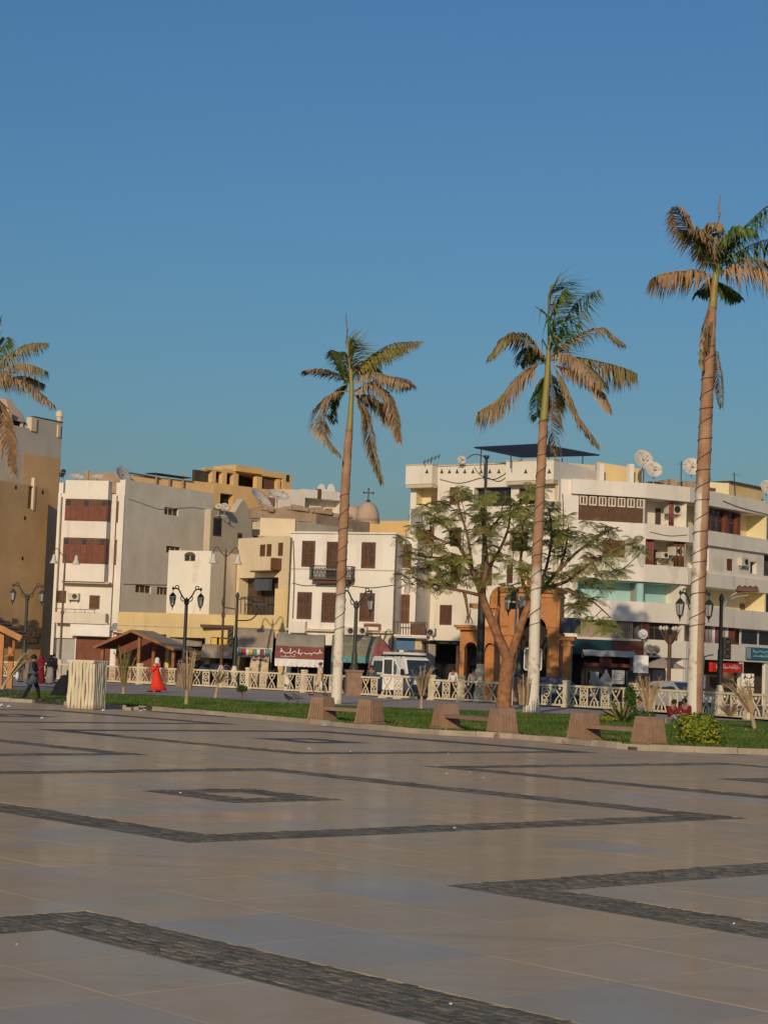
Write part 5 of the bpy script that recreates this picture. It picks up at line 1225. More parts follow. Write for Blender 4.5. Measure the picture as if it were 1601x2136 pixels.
# ================================================================== log-clad bin on the left
a, b = G(146, 1482), G(204, 1478)
wb = .82; e = empty('log_clad_bin', ((a.x+b.x)/2, (a.y+b.y)/2+.3, 0), -.35, 'cream box clad in wavy vertical half-logs standing at the kerb', 'bin')
hb = P(172, 1378, a.y).z
mb = MB(); mb.box(-wb/2+.06, wb/2-.06, -wb/2+.06, wb/2-.06, 0, hb-.08); mb.build('core', M['tarptan'], e)
for side in range(4):
    for k in range(7):
        t = -wb/2+wb*(k+.5)/7; w = ru(.05, .062); amp = ru(.006, .018); ph = ru(0, 6)
        pts = [Vector((t+amp*sin(ph+j*1.1), -wb/2, hb*j/8*(1.0)+.0)) for j in range(9)]
        ca, sa = cos(side*pi/2), sin(side*pi/2)
        pts = [(p.x*ca-p.y*sa, p.x*sa+p.y*ca, max(p.z, .01)) for p in pts]
        mb = MB(); mb.tube(pts, [w*ru(.85, 1.15) for _ in pts], 7); mb.build('half_log', M['fence'] if k in (0, 6) else M['cream'], e, smooth=True)
for s in range(4):
    mb = MB(); ca, sa = cos(s*pi/2), sin(s*pi/2); p0, p1 = (-wb/2-.05, -wb/2), (wb/2+.05, -wb/2)
    f_ = lambda p, z: (p[0]*ca-p[1]*sa, p[0]*sa+p[1]*ca, z)
    mb.tube([f_(p0, hb-.03), f_(p1, hb-.03)], .05, 6); mb.build('rim', M['fence'], e)

# ================================================================== orange wooden gateway
R = root_at('wooden_gateway', 'ornate orange wooden gateway with tall arch behind the second palm', 'gateway', 1090, 1400, 99)
f = Fac(R, 950, 1240, 99.5, 1195, 1240, 97.5)
GW = M['gatewood']
def garch(px0, px1, ytop, ax0, ax1, yspring, yapex, d0, d1, name):
    a, b = f.uz(px0, (ytop+1400)/2)[0], f.uz(px1, (ytop+1400)/2)[0]; zt = f.z((px0+px1)/2, ytop)
    c, d = f.uz(ax0, 1360)[0], f.uz(ax1, 1360)[0]; zs, za = f.z((ax0+ax1)/2, yspring), f.z((ax0+ax1)/2, yapex)
    mb = MB(); mb.box(a, c, d0, d1, 0, zs); mb.box(d, b, d0, d1, 0, zs)
    n = 14; arc = [(c+(d-c)*(.5-.5*cos(pi*i/n)), zs+(za-zs)*sin(pi*i/n)) for i in range(n+1)]
    for (x0, z0), (x1, z1) in zip(arc, arc[1:]): mb.prism([(x0, z0), (x1, z1), (x1, zt), (x0, zt)], d0, d1)
    if c-a > .01: mb.box(a, c, d0, d1, zs, zt)
    if b-d > .01: mb.box(d, b, d0, d1, zs, zt)
    o = f.put(mb, name, GW)
    mb = MB()
    for (x0, z0), (x1, z1) in zip(arc, arc[1:]): mb.bar((x0, d0-.03, z0), (x1, d0-.03, z1), .08, .12, (0, 1, 0))
    f.put(mb, 'arch_moulding', GW, o)
    return o, (a, b, c, d, zs, za, zt)
o, g = garch(1040, 1166, 1236, 1084, 1140, 1312, 1284, 0, 1.1, 'portal')
a, b, c, d, zs, za, zt = g
mb = MB(); mb.box(a-.12, b+.12, -.15, 1.2, zt, zt+.22); mb.box(a-.05, b+.05, -.07, 1.15, zt-.25, zt-.15); mb.prism([(c-.1, zt+.22), (d+.1, zt+.22), ((c+d)/2, zt+.85)], .1, .8); f.put(mb, 'cornice', GW)
for px, y0, y1 in ((1045, 1330, 1400), (1060, 1330, 1400), (1146, 1330, 1400), (1156, 1330, 1400)):
    u = f.uz(px, 1365)[0]; mb = MB(); mb.box(u-.13, u+.13, -.06, 0, .5, zs-.3); f.put(mb, 'raised_panel', GW, o)
for px in (1052, 1152):
    u = f.uz(px, 1290)[0]; mb = MB(); mb.box(u-.22, u+.22, -.07, 0, zs+.1, zt-.5); f.put(mb, 'raised_panel', GW, o)
mb = MB(); zc = f.z(1060, 1322); mb.box(a-.06, c+.06, -.12, 1.15, zc-.1, zc+.1); mb.box(d-.06, b+.06, -.12, 1.15, zc-.1, zc+.1); f.put(mb, 'capital', GW)
mb = MB(); mb.box(c, d, .95, 1.05, 0, za+.1); f.put(mb, 'arch_shade_panel', M['dark'])  # dark backing panel added across the arch, its colour stands in for the shade inside
# left shoulder with cornice
sh0, sh1, sz = f.uz(1003, 1290)[0], a, f.z(1020, 1268)
mb = MB(); mb.box(sh0, sh1, .15, .95, 0, sz); f.put(mb, 'shoulder', GW); mb = MB(); mb.box(f.uz(978, 1270)[0], sh1+.6, .0, 1.05, sz-.02, sz+.22); f.put(mb, 'shoulder_cornice', GW)
mb = MB(); mb.box(sh0+.15, sh1-.15, .1, .15, sz-1.2, sz-.3); f.put(mb, 'shoulder_panel', M['orange'])
mb = MB(); mb.lathe([(.5, 0), (.5, .4), (.35, .75), (.12, .95)], 8, ((sh0+sh1)/2+.3, .5, sz+.2)); f.put(mb, 'shoulder_finial', GW)
o1, g1 = garch(956, 1003, 1314, 966, 994, 1352, 1338, .2, .8, 'left_wing')
o2, g2 = garch(1003, 1040, 1314, 1010, 1034, 1356, 1340, -.05, .14, 'left_wing')
mb = MB(); mb.box(g1[0]-.15, g2[1], -.1, .95, g1[6], g1[6]+.12); mb.box(g1[0]-.25, g2[1], -.2, 1.0, g1[6]+.12, g1[6]+.25); f.put(mb, 'wing_cornice', GW)
mb = MB(); u0, u1 = f.uz(1173, 1370)[0], f.uz(1188, 1370)[0]; zz = f.z(1180, 1336); mb.box(u0, u1, .1, .6, 0, zz); f.put(mb, 'right_post', GW)
mb = MB(); mb.box(u0-.5, u1+.2, .0, .7, zz, zz+.22); mb.box(u0-.15, u1+.1, .05, .65, zz-.3, zz-.2); f.put(mb, 'right_cornice', GW)
mb = MB(); u0 = f.uz(1165, 1305)[0]; mb.box(u0+.05, u0+1.0, .3, .9, f.z(1180, 1320), f.z(1180, 1288)); f.put(mb, 'sign_box', M['bluegrey'])
# ================================================================== kiosks
YK = .985
R = root_at('gabled_kiosk', 'brown gable-roofed timber kiosk behind the fence near the woman in red', 'kiosk', 290, 1400, 125)
f = Fac(R, 205, 1350, 126, 372, 1352, 124)
l, c, r = f.uz(204, 1349), f.uz(283, 1314), f.uz(372, 1353)
mb = MB()
for (u0, z0), (u1, z1), nm in ((l, c, 'roof_slope'), (r, c, 'roof_slope')):
    mb = MB(); mb.add([(u0, -.6, z0), (u1, -.6, z1), (u1, 2.6, z1), (u0, 2.6, z0), (u0, -.6, z0-.12), (u1, -.6, z1-.12), (u1, 2.6, z1-.12), (u0, 2.6, z0-.12)], [(0, 1, 2, 3), (7, 6, 5, 4), (0, 4, 5, 1), (1, 5, 6, 2), (2, 6, 7, 3), (3, 7, 4, 0)]); f.put(mb, nm, M['tarpgrey'] if u0 > u1 else M['wood'])
    mb = MB(); mb.bar((u0, -.66, z0-.08), (u1, -.66, z1-.08), .1, .18); f.put(mb, 'bargeboard', M['kioskwood'])
mb = MB()
for px in (214, 290, 362):
    for y in (0, 2.2):
        mb = MB(); u = f.uz(px, 1370)[0]; zt = lerp_tab([l, c, r], u)-.1; mb.box(u-.1, u+.1, y-.1, y+.1, 0, zt); f.put(mb, 'post', M['kioskwood'])
mb = MB(); mb.box(l[0]+.6, r[0]-.6, -.05, .05, .8, .92); f.put(mb, 'counter', M['redwood'])
for z0 in [.1+.14*k for k in range(5)]:
    mb = MB(); mb.box(l[0]+.7, r[0]-.7, -.03, .03, z0, z0+.12); f.put(mb, 'plank', M['redwood'])
YK = 1.0
R = empty('wooden_kiosk', G(-40, 1436), 0, 'bright orange timber kiosk with sloping roof cut by the left picture edge', 'kiosk')
Yk = R.location.y
f = Fac(R, -90, 1300, Yk, 60, 1320, Yk)
c, r = f.uz(-45, 1278), f.uz(48, 1328); l = f.uz(-140, 1322)
for (u0, z0), (u1, z1) in ((l, c), (r, c)):
    mb = MB(); mb.add([(u0, -.8, z0), (u1, -.8, z1), (u1, 2.4, z1), (u0, 2.4, z0), (u0, -.8, z0-.14), (u1, -.8, z1-.14), (u1, 2.4, z1-.14), (u0, 2.4, z0-.14)], [(0, 1, 2, 3), (7, 6, 5, 4), (0, 4, 5, 1), (1, 5, 6, 2), (2, 6, 7, 3), (3, 7, 4, 0)]); f.put(mb, 'roof_slope', M['kioskwood'])
    for k in range(6): q = k/6; mb = MB(); mb.bar((u0+(u1-u0)*q, -.85, z0+(z1-z0)*q+.03), (u0+(u1-u0)*q, 2.4, z0+(z1-z0)*q+.03), .12, .05); f.put(mb, 'roof_batten', M['kioskwood'])
mb = MB(); mb.bar((c[0], -.9, c[1]-.12), (r[0]+.1, -.9, r[1]-.1), .14, .26); f.put(mb, 'bargeboard', M['gatewood'])
for px in (-95, 4):
    for y in (-.3, 2):
        u = f.uz(px, 1380)[0]; mb = MB(); mb.box(u-.12, u+.12, y-.12, y+.12, 0, lerp_tab([l, c, r], u)-.1); f.put(mb, 'post', M['gatewood'])
u = f.uz(4, 1380)[0]; mb = MB(); mb.tube(spline([(u, -.3, r[1]-1.0), (u+.5, -.3, r[1]-.75), (u+.55, -.3, r[1]-.15)], 6), .06, 6); f.put(mb, 'curved_brace', M['gatewood'])
mb = MB(); mb.bar((l[0]+.8, -.3, r[1]-.25), (u, -.3, r[1]-.25), .12, .2); f.put(mb, 'beam', M['gatewood'])

# ================================================================== awnings and shop stuff
def awning(name, label, x0, y0, x1, y1, Y, prj, m, curve=.5, ribs=0, val=None, hv=.35, side='dark', text=None, group='shop awnings', faded=None):
    R = root_at(name, label, 'awning', (x0+x1)/2, 1400, Y, group)
    f = Fac(R, x0, y0, Y, x1, y0, Y)
    zt = f.z((x0+x1)/2, y0); zb = f.z((x0+x1)/2, y1, -prj); W = f.W; n = 8
    prof = []
    for i in range(n+1):
        t = i/n; yl, zl_ = -prj*t, zt+(zb-zt)*t
        prof.append((yl - 0, zl_ + curve*(zt-zb)*sin(pi*t)*.5))
    cols = max(ribs, 1)
    mb = MB(); nu = cols*2 if ribs else 6; vs = []
    for i in range(nu+1):
        u = W*i/nu; dz = (.035 if (i % 2) else 0) if ribs else .02*sin(i*2.3)
        for y, z in prof: vs.append((u, y-dz*.6, z+dz))
    k = n+1; mb.add(vs, [(i*k+j, (i+1)*k+j, (i+1)*k+j+1, i*k+j+1) for i in range(nu) for j in range(n)])
    if faded:
        for q in range(len(mb.f)): mb.m[q] = 1 if (q % n) < faded[0] else 0
        o = f.put(mb, 'canopy', [M[m], M[faded[1]]])
    else: o = f.put(mb, 'canopy', M[m], smooth=not ribs)
    s_ = o.modifiers.new('t', 'SOLIDIFY'); s_.thickness = .03
    for u in (0.0, W):
        mb = MB()
        for p, q in zip(prof, prof[1:]): mb.bar((u, p[0], p[1]-.04), (u, q[0], q[1]-.04), .05)
        mb.bar((u, 0, zb-.1), (u, -prj, zb), .045); mb.bar((u, 0, zb-.1), (u, 0, zt), .045); f.put(mb, 'arm', M['iron'])
        if side:
            mb = MB(); mb.add([(u, y, z-.02) for y, z in prof] + [(u, 0, zb)], [tuple(range(n+2))]); q = f.put(mb, 'side_cheek', M[side]); s2 = q.modifiers.new('t', 'SOLIDIFY'); s2.thickness = .02
    if val:
        mb = MB(); vs = []; nn = 26
        for i in range(nn+1): u = W*i/nn; vs += [(u, -prj-.03-.03*sin(i*1.9), zb-hv-.05*abs(sin(i*1.3))), (u, -prj-.03, zb+.02)]
        mb.add(vs, [(2*i, 2*i+2, 2*i+3, 2*i+1) for i in range(nn)]); q = f.put(mb, 'valance', M[val]); s2 = q.modifiers.new('t', 'SOLIDIFY'); s2.thickness = .015
    if text:
        for (tx0, tx1, t, h, mm, sd_) in text:
            mb = MB(); i = max(0, min(n-1, int(t*n))); y, z = prof[i]; y2, z2 = prof[i+1]; fr = t*n-i
            yy, zz = y+(y2-y)*fr, z+(z2-z)*fr
            scribble(mb, W*tx0, W*tx1, 0, h, 0, sd_, h*.14)
            sl = atan2(y2-y, z2-z)
            ca, sa = cos(sl), sin(sl)
            dn = Vector((0, -(z-z2), (y-y2))).normalized(); dn = dn if dn.y < 0 else -dn
            dirv = Vector((0, y-y2, z-z2)).normalized()
            mb.v = [tuple(Vector((v[0], yy, zz)) + dirv*v[2] + dn*(.06+v[1])) for v in mb.v]
            tag(f.put(mb, 'lettering', M[mm], o), kind='stuff')
    return f, zt, zb
YK = 1.055
f, zt, zb = awning('shop_canopy', 'flat canopy over the red patterned shop sign on the left', 236, 1303, 352, 1318, 122, 1.2, 'greymetal', .2, 0, None, .3, 'iron')
mb = MB(); mb.box(.1, f.W-.1, -.45, -.35, zb-1.0, zb-.08); o = f.put(mb, 'signboard', M['redsign'])
for u, w in ((.15, .45), (.85, .35), (2.55, .5), (3.1, .3)):
    mb = MB(); mb.box(u, u+w, -.47, -.45, zb-.95, zb-.12); q = f.put(mb, 'sign_picture', M['whitepaint'], o)
mb = MB(); scribble(mb, 1.25, 2.45, zb-.5, .5, -.455, 21, .06); tag(f.put(mb, 'sign_writing', M['whitepaint'], o), kind='stuff')
awning('shop_awning', 'plain grey-brown awning behind the dark lamp post', 352, 1306, 426, 1348, 121, 1.3, 'tarpgrey', .25, 0, None, .3, 'wood2')
R = root_at('yellow_signboard', 'yellow shop signboard with faded writing under a small lean-to roof', 'sign', 458, 1400, 120)
f = Fac(R, 430, 1310, 119.5, 482, 1313, 119.3); zb_, zt_ = f.z(455, 1347), f.ztop
for a, b in ((.05, .85), (1.0, 1.6)):
    mb = MB(); mb.box(a, b, -.3, -.2, zb_, zt_); o = f.put(mb, 'panel', M['yellowsign']); mb = MB(); scribble(mb, a+.08, b-.12, zt_-.3, .22, -.306, int(a*10)+31, .025); scribble(mb, a+.08, b-.2, zt_-.6, .16, -.306, int(a*10)+35, .02); tag(f.put(mb, 'sign_writing', M['dim'], o), kind='stuff')
mb = MB(); mb.box(-.2, f.W+.3, -1.0, -.1, zt_+.02, zt_+.22); f.put(mb, 'lean_to_roof', M['wood2'])
mb = MB(); mb.bar((0.0, -.2, 0), (0.0, -.2, zt_), .06); mb.bar((f.W, -.2, 0), (f.W, -.2, zt_), .06); f.put(mb, 'frame', M['iron'])
awning('shop_awning', 'lower tan awning beneath the yellow signboard', 424, 1346, 487, 1374, 119, 1.2, 'tarptan', .5, 16, None)
awning('shop_awning', 'ribbed pale grey awning with patterned cloth valance', 493, 1313, 572, 1352, 118.2, 1.3, 'tarptan', .8, 30, 'whitecloth', .6)
# patterned cloth hung under the ribbed awning
e = root_at('hanging_cloths', 'row of patterned cloths hung under the ribbed awning', 'cloth', 530, 1400, 116.7); f = Fac(e, 490, 1352, 116.7, 566, 1354, 116.5)
cols = ['whitecloth', 'tealcloth', 'redcloth', 'whitecloth', 'yellowsign', 'tealcloth', 'whitecloth', 'maroon', 'whitecloth', 'tealcloth']
for i, cm in enumerate(cols): drape(f, f.W*i/10+.01, f.W*(i+1)/10-.01, f.z(530, 1370)+ru(-.1, .15), f.ztop, 0, cm, 2, .04, 'cloth')
mb = MB(); mb.bar((0, 0, f.ztop), (f.W, 0, f.ztop), .03); 
for u in (0, f.W): mb.bar((u, 0, 0), (u, 0, f.ztop), .05)
f.put(mb, 'frame', M['greymetal'])
e = root_at('sheeted_stall', 'market stall covered with a pale sheet behind the fence', 'stall', 545, 1400, 115.5); f = Fac(e, 524, 1368, 115.6, 562, 1370, 115.4)
mb = MB(); n = 10; vs = []
for i in range(n+1):
    u = f.W*i/n; vs += [(u-.15*sin(i), -.5-.1*sin(i*2), .02), (u, -.2-.05*cos(i*2), f.z(543, 1385)), (u, .0, f.z(543, 1372)+.06*sin(i*1.7)), (u, .6, f.z(543, 1372)-.1)]
mb.add(vs, [(4*i+j, 4*i+4+j, 4*i+5+j, 4*i+1+j) for i in range(n) for j in range(3)]); o = f.put(mb, 'sheet', M['beigecloth'], smooth=True); s_ = o.modifiers.new('t', 'SOLIDIFY'); s_.thickness = .02
mb = MB(); mb.box(.1, f.W-.1, -.1, .5, 0, f.z(543, 1375)); f.put(mb, 'table', M['wood2'])
YK = 1.0
awning('shop_awning', 'brick-red curved awning with white script and pale printed border', 578, 1325, 678, 1376, 106.6, 1.5, 'tarpred', .75, 0, 'whitecloth', .38, 'dark', [(.1, .9, .88, .3, 'whitepaint', 51), (.12, .4, .96, .14, 'whitepaint', 52), (.42, .6, .3, .34, 'dark', 53)], faded=(6, 'tarpgrey'))
awning('shop_awning', 'olive grey awning with faint script and teal fringe behind the lamp post', 694, 1327, 792, 1370, 105.8, 1.5, 'tarpgreen', .3, 0, 'tealcloth', .32, 'dark', [(.2, .9, .66, .5, 'tarptan', 61), (.42, .62, .28, .45, 'sandw', 62)])
# maroon tent-like cloth
e = root_at('maroon_cloth', 'maroon tent-like cloth hanging to a point behind the van', 'cloth', 795, 1400, 104.8); f = Fac(e, 770, 1330, 104.8, 822, 1330, 104.6)
pk = f.uz(793, 1328); a = f.uz(770, 1392); b = f.uz(822, 1366); c = f.uz(798, 1366)
mb = MB(); mb.add([(pk[0], 0, pk[1]), (a[0], -.8, a[1]), (a[0]+.3, -.9, a[1]-.3), (c[0], -.6, c[1]), (b[0], -.5, b[1]), (b[0]-.2, .6, b[1]+.3)], [(0, 1, 2, 3), (0, 3, 4), (0, 4, 5)]); o = f.put(mb, 'cloth', M['maroon']); s_ = o.modifiers.new('t', 'SOLIDIFY'); s_.thickness = .02
mb = MB(); mb.tube([(pk[0], 0.03, 0), (pk[0], .03, pk[1]+.1)], .04, 6); f.put(mb, 'pole', M['iron'])
e = root_at('blue_signboard', 'blue shop signboard with pale end panel above the parked van', 'sign', 860, 1400, 104.5); f = Fac(e, 828, 1330, 105.6, 890, 1332, 105.4)
z0 = f.z(860, 1357); mb = MB(); mb.box(0, f.W*.62, -.2, 0, z0, f.ztop); f.put(mb, 'panel', M['bluesign']); mb = MB(); mb.box(f.W*.62, f.W, -.2, 0, z0+.05, f.ztop-.05); f.put(mb, 'end_panel', M['beigecloth'])
mb = MB(); mb.box(-.1, f.W+.05, -.9, .1, f.ztop+.06, f.ztop+.16); f.put(mb, 'ledge', M['white'])
for u in (.08, f.W-.08): mb = MB(); mb.box(u-.06, u+.06, -.1, .0, 0, z0); f.put(mb, 'post', M['wood2'])
e = root_at('dark_shop_shelter', 'dark open shop shelter with flat roof between the van and the orange gateway', 'shelter', 925, 1400, 103.5); f = Fac(e, 884, 1337, 105, 961, 1339, 104.4)
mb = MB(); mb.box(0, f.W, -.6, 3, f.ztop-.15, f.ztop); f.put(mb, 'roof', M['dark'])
for u in (.08, f.W-.08): mb = MB(); mb.box(u-.08, u+.08, -.4, -.25, 0, f.ztop-.15); f.put(mb, 'post', M['wood2'])
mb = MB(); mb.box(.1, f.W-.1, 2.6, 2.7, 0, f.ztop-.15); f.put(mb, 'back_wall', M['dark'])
# right-hand shops
f, zt, zb = awning('shop_awning', 'pale striped shop awning rolled half out under the brown and teal fascia', 1214, 1358, 1322, 1370, 105.2, 1.1, 'greymetal', .2, 0, None, .25, None)
e = root_at('red_shop_sign', 'dull red stepped sign under the pale awning of the brown shop', 'sign', 1270, 1400, 104.4); f = Fac(e, 1217, 1382, 104.4, 1318, 1385, 105); z0 = f.z(1265, 1391)
mb = MB(); mb.box(0, f.W, -.1, 0, z0, f.ztop); mb.box(f.W*.32, f.W*.55, -.14, 0, z0+.05, f.ztop+.35); f.put(mb, 'panel', M['tarpred'])
for u in (.1, f.W-.1): mb = MB(); mb.bar((u, 0.03, 0), (u, .03, z0), .06); f.put(mb, 'leg', M['iron'])
def stand(name, label, cat, x0, y0, x1, y1, Y, m, dep=.5, writing=None, legs=True):
    e = root_at(name, label, cat, (x0+x1)/2, 1400, Y); f = Fac(e, x0, y0, Y, x1, y0, Y); z0 = max(0.0, f.z((x0+x1)/2, y1))
    mb = MB(); mb.box(0, f.W, 0, dep, z0, f.ztop); o = f.put(mb, 'panel', M[m])
    if z0 > .3 and legs:
        for u in (f.W*.2, f.W*.8): mb = MB(); mb.bar((u, dep/2, 0), (u, dep/2, z0), .07); f.put(mb, 'leg', M['iron'])
    if writing:
        mb = MB()
        for t, h in writing: scribble(mb, f.W*.15, f.W*.8, z0+(f.ztop-z0)*t, h, -.006, int(t*100), h*.16)
        tag(f.put(mb, 'writing', M['dim'], o), kind='stuff')
    return e, f, z0
stand('white_cabinet', 'tall blank white advertising box with dark side near the shop', 'sign', 1322, 1367, 1352, 1404, 94, 'whitepaint', .3)
stand('menu_board', 'white notice board with lines of writing outside the brown shop', 'sign', 1276, 1398, 1302, 1427, 97, 'whitepaint', .1, [(.75, .12), (.58, .12), (.42, .1), (.25, .08)])
stand('black_cabinet', 'black upright cabinet beside the white notice board', 'cabinet', 1308, 1399, 1329, 1432, 96, 'iron', .5)
stand('glass_cabinet', 'grey glass-fronted display cabinet left of the notice board', 'cabinet', 1232, 1401, 1248, 1430, 98, 'greymetal', .4)
e = root_at('a_board', 'grey peaked sandwich board in front of the dark shop', 'sign', 1262, 1400, 97); f = Fac(e, 1250, 1412, 97, 1276, 1412, 97)
pts = [(0, 0), (f.W, 0), (f.W, f.z(1263, 1418)), (f.W*.65, f.z(1263, 1404)), (f.W*.6, f.z(1263, 1397)), (f.W*.45, f.z(1263, 1397)), (f.W*.4, f.z(1263, 1404)), (0, f.z(1263, 1418))]
mb = MB(); mb.prism(pts, 0, .12); f.put(mb, 'panel', M['greymetal']); mb = MB(); mb.bar((.1, .6, 0), (.1, .1, 1), .05); mb.bar((f.W-.1, .6, 0), (f.W-.1, .1, 1), .05); f.put(mb, 'strut', M['iron'])
e = root_at('patio_umbrella', 'brown folded-out shop umbrella behind the white car', 'umbrella', 1380, 1400, 100); f = Fac(e, 1358, 1392, 100, 1412, 1392, 100)
mb = MB(); mb.lathe([(1.3, f.z(1385, 1394)), (1.25, f.z(1385, 1393)), (.6, f.z(1385, 1380)), (.05, f.z(1385, 1372))], 8, (f.W/2, .5, 0)); f.put(mb, 'canopy', M['tarptan']); mb = MB(); mb.tube([(f.W/2, .5, 0), (f.W/2, .5, f.z(1385, 1374))], .05, 6); f.put(mb, 'pole', M['wood2'])
stand('dark_stall', 'dark covered stall under the brown umbrella', 'stall', 1361, 1397, 1388, 1436, 99, 'navy', 1.0)
stand('bench_sign', 'small cream notice with dark drawing right of the signal post', 'sign', 1546, 1405, 1572, 1432, 98, 'offw', .15, [(.6, .35), (.25, .2)])
for i, (px, l, m) in enumerate(((1508, 'brown wooden shop door seen past the signal post', 'kioskwood'),)):
    stand('shop_door', l, 'door', 1500, 1402, 1530, 1436, 104, m, .2)
# shop goods: round mirrors / dishes on the white ledge, clock
for px, py, r, m, l in ((1354, 1354, .26, 'beigecloth', 'tan round hat on the ledge, left of two, near the white box'), (1367, 1355, .26, 'beigecloth', 'tan round hat on the ledge, right of two, near the white box'), (1340, 1323, .3, 'whitepaint', 'white round fan in the dark window of the right-hand block')):
    p = P(px, py, 107.3 if px > 1345 else 107.9); e = empty('round_fan' if m == 'whitepaint' else 'straw_hat', (p.x, p.y, p.z), .2, l, 'fan' if m == 'whitepaint' else 'hat', None)
    mb = MB(); mb.lathe([(r, 0), (r, .05), (r*.8, .08), (r*.45, .1), (r*.4, .22), (.05, .25)], 16); mb.build('disc', M[m], e, (0, 0, 0), (pi/2, 0, 0)); mb = MB(); mb.box(-.05, .05, 0, .3, -r-.1, 0); mb.build('bracket', M['iron'], e)
# ================================================================== palms
def frond(e, pts, Y, base, dd, m, ll=42, n=92, bias=0.0, hang=.6, wob=.12, name='frond', thick=.03):
    """pts: pixels from the crown outward; dd: how far the tip lies behind (+) or before (-) the stem; ll: leaflet length in pixels"""
    k = len(pts); w3 = [P(x, y, Y+dd*(i/(k-1))**1.2) - base for i, (x, y) in enumerate(pts)]
    cur = spline(w3, 8); N = len(cur); mb = MB()
    mb.tube(cur, [thick*(1-.8*i/(N-1)) for i in range(N)], 5)
    sc = Y/FPX; L0 = ll*sc*1.6; G_ = Vector((0, 0, -1))
    for i in range(n):
        t = .06+.94*i/(n-1); q = t*(N-1); j = min(int(q), N-2); p = cur[j].lerp(cur[j+1], q-j); tg = (cur[j+1]-cur[j]).normalized()
        side = tg.cross(Vector((0, 0, 1)));
        if side.length < .2: side = Vector((cos(i*.3), sin(i*.3), 0))
        side.normalize(); L = L0*(sin(pi*(.16+.78*t))**.7)*ru(.75, 1.1)
        for s in (-1, 1):
            if rnd() < .06: continue
            d = (side*s*(.75+.1*rnd()) + tg*ru(.35, .75) + Vector((ru(-1, 1), ru(-1, 1), ru(-1, 1)))*wob + Vector((bias, 0, 0)) + G_*hang*.35).normalized()
            a = p; b = a + d*L*.5; d2 = (d*(1-hang) + G_*hang*ru(.7, 1.25) + Vector((bias*.3, 0, 0)) + Vector((ru(-1, 1), ru(-1, 1), 0))*wob).normalized(); c = b + d2*L*.55
            wv = d.cross(G_); 
            if wv.length < .1: wv = tg.copy()
            wv.normalize(); w = ru(.026, .046)
            wv = (wv + tg*.6).normalized()
            mb.add([tuple(a-wv*w*.6), tuple(a+wv*w*.6), tuple(b+wv*w), tuple(b-wv*w), tuple(c)], [(0, 1, 2, 3), (3, 2, 4)])
            mb.k = 1 if rnd() < .3 else 0
    alt = {'frond_green': 'frond_olive', 'frond_yellow': 'frond_olive', 'frond_olive': 'frond_brown', 'frond_brown': 'frond_olive', 'frond_straw': 'frond_brown'}[m]
    return mb.build(name, [M[m], M[alt]], e)
def palm(label, Y, trunk, shaft, fronds, tm, ropes=(), boots=0):
    x0, y0 = trunk[0][:2]; g = G(x0, y0); Yb = g.y if Y is None else Y
    base = Vector((P(x0, y0, Yb).x, Yb, 0))
    e = empty('palm_tree', base, 0, label, 'palm tree', 'tall royal palms on the lawn'); sc = Yb/FPX
    tp = [P(x, y, Yb)-base for x, y, r in trunk]; tp[0].z = -.05
    cur = spline(tp, 14); N = len(cur); rr = []
    for i in range(N):
        q = i/14; j = min(int(q), len(trunk)-2); r = (trunk[j][2]+(trunk[j+1][2]-trunk[j][2])*(q-j))*sc
        rr.append(r*(1+.018*sin(i*2.1)+.012*sin(i*.77)))
    mb = MB(); mb.tube(cur, rr, 18)
    mb.v = [(x+.008*sin(z*9+y*20), y+.008*sin(z*7.3+x*24), z) for x, y, z in mb.v]; mb.build('trunk', tm, e, smooth=True)
    mb = MB()
    for i in range(4, N-2):
        if rnd() < .8:
            p, t = cur[i], (cur[i+1]-cur[i]); mb.tube([p+Vector((0, 0, ru(-.1, .1))), p+Vector((0, 0, ru(-.02, .02)))+t.normalized()*ru(.012, .04)], rr[i]*ru(1.0, 1.03), 18)
    tag(mb.build('leaf_scar_rings', tm, e), kind='stuff')
    sp = [P(x, y, Yb)-base for x, y, r in shaft]; mb = MB(); mb.tube(spline(sp, 6), [ (shaft[min(int(i/6), len(shaft)-2)][2] + (shaft[min(int(i/6)+1, len(shaft)-1)][2]-shaft[min(int(i/6), len(shaft)-2)][2])*((i % 6)/6))*sc for i in range(6*(len(shaft)-1)+1)], 12); mb.build('crownshaft', M['shaft'], e, smooth=True)
    for fr in fronds:
        pts, dd, m = fr[:3]; kw = fr[3] if len(fr) > 3 else {}
        frond(e, pts, Yb, base, dd, m, **kw)
    if ropes:
        za, zb, turns = ropes; mb = MB(); pts = []
        n = int(turns*14)
        for i in range(n+1):
            z = za+(zb-za)*i/n
            q = min(range(N), key=lambda k: abs(cur[k].z-z)); c = cur[q]; r = rr[q]+.015; w = 2*pi*turns*i/n + .5*sin(i*.09)
            pts.append((c.x+r*cos(w), c.y+r*sin(w), z+.12*sin(i*.23)))
        mb.tube(pts, .016, 5); mb.build('wound_cable', M['wood2'], e)
    return e
tm1 = trunkmat('palm_bark_first', 4.6, 1.6, 0); tm2 = trunkmat('palm_bark_second', 5.6, 1.2, 0); tm3 = trunkmat('palm_bark_third', 8.2, 2.0, .2)
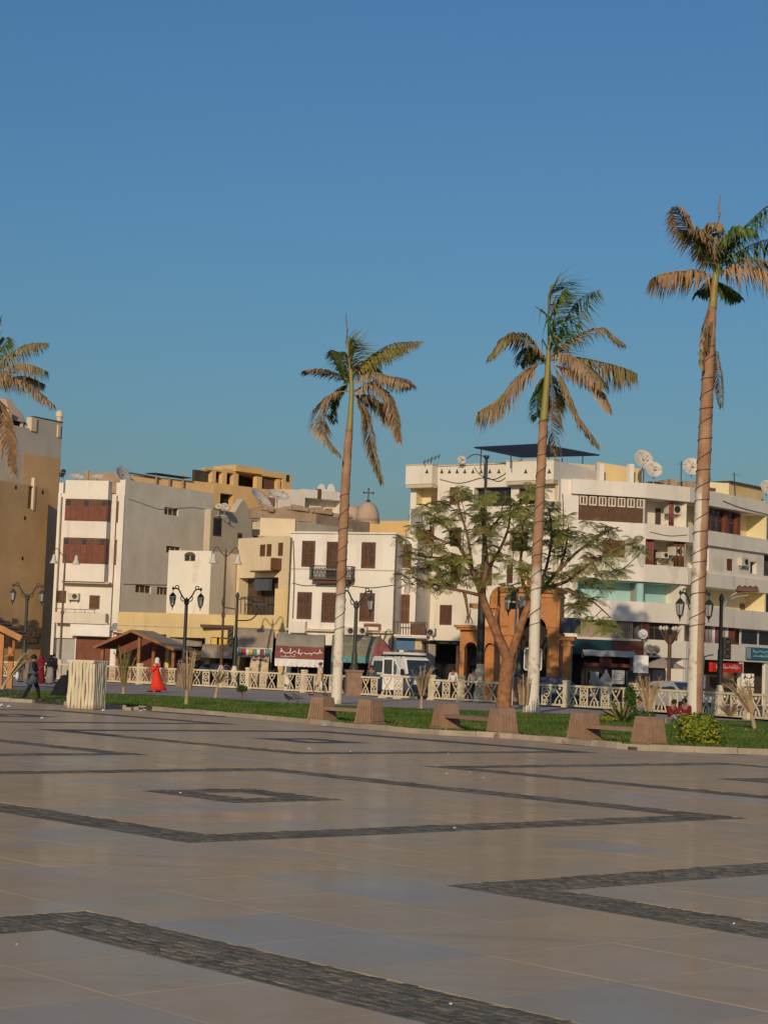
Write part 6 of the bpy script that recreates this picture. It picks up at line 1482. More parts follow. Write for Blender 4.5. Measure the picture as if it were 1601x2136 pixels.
palm('palm with yellow-green heart and drooping brown fronds, middle of the picture', None,
     [(701, 1468, 11.5), (704, 1400, 10.5), (710, 1250, 10), (716, 1100, 10), (722, 980, 9.5), (728, 900, 7.5)], [(728, 902, 7.6), (731, 860, 5.5), (733, 815, 5), (731, 770, 4)],
     [([(724, 792), (690, 776), (660, 770), (638, 772)], -.6, 'frond_brown', dict(ll=26, hang=.35)),
      ([(726, 815), (690, 822), (668, 850), (672, 900), (705, 945)], -.8, 'frond_brown', dict(ll=32, hang=.5)),
      ([(735, 778), (770, 745), (815, 718), (872, 712)], .8, 'frond_olive', dict(ll=44)),
      ([(734, 782), (768, 752), (805, 730), (840, 722)], .4, 'frond_yellow', dict(ll=38)),
      ([(729, 775), (725, 715), (722, 655)], 0, 'frond_olive', dict(ll=5, n=26, hang=.0, wob=.02, thick=.05)),
      ([(731, 785), (728, 745), (727, 715)], .1, 'frond_yellow', dict(ll=52, bias=.9, hang=.25, n=50)),
      ([(735, 820), (775, 800), (812, 830), (832, 918)], -.7, 'frond_brown', dict(ll=40)),
      ([(738, 815), (790, 790), (830, 788), (858, 802)], 1.2, 'frond_brown', dict(ll=34)),
      ([(736, 800), (775, 778), (815, 785), (850, 800)], -1.2, 'frond_brown', dict(ll=34)),
      ([(742, 828), (762, 860), (775, 930), (796, 1005)], .5, 'frond_brown', dict(ll=30, hang=.5)),
      ([(724, 805), (712, 765), (706, 735), (700, 742)], .7, 'frond_green', dict(ll=24)),
      ([(736, 825), (765, 825), (800, 850), (820, 880)], .9, 'frond_brown', dict(ll=34)),
      ([(726, 800), (705, 815), (690, 850), (700, 880)], 1.0, 'frond_green', dict(ll=20)),
      ([(733, 800), (745, 770), (765, 760), (790, 775)], 1.5, 'frond_green', dict(ll=30))], tm1, (2.6, 9.0, 9))
palm('palm with upright dark green fronds blown to the right, second from the right', None,
     [(1108, 1487, 18), (1111, 1450, 13), (1115, 1300, 11), (1120, 1150, 10.5), (1127, 1000, 10), (1133, 880, 9)], [(1133, 882, 9), (1138, 820, 7), (1142, 765, 6), (1144, 720, 4)],
     [([(1144, 758), (1142, 700), (1143, 640), (1149, 602), (1168, 590)], .2, 'frond_green', dict(ll=72, bias=.8, hang=.3, n=60)),
      ([(1146, 755), (1170, 690), (1200, 632), (1236, 606)], .6, 'frond_green', dict(ll=56, bias=.2, n=50)),
      ([(1146, 745), (1152, 690), (1160, 640), (1172, 610)], -.5, 'frond_green', dict(ll=60, bias=.6, n=50)),
      ([(1136, 750), (1100, 706), (1058, 698), (1022, 742)], -.4, 'frond_olive', dict(ll=42)),
      ([(1131, 755), (1090, 775), (1040, 830), (1004, 855)], -.5, 'frond_brown', dict(ll=62, hang=.8)),
      ([(1150, 742), (1190, 710), (1250, 686), (1298, 714)], -.6, 'frond_olive', dict(ll=40, hang=.45)),
      ([(1150, 752), (1200, 745), (1255, 755), (1290, 764), (1318, 775)], .4, 'frond_olive', dict(ll=56, hang=.85)),
      ([(1150, 760), (1200, 776), (1240, 800), (1270, 852)], -.9, 'frond_straw', dict(ll=38)),
      ([(1148, 750), (1185, 740), (1225, 765), (1258, 800)], -1.4, 'frond_brown', dict(ll=48)),
      ([(1155, 765), (1176, 800), (1202, 862), (1246, 926)], -.3, 'frond_brown', dict(ll=40, hang=.45)),
      ([(1148, 772), (1152, 830), (1150, 890), (1164, 946)], .8, 'frond_brown', dict(ll=30, hang=.5)),
      ([(1140, 778), (1126, 810), (1120, 850), (1122, 870)], .8, 'frond_green', dict(ll=26)),
      ([(1148, 775), (1158, 820), (1160, 850)], 1.2, 'frond_green', dict(ll=30)),
      ([(1140, 760), (1118, 730), (1100, 735), (1085, 760)], 1.3, 'frond_green', dict(ll=30))], tm2, (3.0, 12, 13))
palm('tallest palm with cable-wound trunk and orange dried spear at the right', None,
     [(1446, 1512, 19), (1448, 1470, 16.5), (1455, 1250, 15.5), (1461, 1100, 15), (1468, 950, 14), (1474, 820, 13), (1480, 700, 11.5), (1485, 640, 9)], [(1485, 645, 9.5), (1489, 600, 8), (1494, 560, 7), (1496, 530, 5)],
     [([(1495, 560), (1497, 480), (1502, 410)], 0, 'frond_straw', dict(ll=6, n=26, hang=0, wob=.02, thick=.06)),
      ([(1491, 560), (1465, 502), (1432, 470), (1410, 432)], -.5, 'frond_brown', dict(ll=46, hang=.55)),
      ([(1491, 565), (1470, 515), (1450, 490), (1425, 480)], .6, 'frond_green', dict(ll=40)),
      ([(1488, 580), (1450, 565), (1402, 566), (1372, 573)], -.5, 'frond_straw', dict(ll=58, hang=.75)),
      ([(1495, 560), (1530, 500), (1570, 455), (1612, 425), (1660, 445)], .5, 'frond_green', dict(ll=58, n=54)),
      ([(1496, 575), (1530, 558), (1580, 560), (1645, 592)], -.7, 'frond_straw', dict(ll=64, hang=.7, n=54)),
      ([(1496, 572), (1540, 545), (1590, 545), (1640, 570)], -.2, 'frond_olive', dict(ll=56, n=50)),
      ([(1496, 565), (1540, 525), (1600, 500), (1650, 520)], 1.0, 'frond_green', dict(ll=50, n=50)),
      ([(1493, 585), (1520, 605), (1545, 624)], .9, 'frond_green', dict(ll=24)),
      ([(1488, 575), (1470, 600), (1455, 615)], 1.0, 'frond_green', dict(ll=22)),
      ([(1490, 565), (1478, 520), (1482, 482), (1500, 470)], -.3, 'frond_brown', dict(ll=40)),
      ([(1497, 560), (1515, 510), (1540, 480), (1570, 480)], -.8, 'frond_green', dict(ll=46)),
      ([(1484, 625), (1468, 680), (1462, 740), (1466, 770)], -.4, 'frond_brown', dict(ll=13, hang=.9, bias=.1)),
      ([(1486, 640), (1476, 690), (1474, 730)], -.5, 'frond_brown', dict(ll=12, hang=.9)),
      ([(1490, 720), (1497, 780), (1504, 848)], .3, 'frond_brown', dict(ll=18, hang=.8))], tm3, (3.0, 13.5, 19))
palm('palm at the left picture edge with only its right-hand brown fronds in view', 86,
     [(-52, 1440, 12), (-48, 1300, 11), (-40, 1100, 10.5), (-32, 950, 10), (-26, 860, 9)], [(-26, 862, 9), (-23, 820, 7), (-20, 780, 5)],
     [([(-18, 790), (20, 742), (56, 720), (96, 715)], .3, 'frond_olive', dict(ll=36)),
      ([(-18, 800), (30, 765), (62, 760), (92, 772)], -.6, 'frond_brown', dict(ll=40)),
      ([(-18, 806), (20, 786), (70, 808), (110, 843)], -.3, 'frond_brown', dict(ll=36)),
      ([(-18, 800), (15, 790), (50, 785), (90, 800)], .8, 'frond_brown', dict(ll=40)),
      ([(-20, 815), (4, 850), (14, 910), (30, 985)], -.7, 'frond_straw', dict(ll=36, hang=.6)),
      ([(-18, 790), (-6, 720), (2, 660)], 0, 'frond_brown', dict(ll=10, n=30, hang=.1)),
      ([(-20, 785), (-2, 730), (10, 705)], .4, 'frond_green', dict(ll=34)),
      ([(-24, 790), (-60, 745), (-110, 730), (-150, 760)], .3, 'frond_olive', dict(ll=40)),
      ([(-24, 800), (-70, 790), (-120, 820), (-150, 880)], -.3, 'frond_brown', dict(ll=40)),
      ([(-24, 810), (-50, 850), (-70, 920), (-75, 980)], .3, 'frond_brown', dict(ll=34))], tm1, (3, 9, 8))

# ================================================================== feathery shade tree
def shade_tree():
    b = G(1050, 1480); Y = b.y; base = Vector((b.x, Y, 0))
    e = empty('shade_tree', base, 0, 'spreading feathery-leaved tree with forked reddish trunk in front of the gateway', 'tree')
    sc = Y/FPX; rg = random.Random(17)
    limbs = []
    def limb(pts, r0, r1, d0, d1):
        k = len(pts); w = [P(x, y, Y+d0+(d1-d0)*i/(k-1))-base for i, (x, y) in enumerate(pts)]
        c = spline(w, 6); n = len(c); limbs.append((c, [r0*sc+(r1-r0)*sc*i/(n-1) for i in range(n)])); return c
    limb([(1049, 1482), (1053, 1430), (1060, 1372)], 17, 14, 0, 0)
    limb([(1060, 1378), (1040, 1330), (1016, 1275), (1003, 1238)], 11, 7.5, 0, -.2)
    limb([(1061, 1378), (1080, 1325), (1100, 1268), (1132, 1226)], 9.5, 6.5, 0, .3)
    limb([(1050, 1350), (1034, 1300), (1040, 1265)], 5, 3.5, -.1, -.6)
    fine = [([(1003, 1240), (985, 1190), (958, 1140), (930, 1098), (905, 1075)], 8, 2.5, -.2, -1.4), ([(1003, 1240), (1014, 1180), (1010, 1120), (1003, 1060), (1010, 1040)], 8, 2.5, -.2, .8),
            ([(1002, 1242), (968, 1234), (930, 1226), (885, 1212), (860, 1205)], 5.5, 2, -.2, -.8), ([(992, 1205), (960, 1180), (920, 1165), (880, 1160), (850, 1150)], 5, 2, -.3, .9),
            ([(1014, 1190), (1040, 1150), (1060, 1100), (1065, 1045)], 6, 2, .1, -1.0), ([(1132, 1227), (1165, 1190), (1205, 1150), (1262, 1110), (1290, 1100)], 6.5, 2, .3, .8),
            ([(1120, 1240), (1140, 1180), (1150, 1120), (1145, 1060)], 6, 2, .3, -.8), ([(1132, 1227), (1182, 1212), (1235, 1172), (1296, 1140), (1330, 1128)], 6, 2, .3, -.9),
            ([(1104, 1262), (1085, 1190), (1090, 1110), (1075, 1050)], 6, 2, .2, 1.3), ([(1140, 1222), (1190, 1235), (1235, 1255), (1275, 1290)], 4.5, 1.8, .3, -.6),
            ([(1165, 1192), (1180, 1140), (1185, 1095)], 4, 1.6, .5, 1.4), ([(985, 1190), (975, 1120), (960, 1070), (955, 1045)], 5, 1.8, -.4, .6), ([(958, 1140), (915, 1125), (880, 1100)], 4, 1.6, -.8, -.2), ([(1010, 1120), (1040, 1080), (1050, 1045)], 4, 1.6, .2, 1.6), ([(1262, 1172), (1290, 1190), (1330, 1160)], 2.6, 1.2, -.5, -.1), ([(1235, 1172), (1260, 1215), (1275, 1240)], 2.6, 1.2, -.2, .4)]
    for a in fine: limb(a[0], a[1]*.72, a[2]*.7, a[3], a[4])
    # a broken hanging branch
    limb([(968, 1236), (972, 1255), (977, 1290), (976, 1300)], 4, 1.5, -.3, -.5)
    mb = MB(); mb2 = MB()
    for i, (c, r) in enumerate(limbs): (mb if i < 4 else mb2).tube(c, r, 10 if i < 4 else 7)
    t = mb.build('trunk', M['bark'], e, smooth=True)
    crown = None; ends = []
    pts_all = [(p, r) for c, rr in limbs[4:-1] for p, r in zip(c[4:], rr[4:])]
    # cluster centres
    cl = []
    def ell(n, cx, cy, rx, ry, d):
        k = 0
        while k < n:
            x, y = rg.uniform(-1, 1), rg.uniform(-1, 1)
            if x*x+y*y > 1: continue
            q = (cx+x*rx, cy+y*ry, rg.uniform(-d, d)*sqrt(max(.15, 1-x*x-y*y))); cl.append(q); k += 1
    ell(108, 1005, 1115, 172, 100, 3.0); ell(26, 1125, 1105, 65, 85, 2.5); ell(24, 895, 1185, 66, 48, 1.8); ell(42, 1228, 1155, 110, 66, 2.0); ell(14, 1245, 1258, 66, 45, 1.2); ell(9, 1120, 1210, 90, 25, 1.5); ell(3, 1270, 1300, 16, 14, .5)
    tw = MB(); place = []
    for x, y, d in cl:
        p = P(x, y, Y+d)-base; q, r = min(pts_all, key=lambda o: (o[0]-p).length + .35*abs(o[0].z-p.z))
        ln = (p-q).length
        if ln > 2.6: p = q + (p-q)*(2.4/ln)
        m = (p+q)/2 + Vector((rg.uniform(-.15, .15), rg.uniform(-.15, .15), rg.uniform(-.25, .05)))
        tw.tube(bez(q, m, p, 5), [max(.012, r*.6)*(1-.8*i/5)+.006 for i in range(6)], 5); place.append(p)
        pts_all.append((m, .02))
    crown = mb2
    for v, fcs in ((tw.v, tw.f),):
        crown.add(v, fcs)
    cr = crown.build('crown', M['twig'], e, smooth=True)
    vars_ = []
    for k in range(7):
        lb = MB(); n = rg.randint(7, 10)
        for i in range(n):
            a = 2*pi*i/n+rg.uniform(-.3, .3); el = rg.uniform(-.25, .7); L = rg.uniform(.42, .72)
            d0 = Vector((cos(a)*cos(el), sin(a)*cos(el), sin(el))); cur = bez((0, 0, 0), d0*L*.55, d0*L + Vector((0, 0, -L*rg.uniform(.3, .6))), 9)
            for j in range(1, 10):
                tg = (cur[j]-cur[j-1]).normalized(); sd_ = tg.cross(Vector((0, 0, 1))).normalized(); pl = .21*sin(pi*(.18+.75*j/10))*rg.uniform(.85, 1.15)
                for s in (-1, 1):
                    dv = (sd_*s + tg*.55 + Vector((0, 0, -.35))).normalized(); c0 = cur[j]; c1 = c0+dv*pl; wv = tg*.024
                    lb.add([tuple(c0-wv*.5), tuple(c0+wv*.5), tuple(c1+wv), tuple(c1-wv)], [(0, 1, 2, 3)])
        vars_.append((lb.mesh('leaf_cluster', M['leaf']), lb.mesh('leaf_cluster', M['leafdry'])))
    for p in place:
        v = rg.choice(vars_)[1 if rg.random() < .32 else 0]; s = rg.uniform(.75, 1.15)
        link('leaf_cluster', v, cr, p, (rg.uniform(-.1, .75), rg.uniform(-.4, .4), 0) if rg.random() < .55 else (rg.uniform(-.3, .3), rg.uniform(-.3, .3), rg.uniform(0, 6.28)), (s, s, s))
    # pods hanging from the low left branch
    mb = MB()
    for x0, y0, x1, y1 in ((973, 1285, 970, 1300), (978, 1283, 985, 1302), (980, 1270, 977, 1292)): mb.tube(bez(P(x0, y0, Y-.5)-base, P((x0+x1)/2+3, (y0+y1)/2, Y-.5)-base, P(x1, y1, Y-.5)-base, 5), .025, 5)
    mb.build('seed_pod', M['twig'], e)
shade_tree()

# ================================================================== lawn shrubs and dry saplings
def blade_plant(name, label, px, py, hpx, n, spread, m, stem=None, cat='plant', lean=0.0, w=.035, droop=.3, group=None, base_r=.06, stem_h=0.0):
    b = G(px, py); e = empty(name, (b.x, b.y, .05), 0, label, cat, group); H = hpx*b.y/FPX; rg = random.Random(px*7+py)
    z0 = stem_h*H
    if stem and stem != 'none':
        mb = MB(); mb.tube(bez((0, 0, -.05), (lean*H*.1, 0, z0*.5), (lean*H*.3, 0, max(z0, .2)), 6), [.075, .07, .065, .06, .055, .05, .045], 8); mb.build('stem', M[stem], e)
    for i in range(n):
        a = rg.uniform(0, 2*pi); el = rg.uniform(.25, 1)*spread; L = H*rg.uniform(.6, 1.05)-z0*.6
        d = Vector((sin(el)*cos(a)+lean, sin(el)*sin(a)*.8, cos(el))).normalized(); p0 = Vector((cos(a)*base_r+lean*H*.3*(1 if stem else 0), sin(a)*base_r, z0))
        cur = bez(p0, p0+d*L*.6, p0+d*L+Vector((d.x*L*droop, d.y*L*droop, -L*droop*el)), 6); sd_ = d.cross(Vector((cos(i), sin(i), .3))).normalized()
        mb = MB(); vs = []
        for j, c in enumerate(cur): ww = w*(1-(j/6)**2)*rg.uniform(.8, 1.2)+.003; vs += [tuple(c-sd_*ww), tuple(c+sd_*ww+Vector((0, 0, .01)))]
        mb.add(vs, [(2*j, 2*j+1, 2*j+3, 2*j+2) for j in range(6)])
        # ragged side leaflets
        if stem != 'none':
            for j in range(2, 6):
                for s in (-1, 1):
                    dv = (sd_*s*.8+d+Vector((rg.uniform(-.4, .4), rg.uniform(-.4, .4), rg.uniform(-.5, .1)))).normalized(); c = cur[j]; l2 = L*.16*rg.uniform(.6, 1.2)
                    mb.add([tuple(c), tuple(c+d*.025), tuple(c+dv*l2)], [(0, 1, 2)])
        mb.build('leaf', M[m] if rg.random() < .8 else M['frond_brown'], e)
    return e
blade_plant('palm_sapling', 'half-green palm sapling bundled upright right of the log-clad bin', 257, 1449, 98, 26, .28, 'frond_olive', 'straw', group='palm saplings', stem_h=.15)
blade_plant('palm_sapling', 'tall bare dry palm sapling just left of the round bush and curved one', 388, 1476, 112, 18, .16, 'straw', 'straw', group='palm saplings', stem_h=.3, base_r=.14)
blade_plant('palm_sapling', 'dry sapling bent over in an arch beside the round bush', 449, 1457, 66, 22, .55, 'frond_brown', 'straw', group='palm saplings', lean=.25, droop=.9, stem_h=.45)
blade_plant('palm_sapling', 'dry straw-coloured sapling fanned out in front of the van', 878, 1481, 84, 34, .36, 'straw', 'straw', group='palm saplings', stem_h=.32)
blade_plant('palm_sapling', 'dry bundle of stalks at the foot of the second palm, left side', 1092, 1490, 78, 22, .14, 'straw', 'straw', group='palm saplings', stem_h=.2, base_r=.16)
blade_plant('palm_sapling', 'pale dry fronds rising behind the nearest bench', 1350, 1506, 92, 34, .34, 'straw', 'straw', group='palm saplings', stem_h=.2)
blade_plant('palm_sapling', 'dry sapling leaning left near the right picture edge', 1574, 1527, 104, 30, .26, 'straw', 'straw', group='palm saplings', lean=-.3, droop=.5, stem_h=.35)
blade_plant('palm_sapling', 'dry leaning frond with long stalk at the left edge by the kiosk post', 4, 1438, 82, 14, .2, 'straw', 'straw', group='palm saplings', lean=.65, droop=.2, stem_h=.3)
blade_plant('spiky_plant', 'green spiky rosette plant behind the nearest bench', 1296, 1512, 60, 38, .95, 'bush', 'none', cat='plant', w=.05)
blade_plant('spiky_plant', 'low green tuft at the foot of the pale dry fronds', 1352, 1510, 34, 30, .8, 'bush', 'none', cat='plant', w=.03)
blade_plant('twiggy_shrub', 'small brown twiggy shrub in front of the fence right of the tall palm', 1521, 1507, 50, 46, .8, 'frond_brown', 'none', cat='shrub', w=.022, stem_h=.2)
def bush(name, label, px, py, wpx, hpx, n, m, leaf=.07, trunk=0.0, lobes=7, m2=None, sq=1.0, cat='shrub', Yoff=0, flat=1.0):
    b = G(px, py); Y = b.y+Yoff; b = Vector((P(px, py, Y).x, Y, 0)); sc = Y/FPX; Wd, Hd = wpx*sc/2, hpx*sc; rg = random.Random(px+py)
    e = empty(name, (b.x, b.y, .03 if Yoff == 0 else 0), 0, label, cat)
    zc = trunk*Hd; lob = []
    for i in range(lobes):
        a = rg.uniform(0, 6.28); r = rg.uniform(0, .6); lob.append((Vector((r*Wd*cos(a), r*Wd*sin(a)*sq*flat, zc+(Hd-zc)*rg.uniform(.32, .7))), rg.uniform(.4, .62)))
    mb = MB(); mb.k = 0
    for i in range(n):
        c, s = rg.choice(lob); v = Vector((rg.gauss(0, 1), rg.gauss(0, 1), rg.gauss(0, 1))).normalized()*(rg.random()**.35)
        p = c + Vector((v.x*Wd*s, v.y*Wd*s*sq*flat, v.z*(Hd-zc)*s*.62))
        p.z = max(.02, min(p.z, Hd*1.02))
        nrm = (v+Vector((rg.uniform(-.7, .7), rg.uniform(-.7, .7), rg.uniform(-.3, .9)))).normalized(); u = nrm.cross(Vector((rg.uniform(-1, 1), rg.uniform(-1, 1), rg.uniform(-1, 1)))).normalized(); w = nrm.cross(u)
        L = leaf*rg.uniform(.6, 1.3); mb.k = 1 if (m2 and rg.random() < .35) else 0
        mb.add([tuple(p-u*L), tuple(p+w*L*.5), tuple(p+u*L), tuple(p-w*L*.5)], [(0, 1, 2, 3)])
    mb.build('foliage', [M[m], M[m2 or m]], e)
    mb = MB()
    for i in range(5): a = i*1.26; mb.tube(bez((0, 0, -.03), (.03*cos(a), .03*sin(a), zc*.7+.1), (Wd*.35*cos(a), Wd*.35*sin(a)*sq, zc+(Hd-zc)*.5), 4), [.035, .03, .022, .015, .008], 5)
    mb.build('stem', M['twig'], e)
bush('round_bush', 'small round clipped bush on a short stem, left of the birds', 504, 1459, 30, 36, 900, 'bush', .04, .35, 5, 'hedge')
bush('upright_bush', 'dense dark green upright bush behind the nearest bench', 1311, 1500, 40, 74, 2600, 'bush', .05, .08, 9, 'hedge')
bush('yellow_bush', 'large rounded yellow-green bush on the kerb below the tall palm', 1458, 1562, 122, 74, 6500, 'bushy', .05, 0, 14, 'frond_green', .8)
bush('low_hedge', 'low yellow-green hedge clump behind the nearest bench seat', 1270, 1511, 62, 18, 1500, 'bushy', .04, 0, 8, 'hedge', .6)
bush('clipped_hedge', 'dark clipped hedge behind the fence beneath the red sign', 1490, 1456, 64, 44, 2600, 'hedge', .07, 0, 10, 'bush', 1, 'hedge', 14, .6)
bush('clipped_hedge', 'dark clipped hedge behind the fence at the cream notice', 1558, 1458, 70, 40, 2600, 'hedge', .07, 0, 10, 'bush', 1, 'hedge', 14, .6)
bush('clipped_hedge', 'last dark hedge behind the fence cut by the right edge', 1612, 1456, 44, 38, 1500, 'hedge', .07, 0, 8, 'bush', 1, 'hedge', 14, .6)
# ================================================================== people
DG = None
def skinned(name, verts, edges, mats, parent, root=0, lv=2):
    """grow a continuous surface around a joint skeleton; verts: (x, y, z, radius[, radius_y])"""
    me = bpy.data.meshes.new(name); me.from_pydata([v[:3] for v in verts], edges, [])
    o = bpy.data.objects.new(name, me); COL.objects.link(o)
    md = o.modifiers.new('skin', 'SKIN'); md.use_smooth_shade = True
    sv = me.skin_vertices[0].data
    for i, v in enumerate(verts): sv[i].radius = (v[3], v[4] if len(v) > 4 else v[3]); sv[i].use_root = (i == root)
    sb = o.modifiers.new('sub', 'SUBSURF'); sb.levels = lv; sb.render_levels = lv
    dg = bpy.context.evaluated_depsgraph_get(); ev = o.evaluated_get(dg)
    m2 = bpy.data.meshes.new_from_object(ev); m2.name = name
    bpy.data.objects.remove(o); m2.materials.clear()
    for m in (mats if isinstance(mats, (list, tuple)) else [mats]): m2.materials.append(m)
    for p in m2.polygons: p.use_smooth = True
    return link(name, m2, parent)
def hand(V, E, wi, w, d):
    """palm + four unequal, slightly curled fingers + a thumb from the side of the palm"""
    w = Vector(w); d = Vector(d).normalized(); s = d.cross(Vector((0, 1, 0)))
    if s.length < .2: s = d.cross(Vector((1, 0, 0)))
    s.normalize(); n = d.cross(s)
    V.append((*(w+d*.07), .026, .034)); pi_ = len(V)-1; E.append((wi, pi_))
    for k, L in enumerate((.068, .078, .072, .055)):
        o = w+d*.095+s*(.03-.02*k); V.append((*o, .009)); V.append((*(o+d*L*.55-n*.008), .0085)); V.append((*(o+d*L*.9-n*.035), .0075))
        E += [(pi_, len(V)-3), (len(V)-3, len(V)-2), (len(V)-2, len(V)-1)]
    o = w+d*.045+s*.036; V.append((*o, .011)); V.append((*(o+d*.04+s*.02-n*.012), .009)); E += [(pi_, len(V)-2), (len(V)-2, len(V)-1)]
def person(label, px, py, yaw, h=1.68, J=None, top=None, legs=None, robe=None, head='hair', extra=None, z=0.0, Y=None, robe_pts=None, skirt=None, group=None):
    b = G(px, py, z) if Y is None else P(px, py, Y); b.z = z if Y is None else 0
    e = empty('person', b, yaw, label, 'person', group); k = h/1.70
    D = dict(pel=(0, 0, .93), spine=(0, 0, 1.12), chest=(0, 0, 1.30), neck=(0, .0, 1.46), head=(0, -.015, 1.575), crown=(0, -.005, 1.64),
             shl=(.18, 0, 1.39), shr=(-.18, 0, 1.39), ell=(.24, .02, 1.13), elr=(-.24, .02, 1.13), wrl=(.25, -.06, .90), wrr=(-.25, -.06, .90),
             hpl=(.09, 0, .90), hpr=(-.09, 0, .90), knl=(.10, -.02, .49), knr=(-.10, -.02, .49), anl=(.10, .02, .08), anr=(-.10, .02, .08), tol=(.11, -.13, .035), tor=(-.11, -.13, .035))
    if J: D.update(J)
    D = {a: tuple(q*k for q in v) for a, v in D.items()}
    R_ = dict(pel=(.145, .11), spine=(.125, .095), chest=(.155, .11), neck=(.055, .055), head=(.078, .095), crown=(.06, .07), shl=(.065, .065), shr=(.065, .065), ell=(.045, .045), elr=(.045, .045), wrl=(.03, .03), wrr=(.03, .03), hpl=(.09, .09), hpr=(.09, .09), knl=(.06, .06), knr=(.06, .06), anl=(.042, .042), anr=(.042, .042), tol=(.035, .03), tor=(.035, .03))
    names = list(D); V = [(*D[n], R_[n][0]*k, R_[n][1]*k) for n in names]; ix = {n: i for i, n in enumerate(names)}
    L_ = [('pel', 'spine'), ('spine', 'chest'), ('chest', 'neck'), ('neck', 'head'), ('head', 'crown'), ('chest', 'shl'), ('chest', 'shr'), ('shl', 'ell'), ('shr', 'elr'), ('ell', 'wrl'), ('elr', 'wrr'), ('pel', 'hpl'), ('pel', 'hpr'), ('hpl', 'knl'), ('hpr', 'knr'), ('knl', 'anl'), ('knr', 'anr'), ('anl', 'tol'), ('anr', 'tor')]
    E_ = [(ix[a], ix[c]) for a, c in L_]
    for s in 'lr': hand(V, E_, ix['wr'+s], D['wr'+s], Vector(D['wr'+s])-Vector(D['el'+s]))
    # nose and ears
    hd = Vector(D['head']); V.append((hd.x, hd.y-.105*k, hd.z+.0, .014*k)); E_.append((ix['head'], len(V)-1))
    body_ = skinned('body', V, E_, M['skin'], e)
    mb = MB()
    for s in (-1, 1):
        mb.lathe([(.004, -.012), (.014, 0), (.004, .012)], 6, (hd.x+s*.032*k, hd.y-.098*k, hd.z+.022*k)); mb.lathe([(.01, -.03), (.018, 0), (.01, .03)], 6, (hd.x+s*.085*k, hd.y+.005, hd.z+.01))
    mb.box(hd.x-.025*k, hd.x+.025*k, hd.y-.1*k, hd.y-.088*k, hd.z-.052*k, hd.z-.042*k); mb.build('eyes_and_mouth', M['hair'], body_)
    def sub(nm, keys, grow, m, cut=None):
        ks = [q for q in names if q in keys]; v = []
        for q in ks: v.append((*D[q], R_[q][0]*k*grow+.008, R_[q][1]*k*grow+.008))
        ii = {q: i for i, q in enumerate(ks)}; ed = [(ii[a], ii[c]) for a, c in L_ if a in ii and c in ii]
        return skinned(nm, v, ed, M[m], e)
    if legs: sub('trousers', ('pel', 'hpl', 'hpr', 'knl', 'knr', 'anl', 'anr') if legs[1] == 'long' else ('pel', 'hpl', 'hpr', 'knl', 'knr'), 1.16, legs[0])
    if top: sub('shirt', ('pel', 'spine', 'chest', 'shl', 'shr', 'ell', 'elr', 'wrl', 'wrr') if top[1] == 'long' else ('pel', 'spine', 'chest', 'shl', 'shr', 'ell', 'elr'), 1.14, top[0])
    if legs is None or True:
        mb = MB()
        for s in 'lr':
            t, a = Vector(D['to'+s]), Vector(D['an'+s]); d = Vector((t.x-a.x, t.y-a.y, 0)).normalized(); mb.bar(a-d*.07+Vector((0, 0, -.045*k)), a+d*.2+Vector((0, 0, -.045*k)), .09, .07)
        mb.build('shoes', M['hair'], e)
    if robe:
        m, rows = robe; n = 20; mb = MB(); vs = []
        for j, (cx_, cy_, zz, rx, ry) in enumerate(rows):
            for i in range(n):
                w = 2*pi*i/n; f_ = 1+(.07*sin(w*5+j*.5) if zz < .9 else .02*sin(w*4))*(1 if zz < .6 else .6); vs.append((cx_*k+rx*k*f_*cos(w), cy_*k+ry*k*f_*sin(w), zz*k))
        mb.add(vs, [(j*n+i, j*n+(i+1) % n, (j+1)*n+(i+1) % n, (j+1)*n+i) for j in range(len(rows)-1) for i in range(n)]); q = mb.build('robe', M[m], e, smooth=True)
        s_ = q.modifiers.new('t', 'SOLIDIFY'); s_.thickness = .012
    if head:
        mb = MB(); c = hd
        if head == 'hair' or head == 'cap':
            vs = []; mb.lathe([(.098*k, -.02), (.104*k, .03), (.095*k, .08), (.06*k, .115), (.01, .128)], 14, (c.x, c.y+.018*k, c.z), .92, 1.05)
            if head == 'cap': mb.box(c.x-.06, c.x+.06, c.y-.19*k, c.y-.08*k, c.z+.035, c.z+.05)
            mb.build('hair' if head == 'hair' else 'cap', M['hair'] if head == 'hair' else M['bluegrey'], e, smooth=True)
        else:
            mb.lathe([(.2*k, -.26), (.13*k, -.16), (.112*k, -.06), (.118*k, .03), (.1*k, .1), (.06*k, .135), (.01, .15)], 14, (c.x, c.y+.03*k, c.z), 1, 1); mb.build('headscarf', M[head], e, smooth=True)
    if extra: extra(e, D, k)
    return e
YK = 1.0
ROBE = [(0, .0, .03, .33, .28), (0, 0, .35, .28, .24), (0, 0, .7, .23, .2), (0, 0, 1.0, .20, .165), (0, 0, 1.25, .205, .155), (0, 0, 1.40, .18, .13), (0, 0, 1.47, .09, .08)]
def bag(m, s=.14, side='r'):
    def f_(e, D, k):
        w = Vector(D['wr'+side]); mb = MB(); mb.lathe([(s*.5, -.62), (s, -.5), (s*.9, -.3), (s*.35, -.16)], 10, (w.x, w.y, w.z+.02), 1, .6); mb.tube(spline([(w.x-s*.4, w.y, w.z-.16), (w.x, w.y, w.z-.06), (w.x+s*.4, w.y, w.z-.16)], 4), .01, 5); mb.build('bag', M[m], e)
    return f_
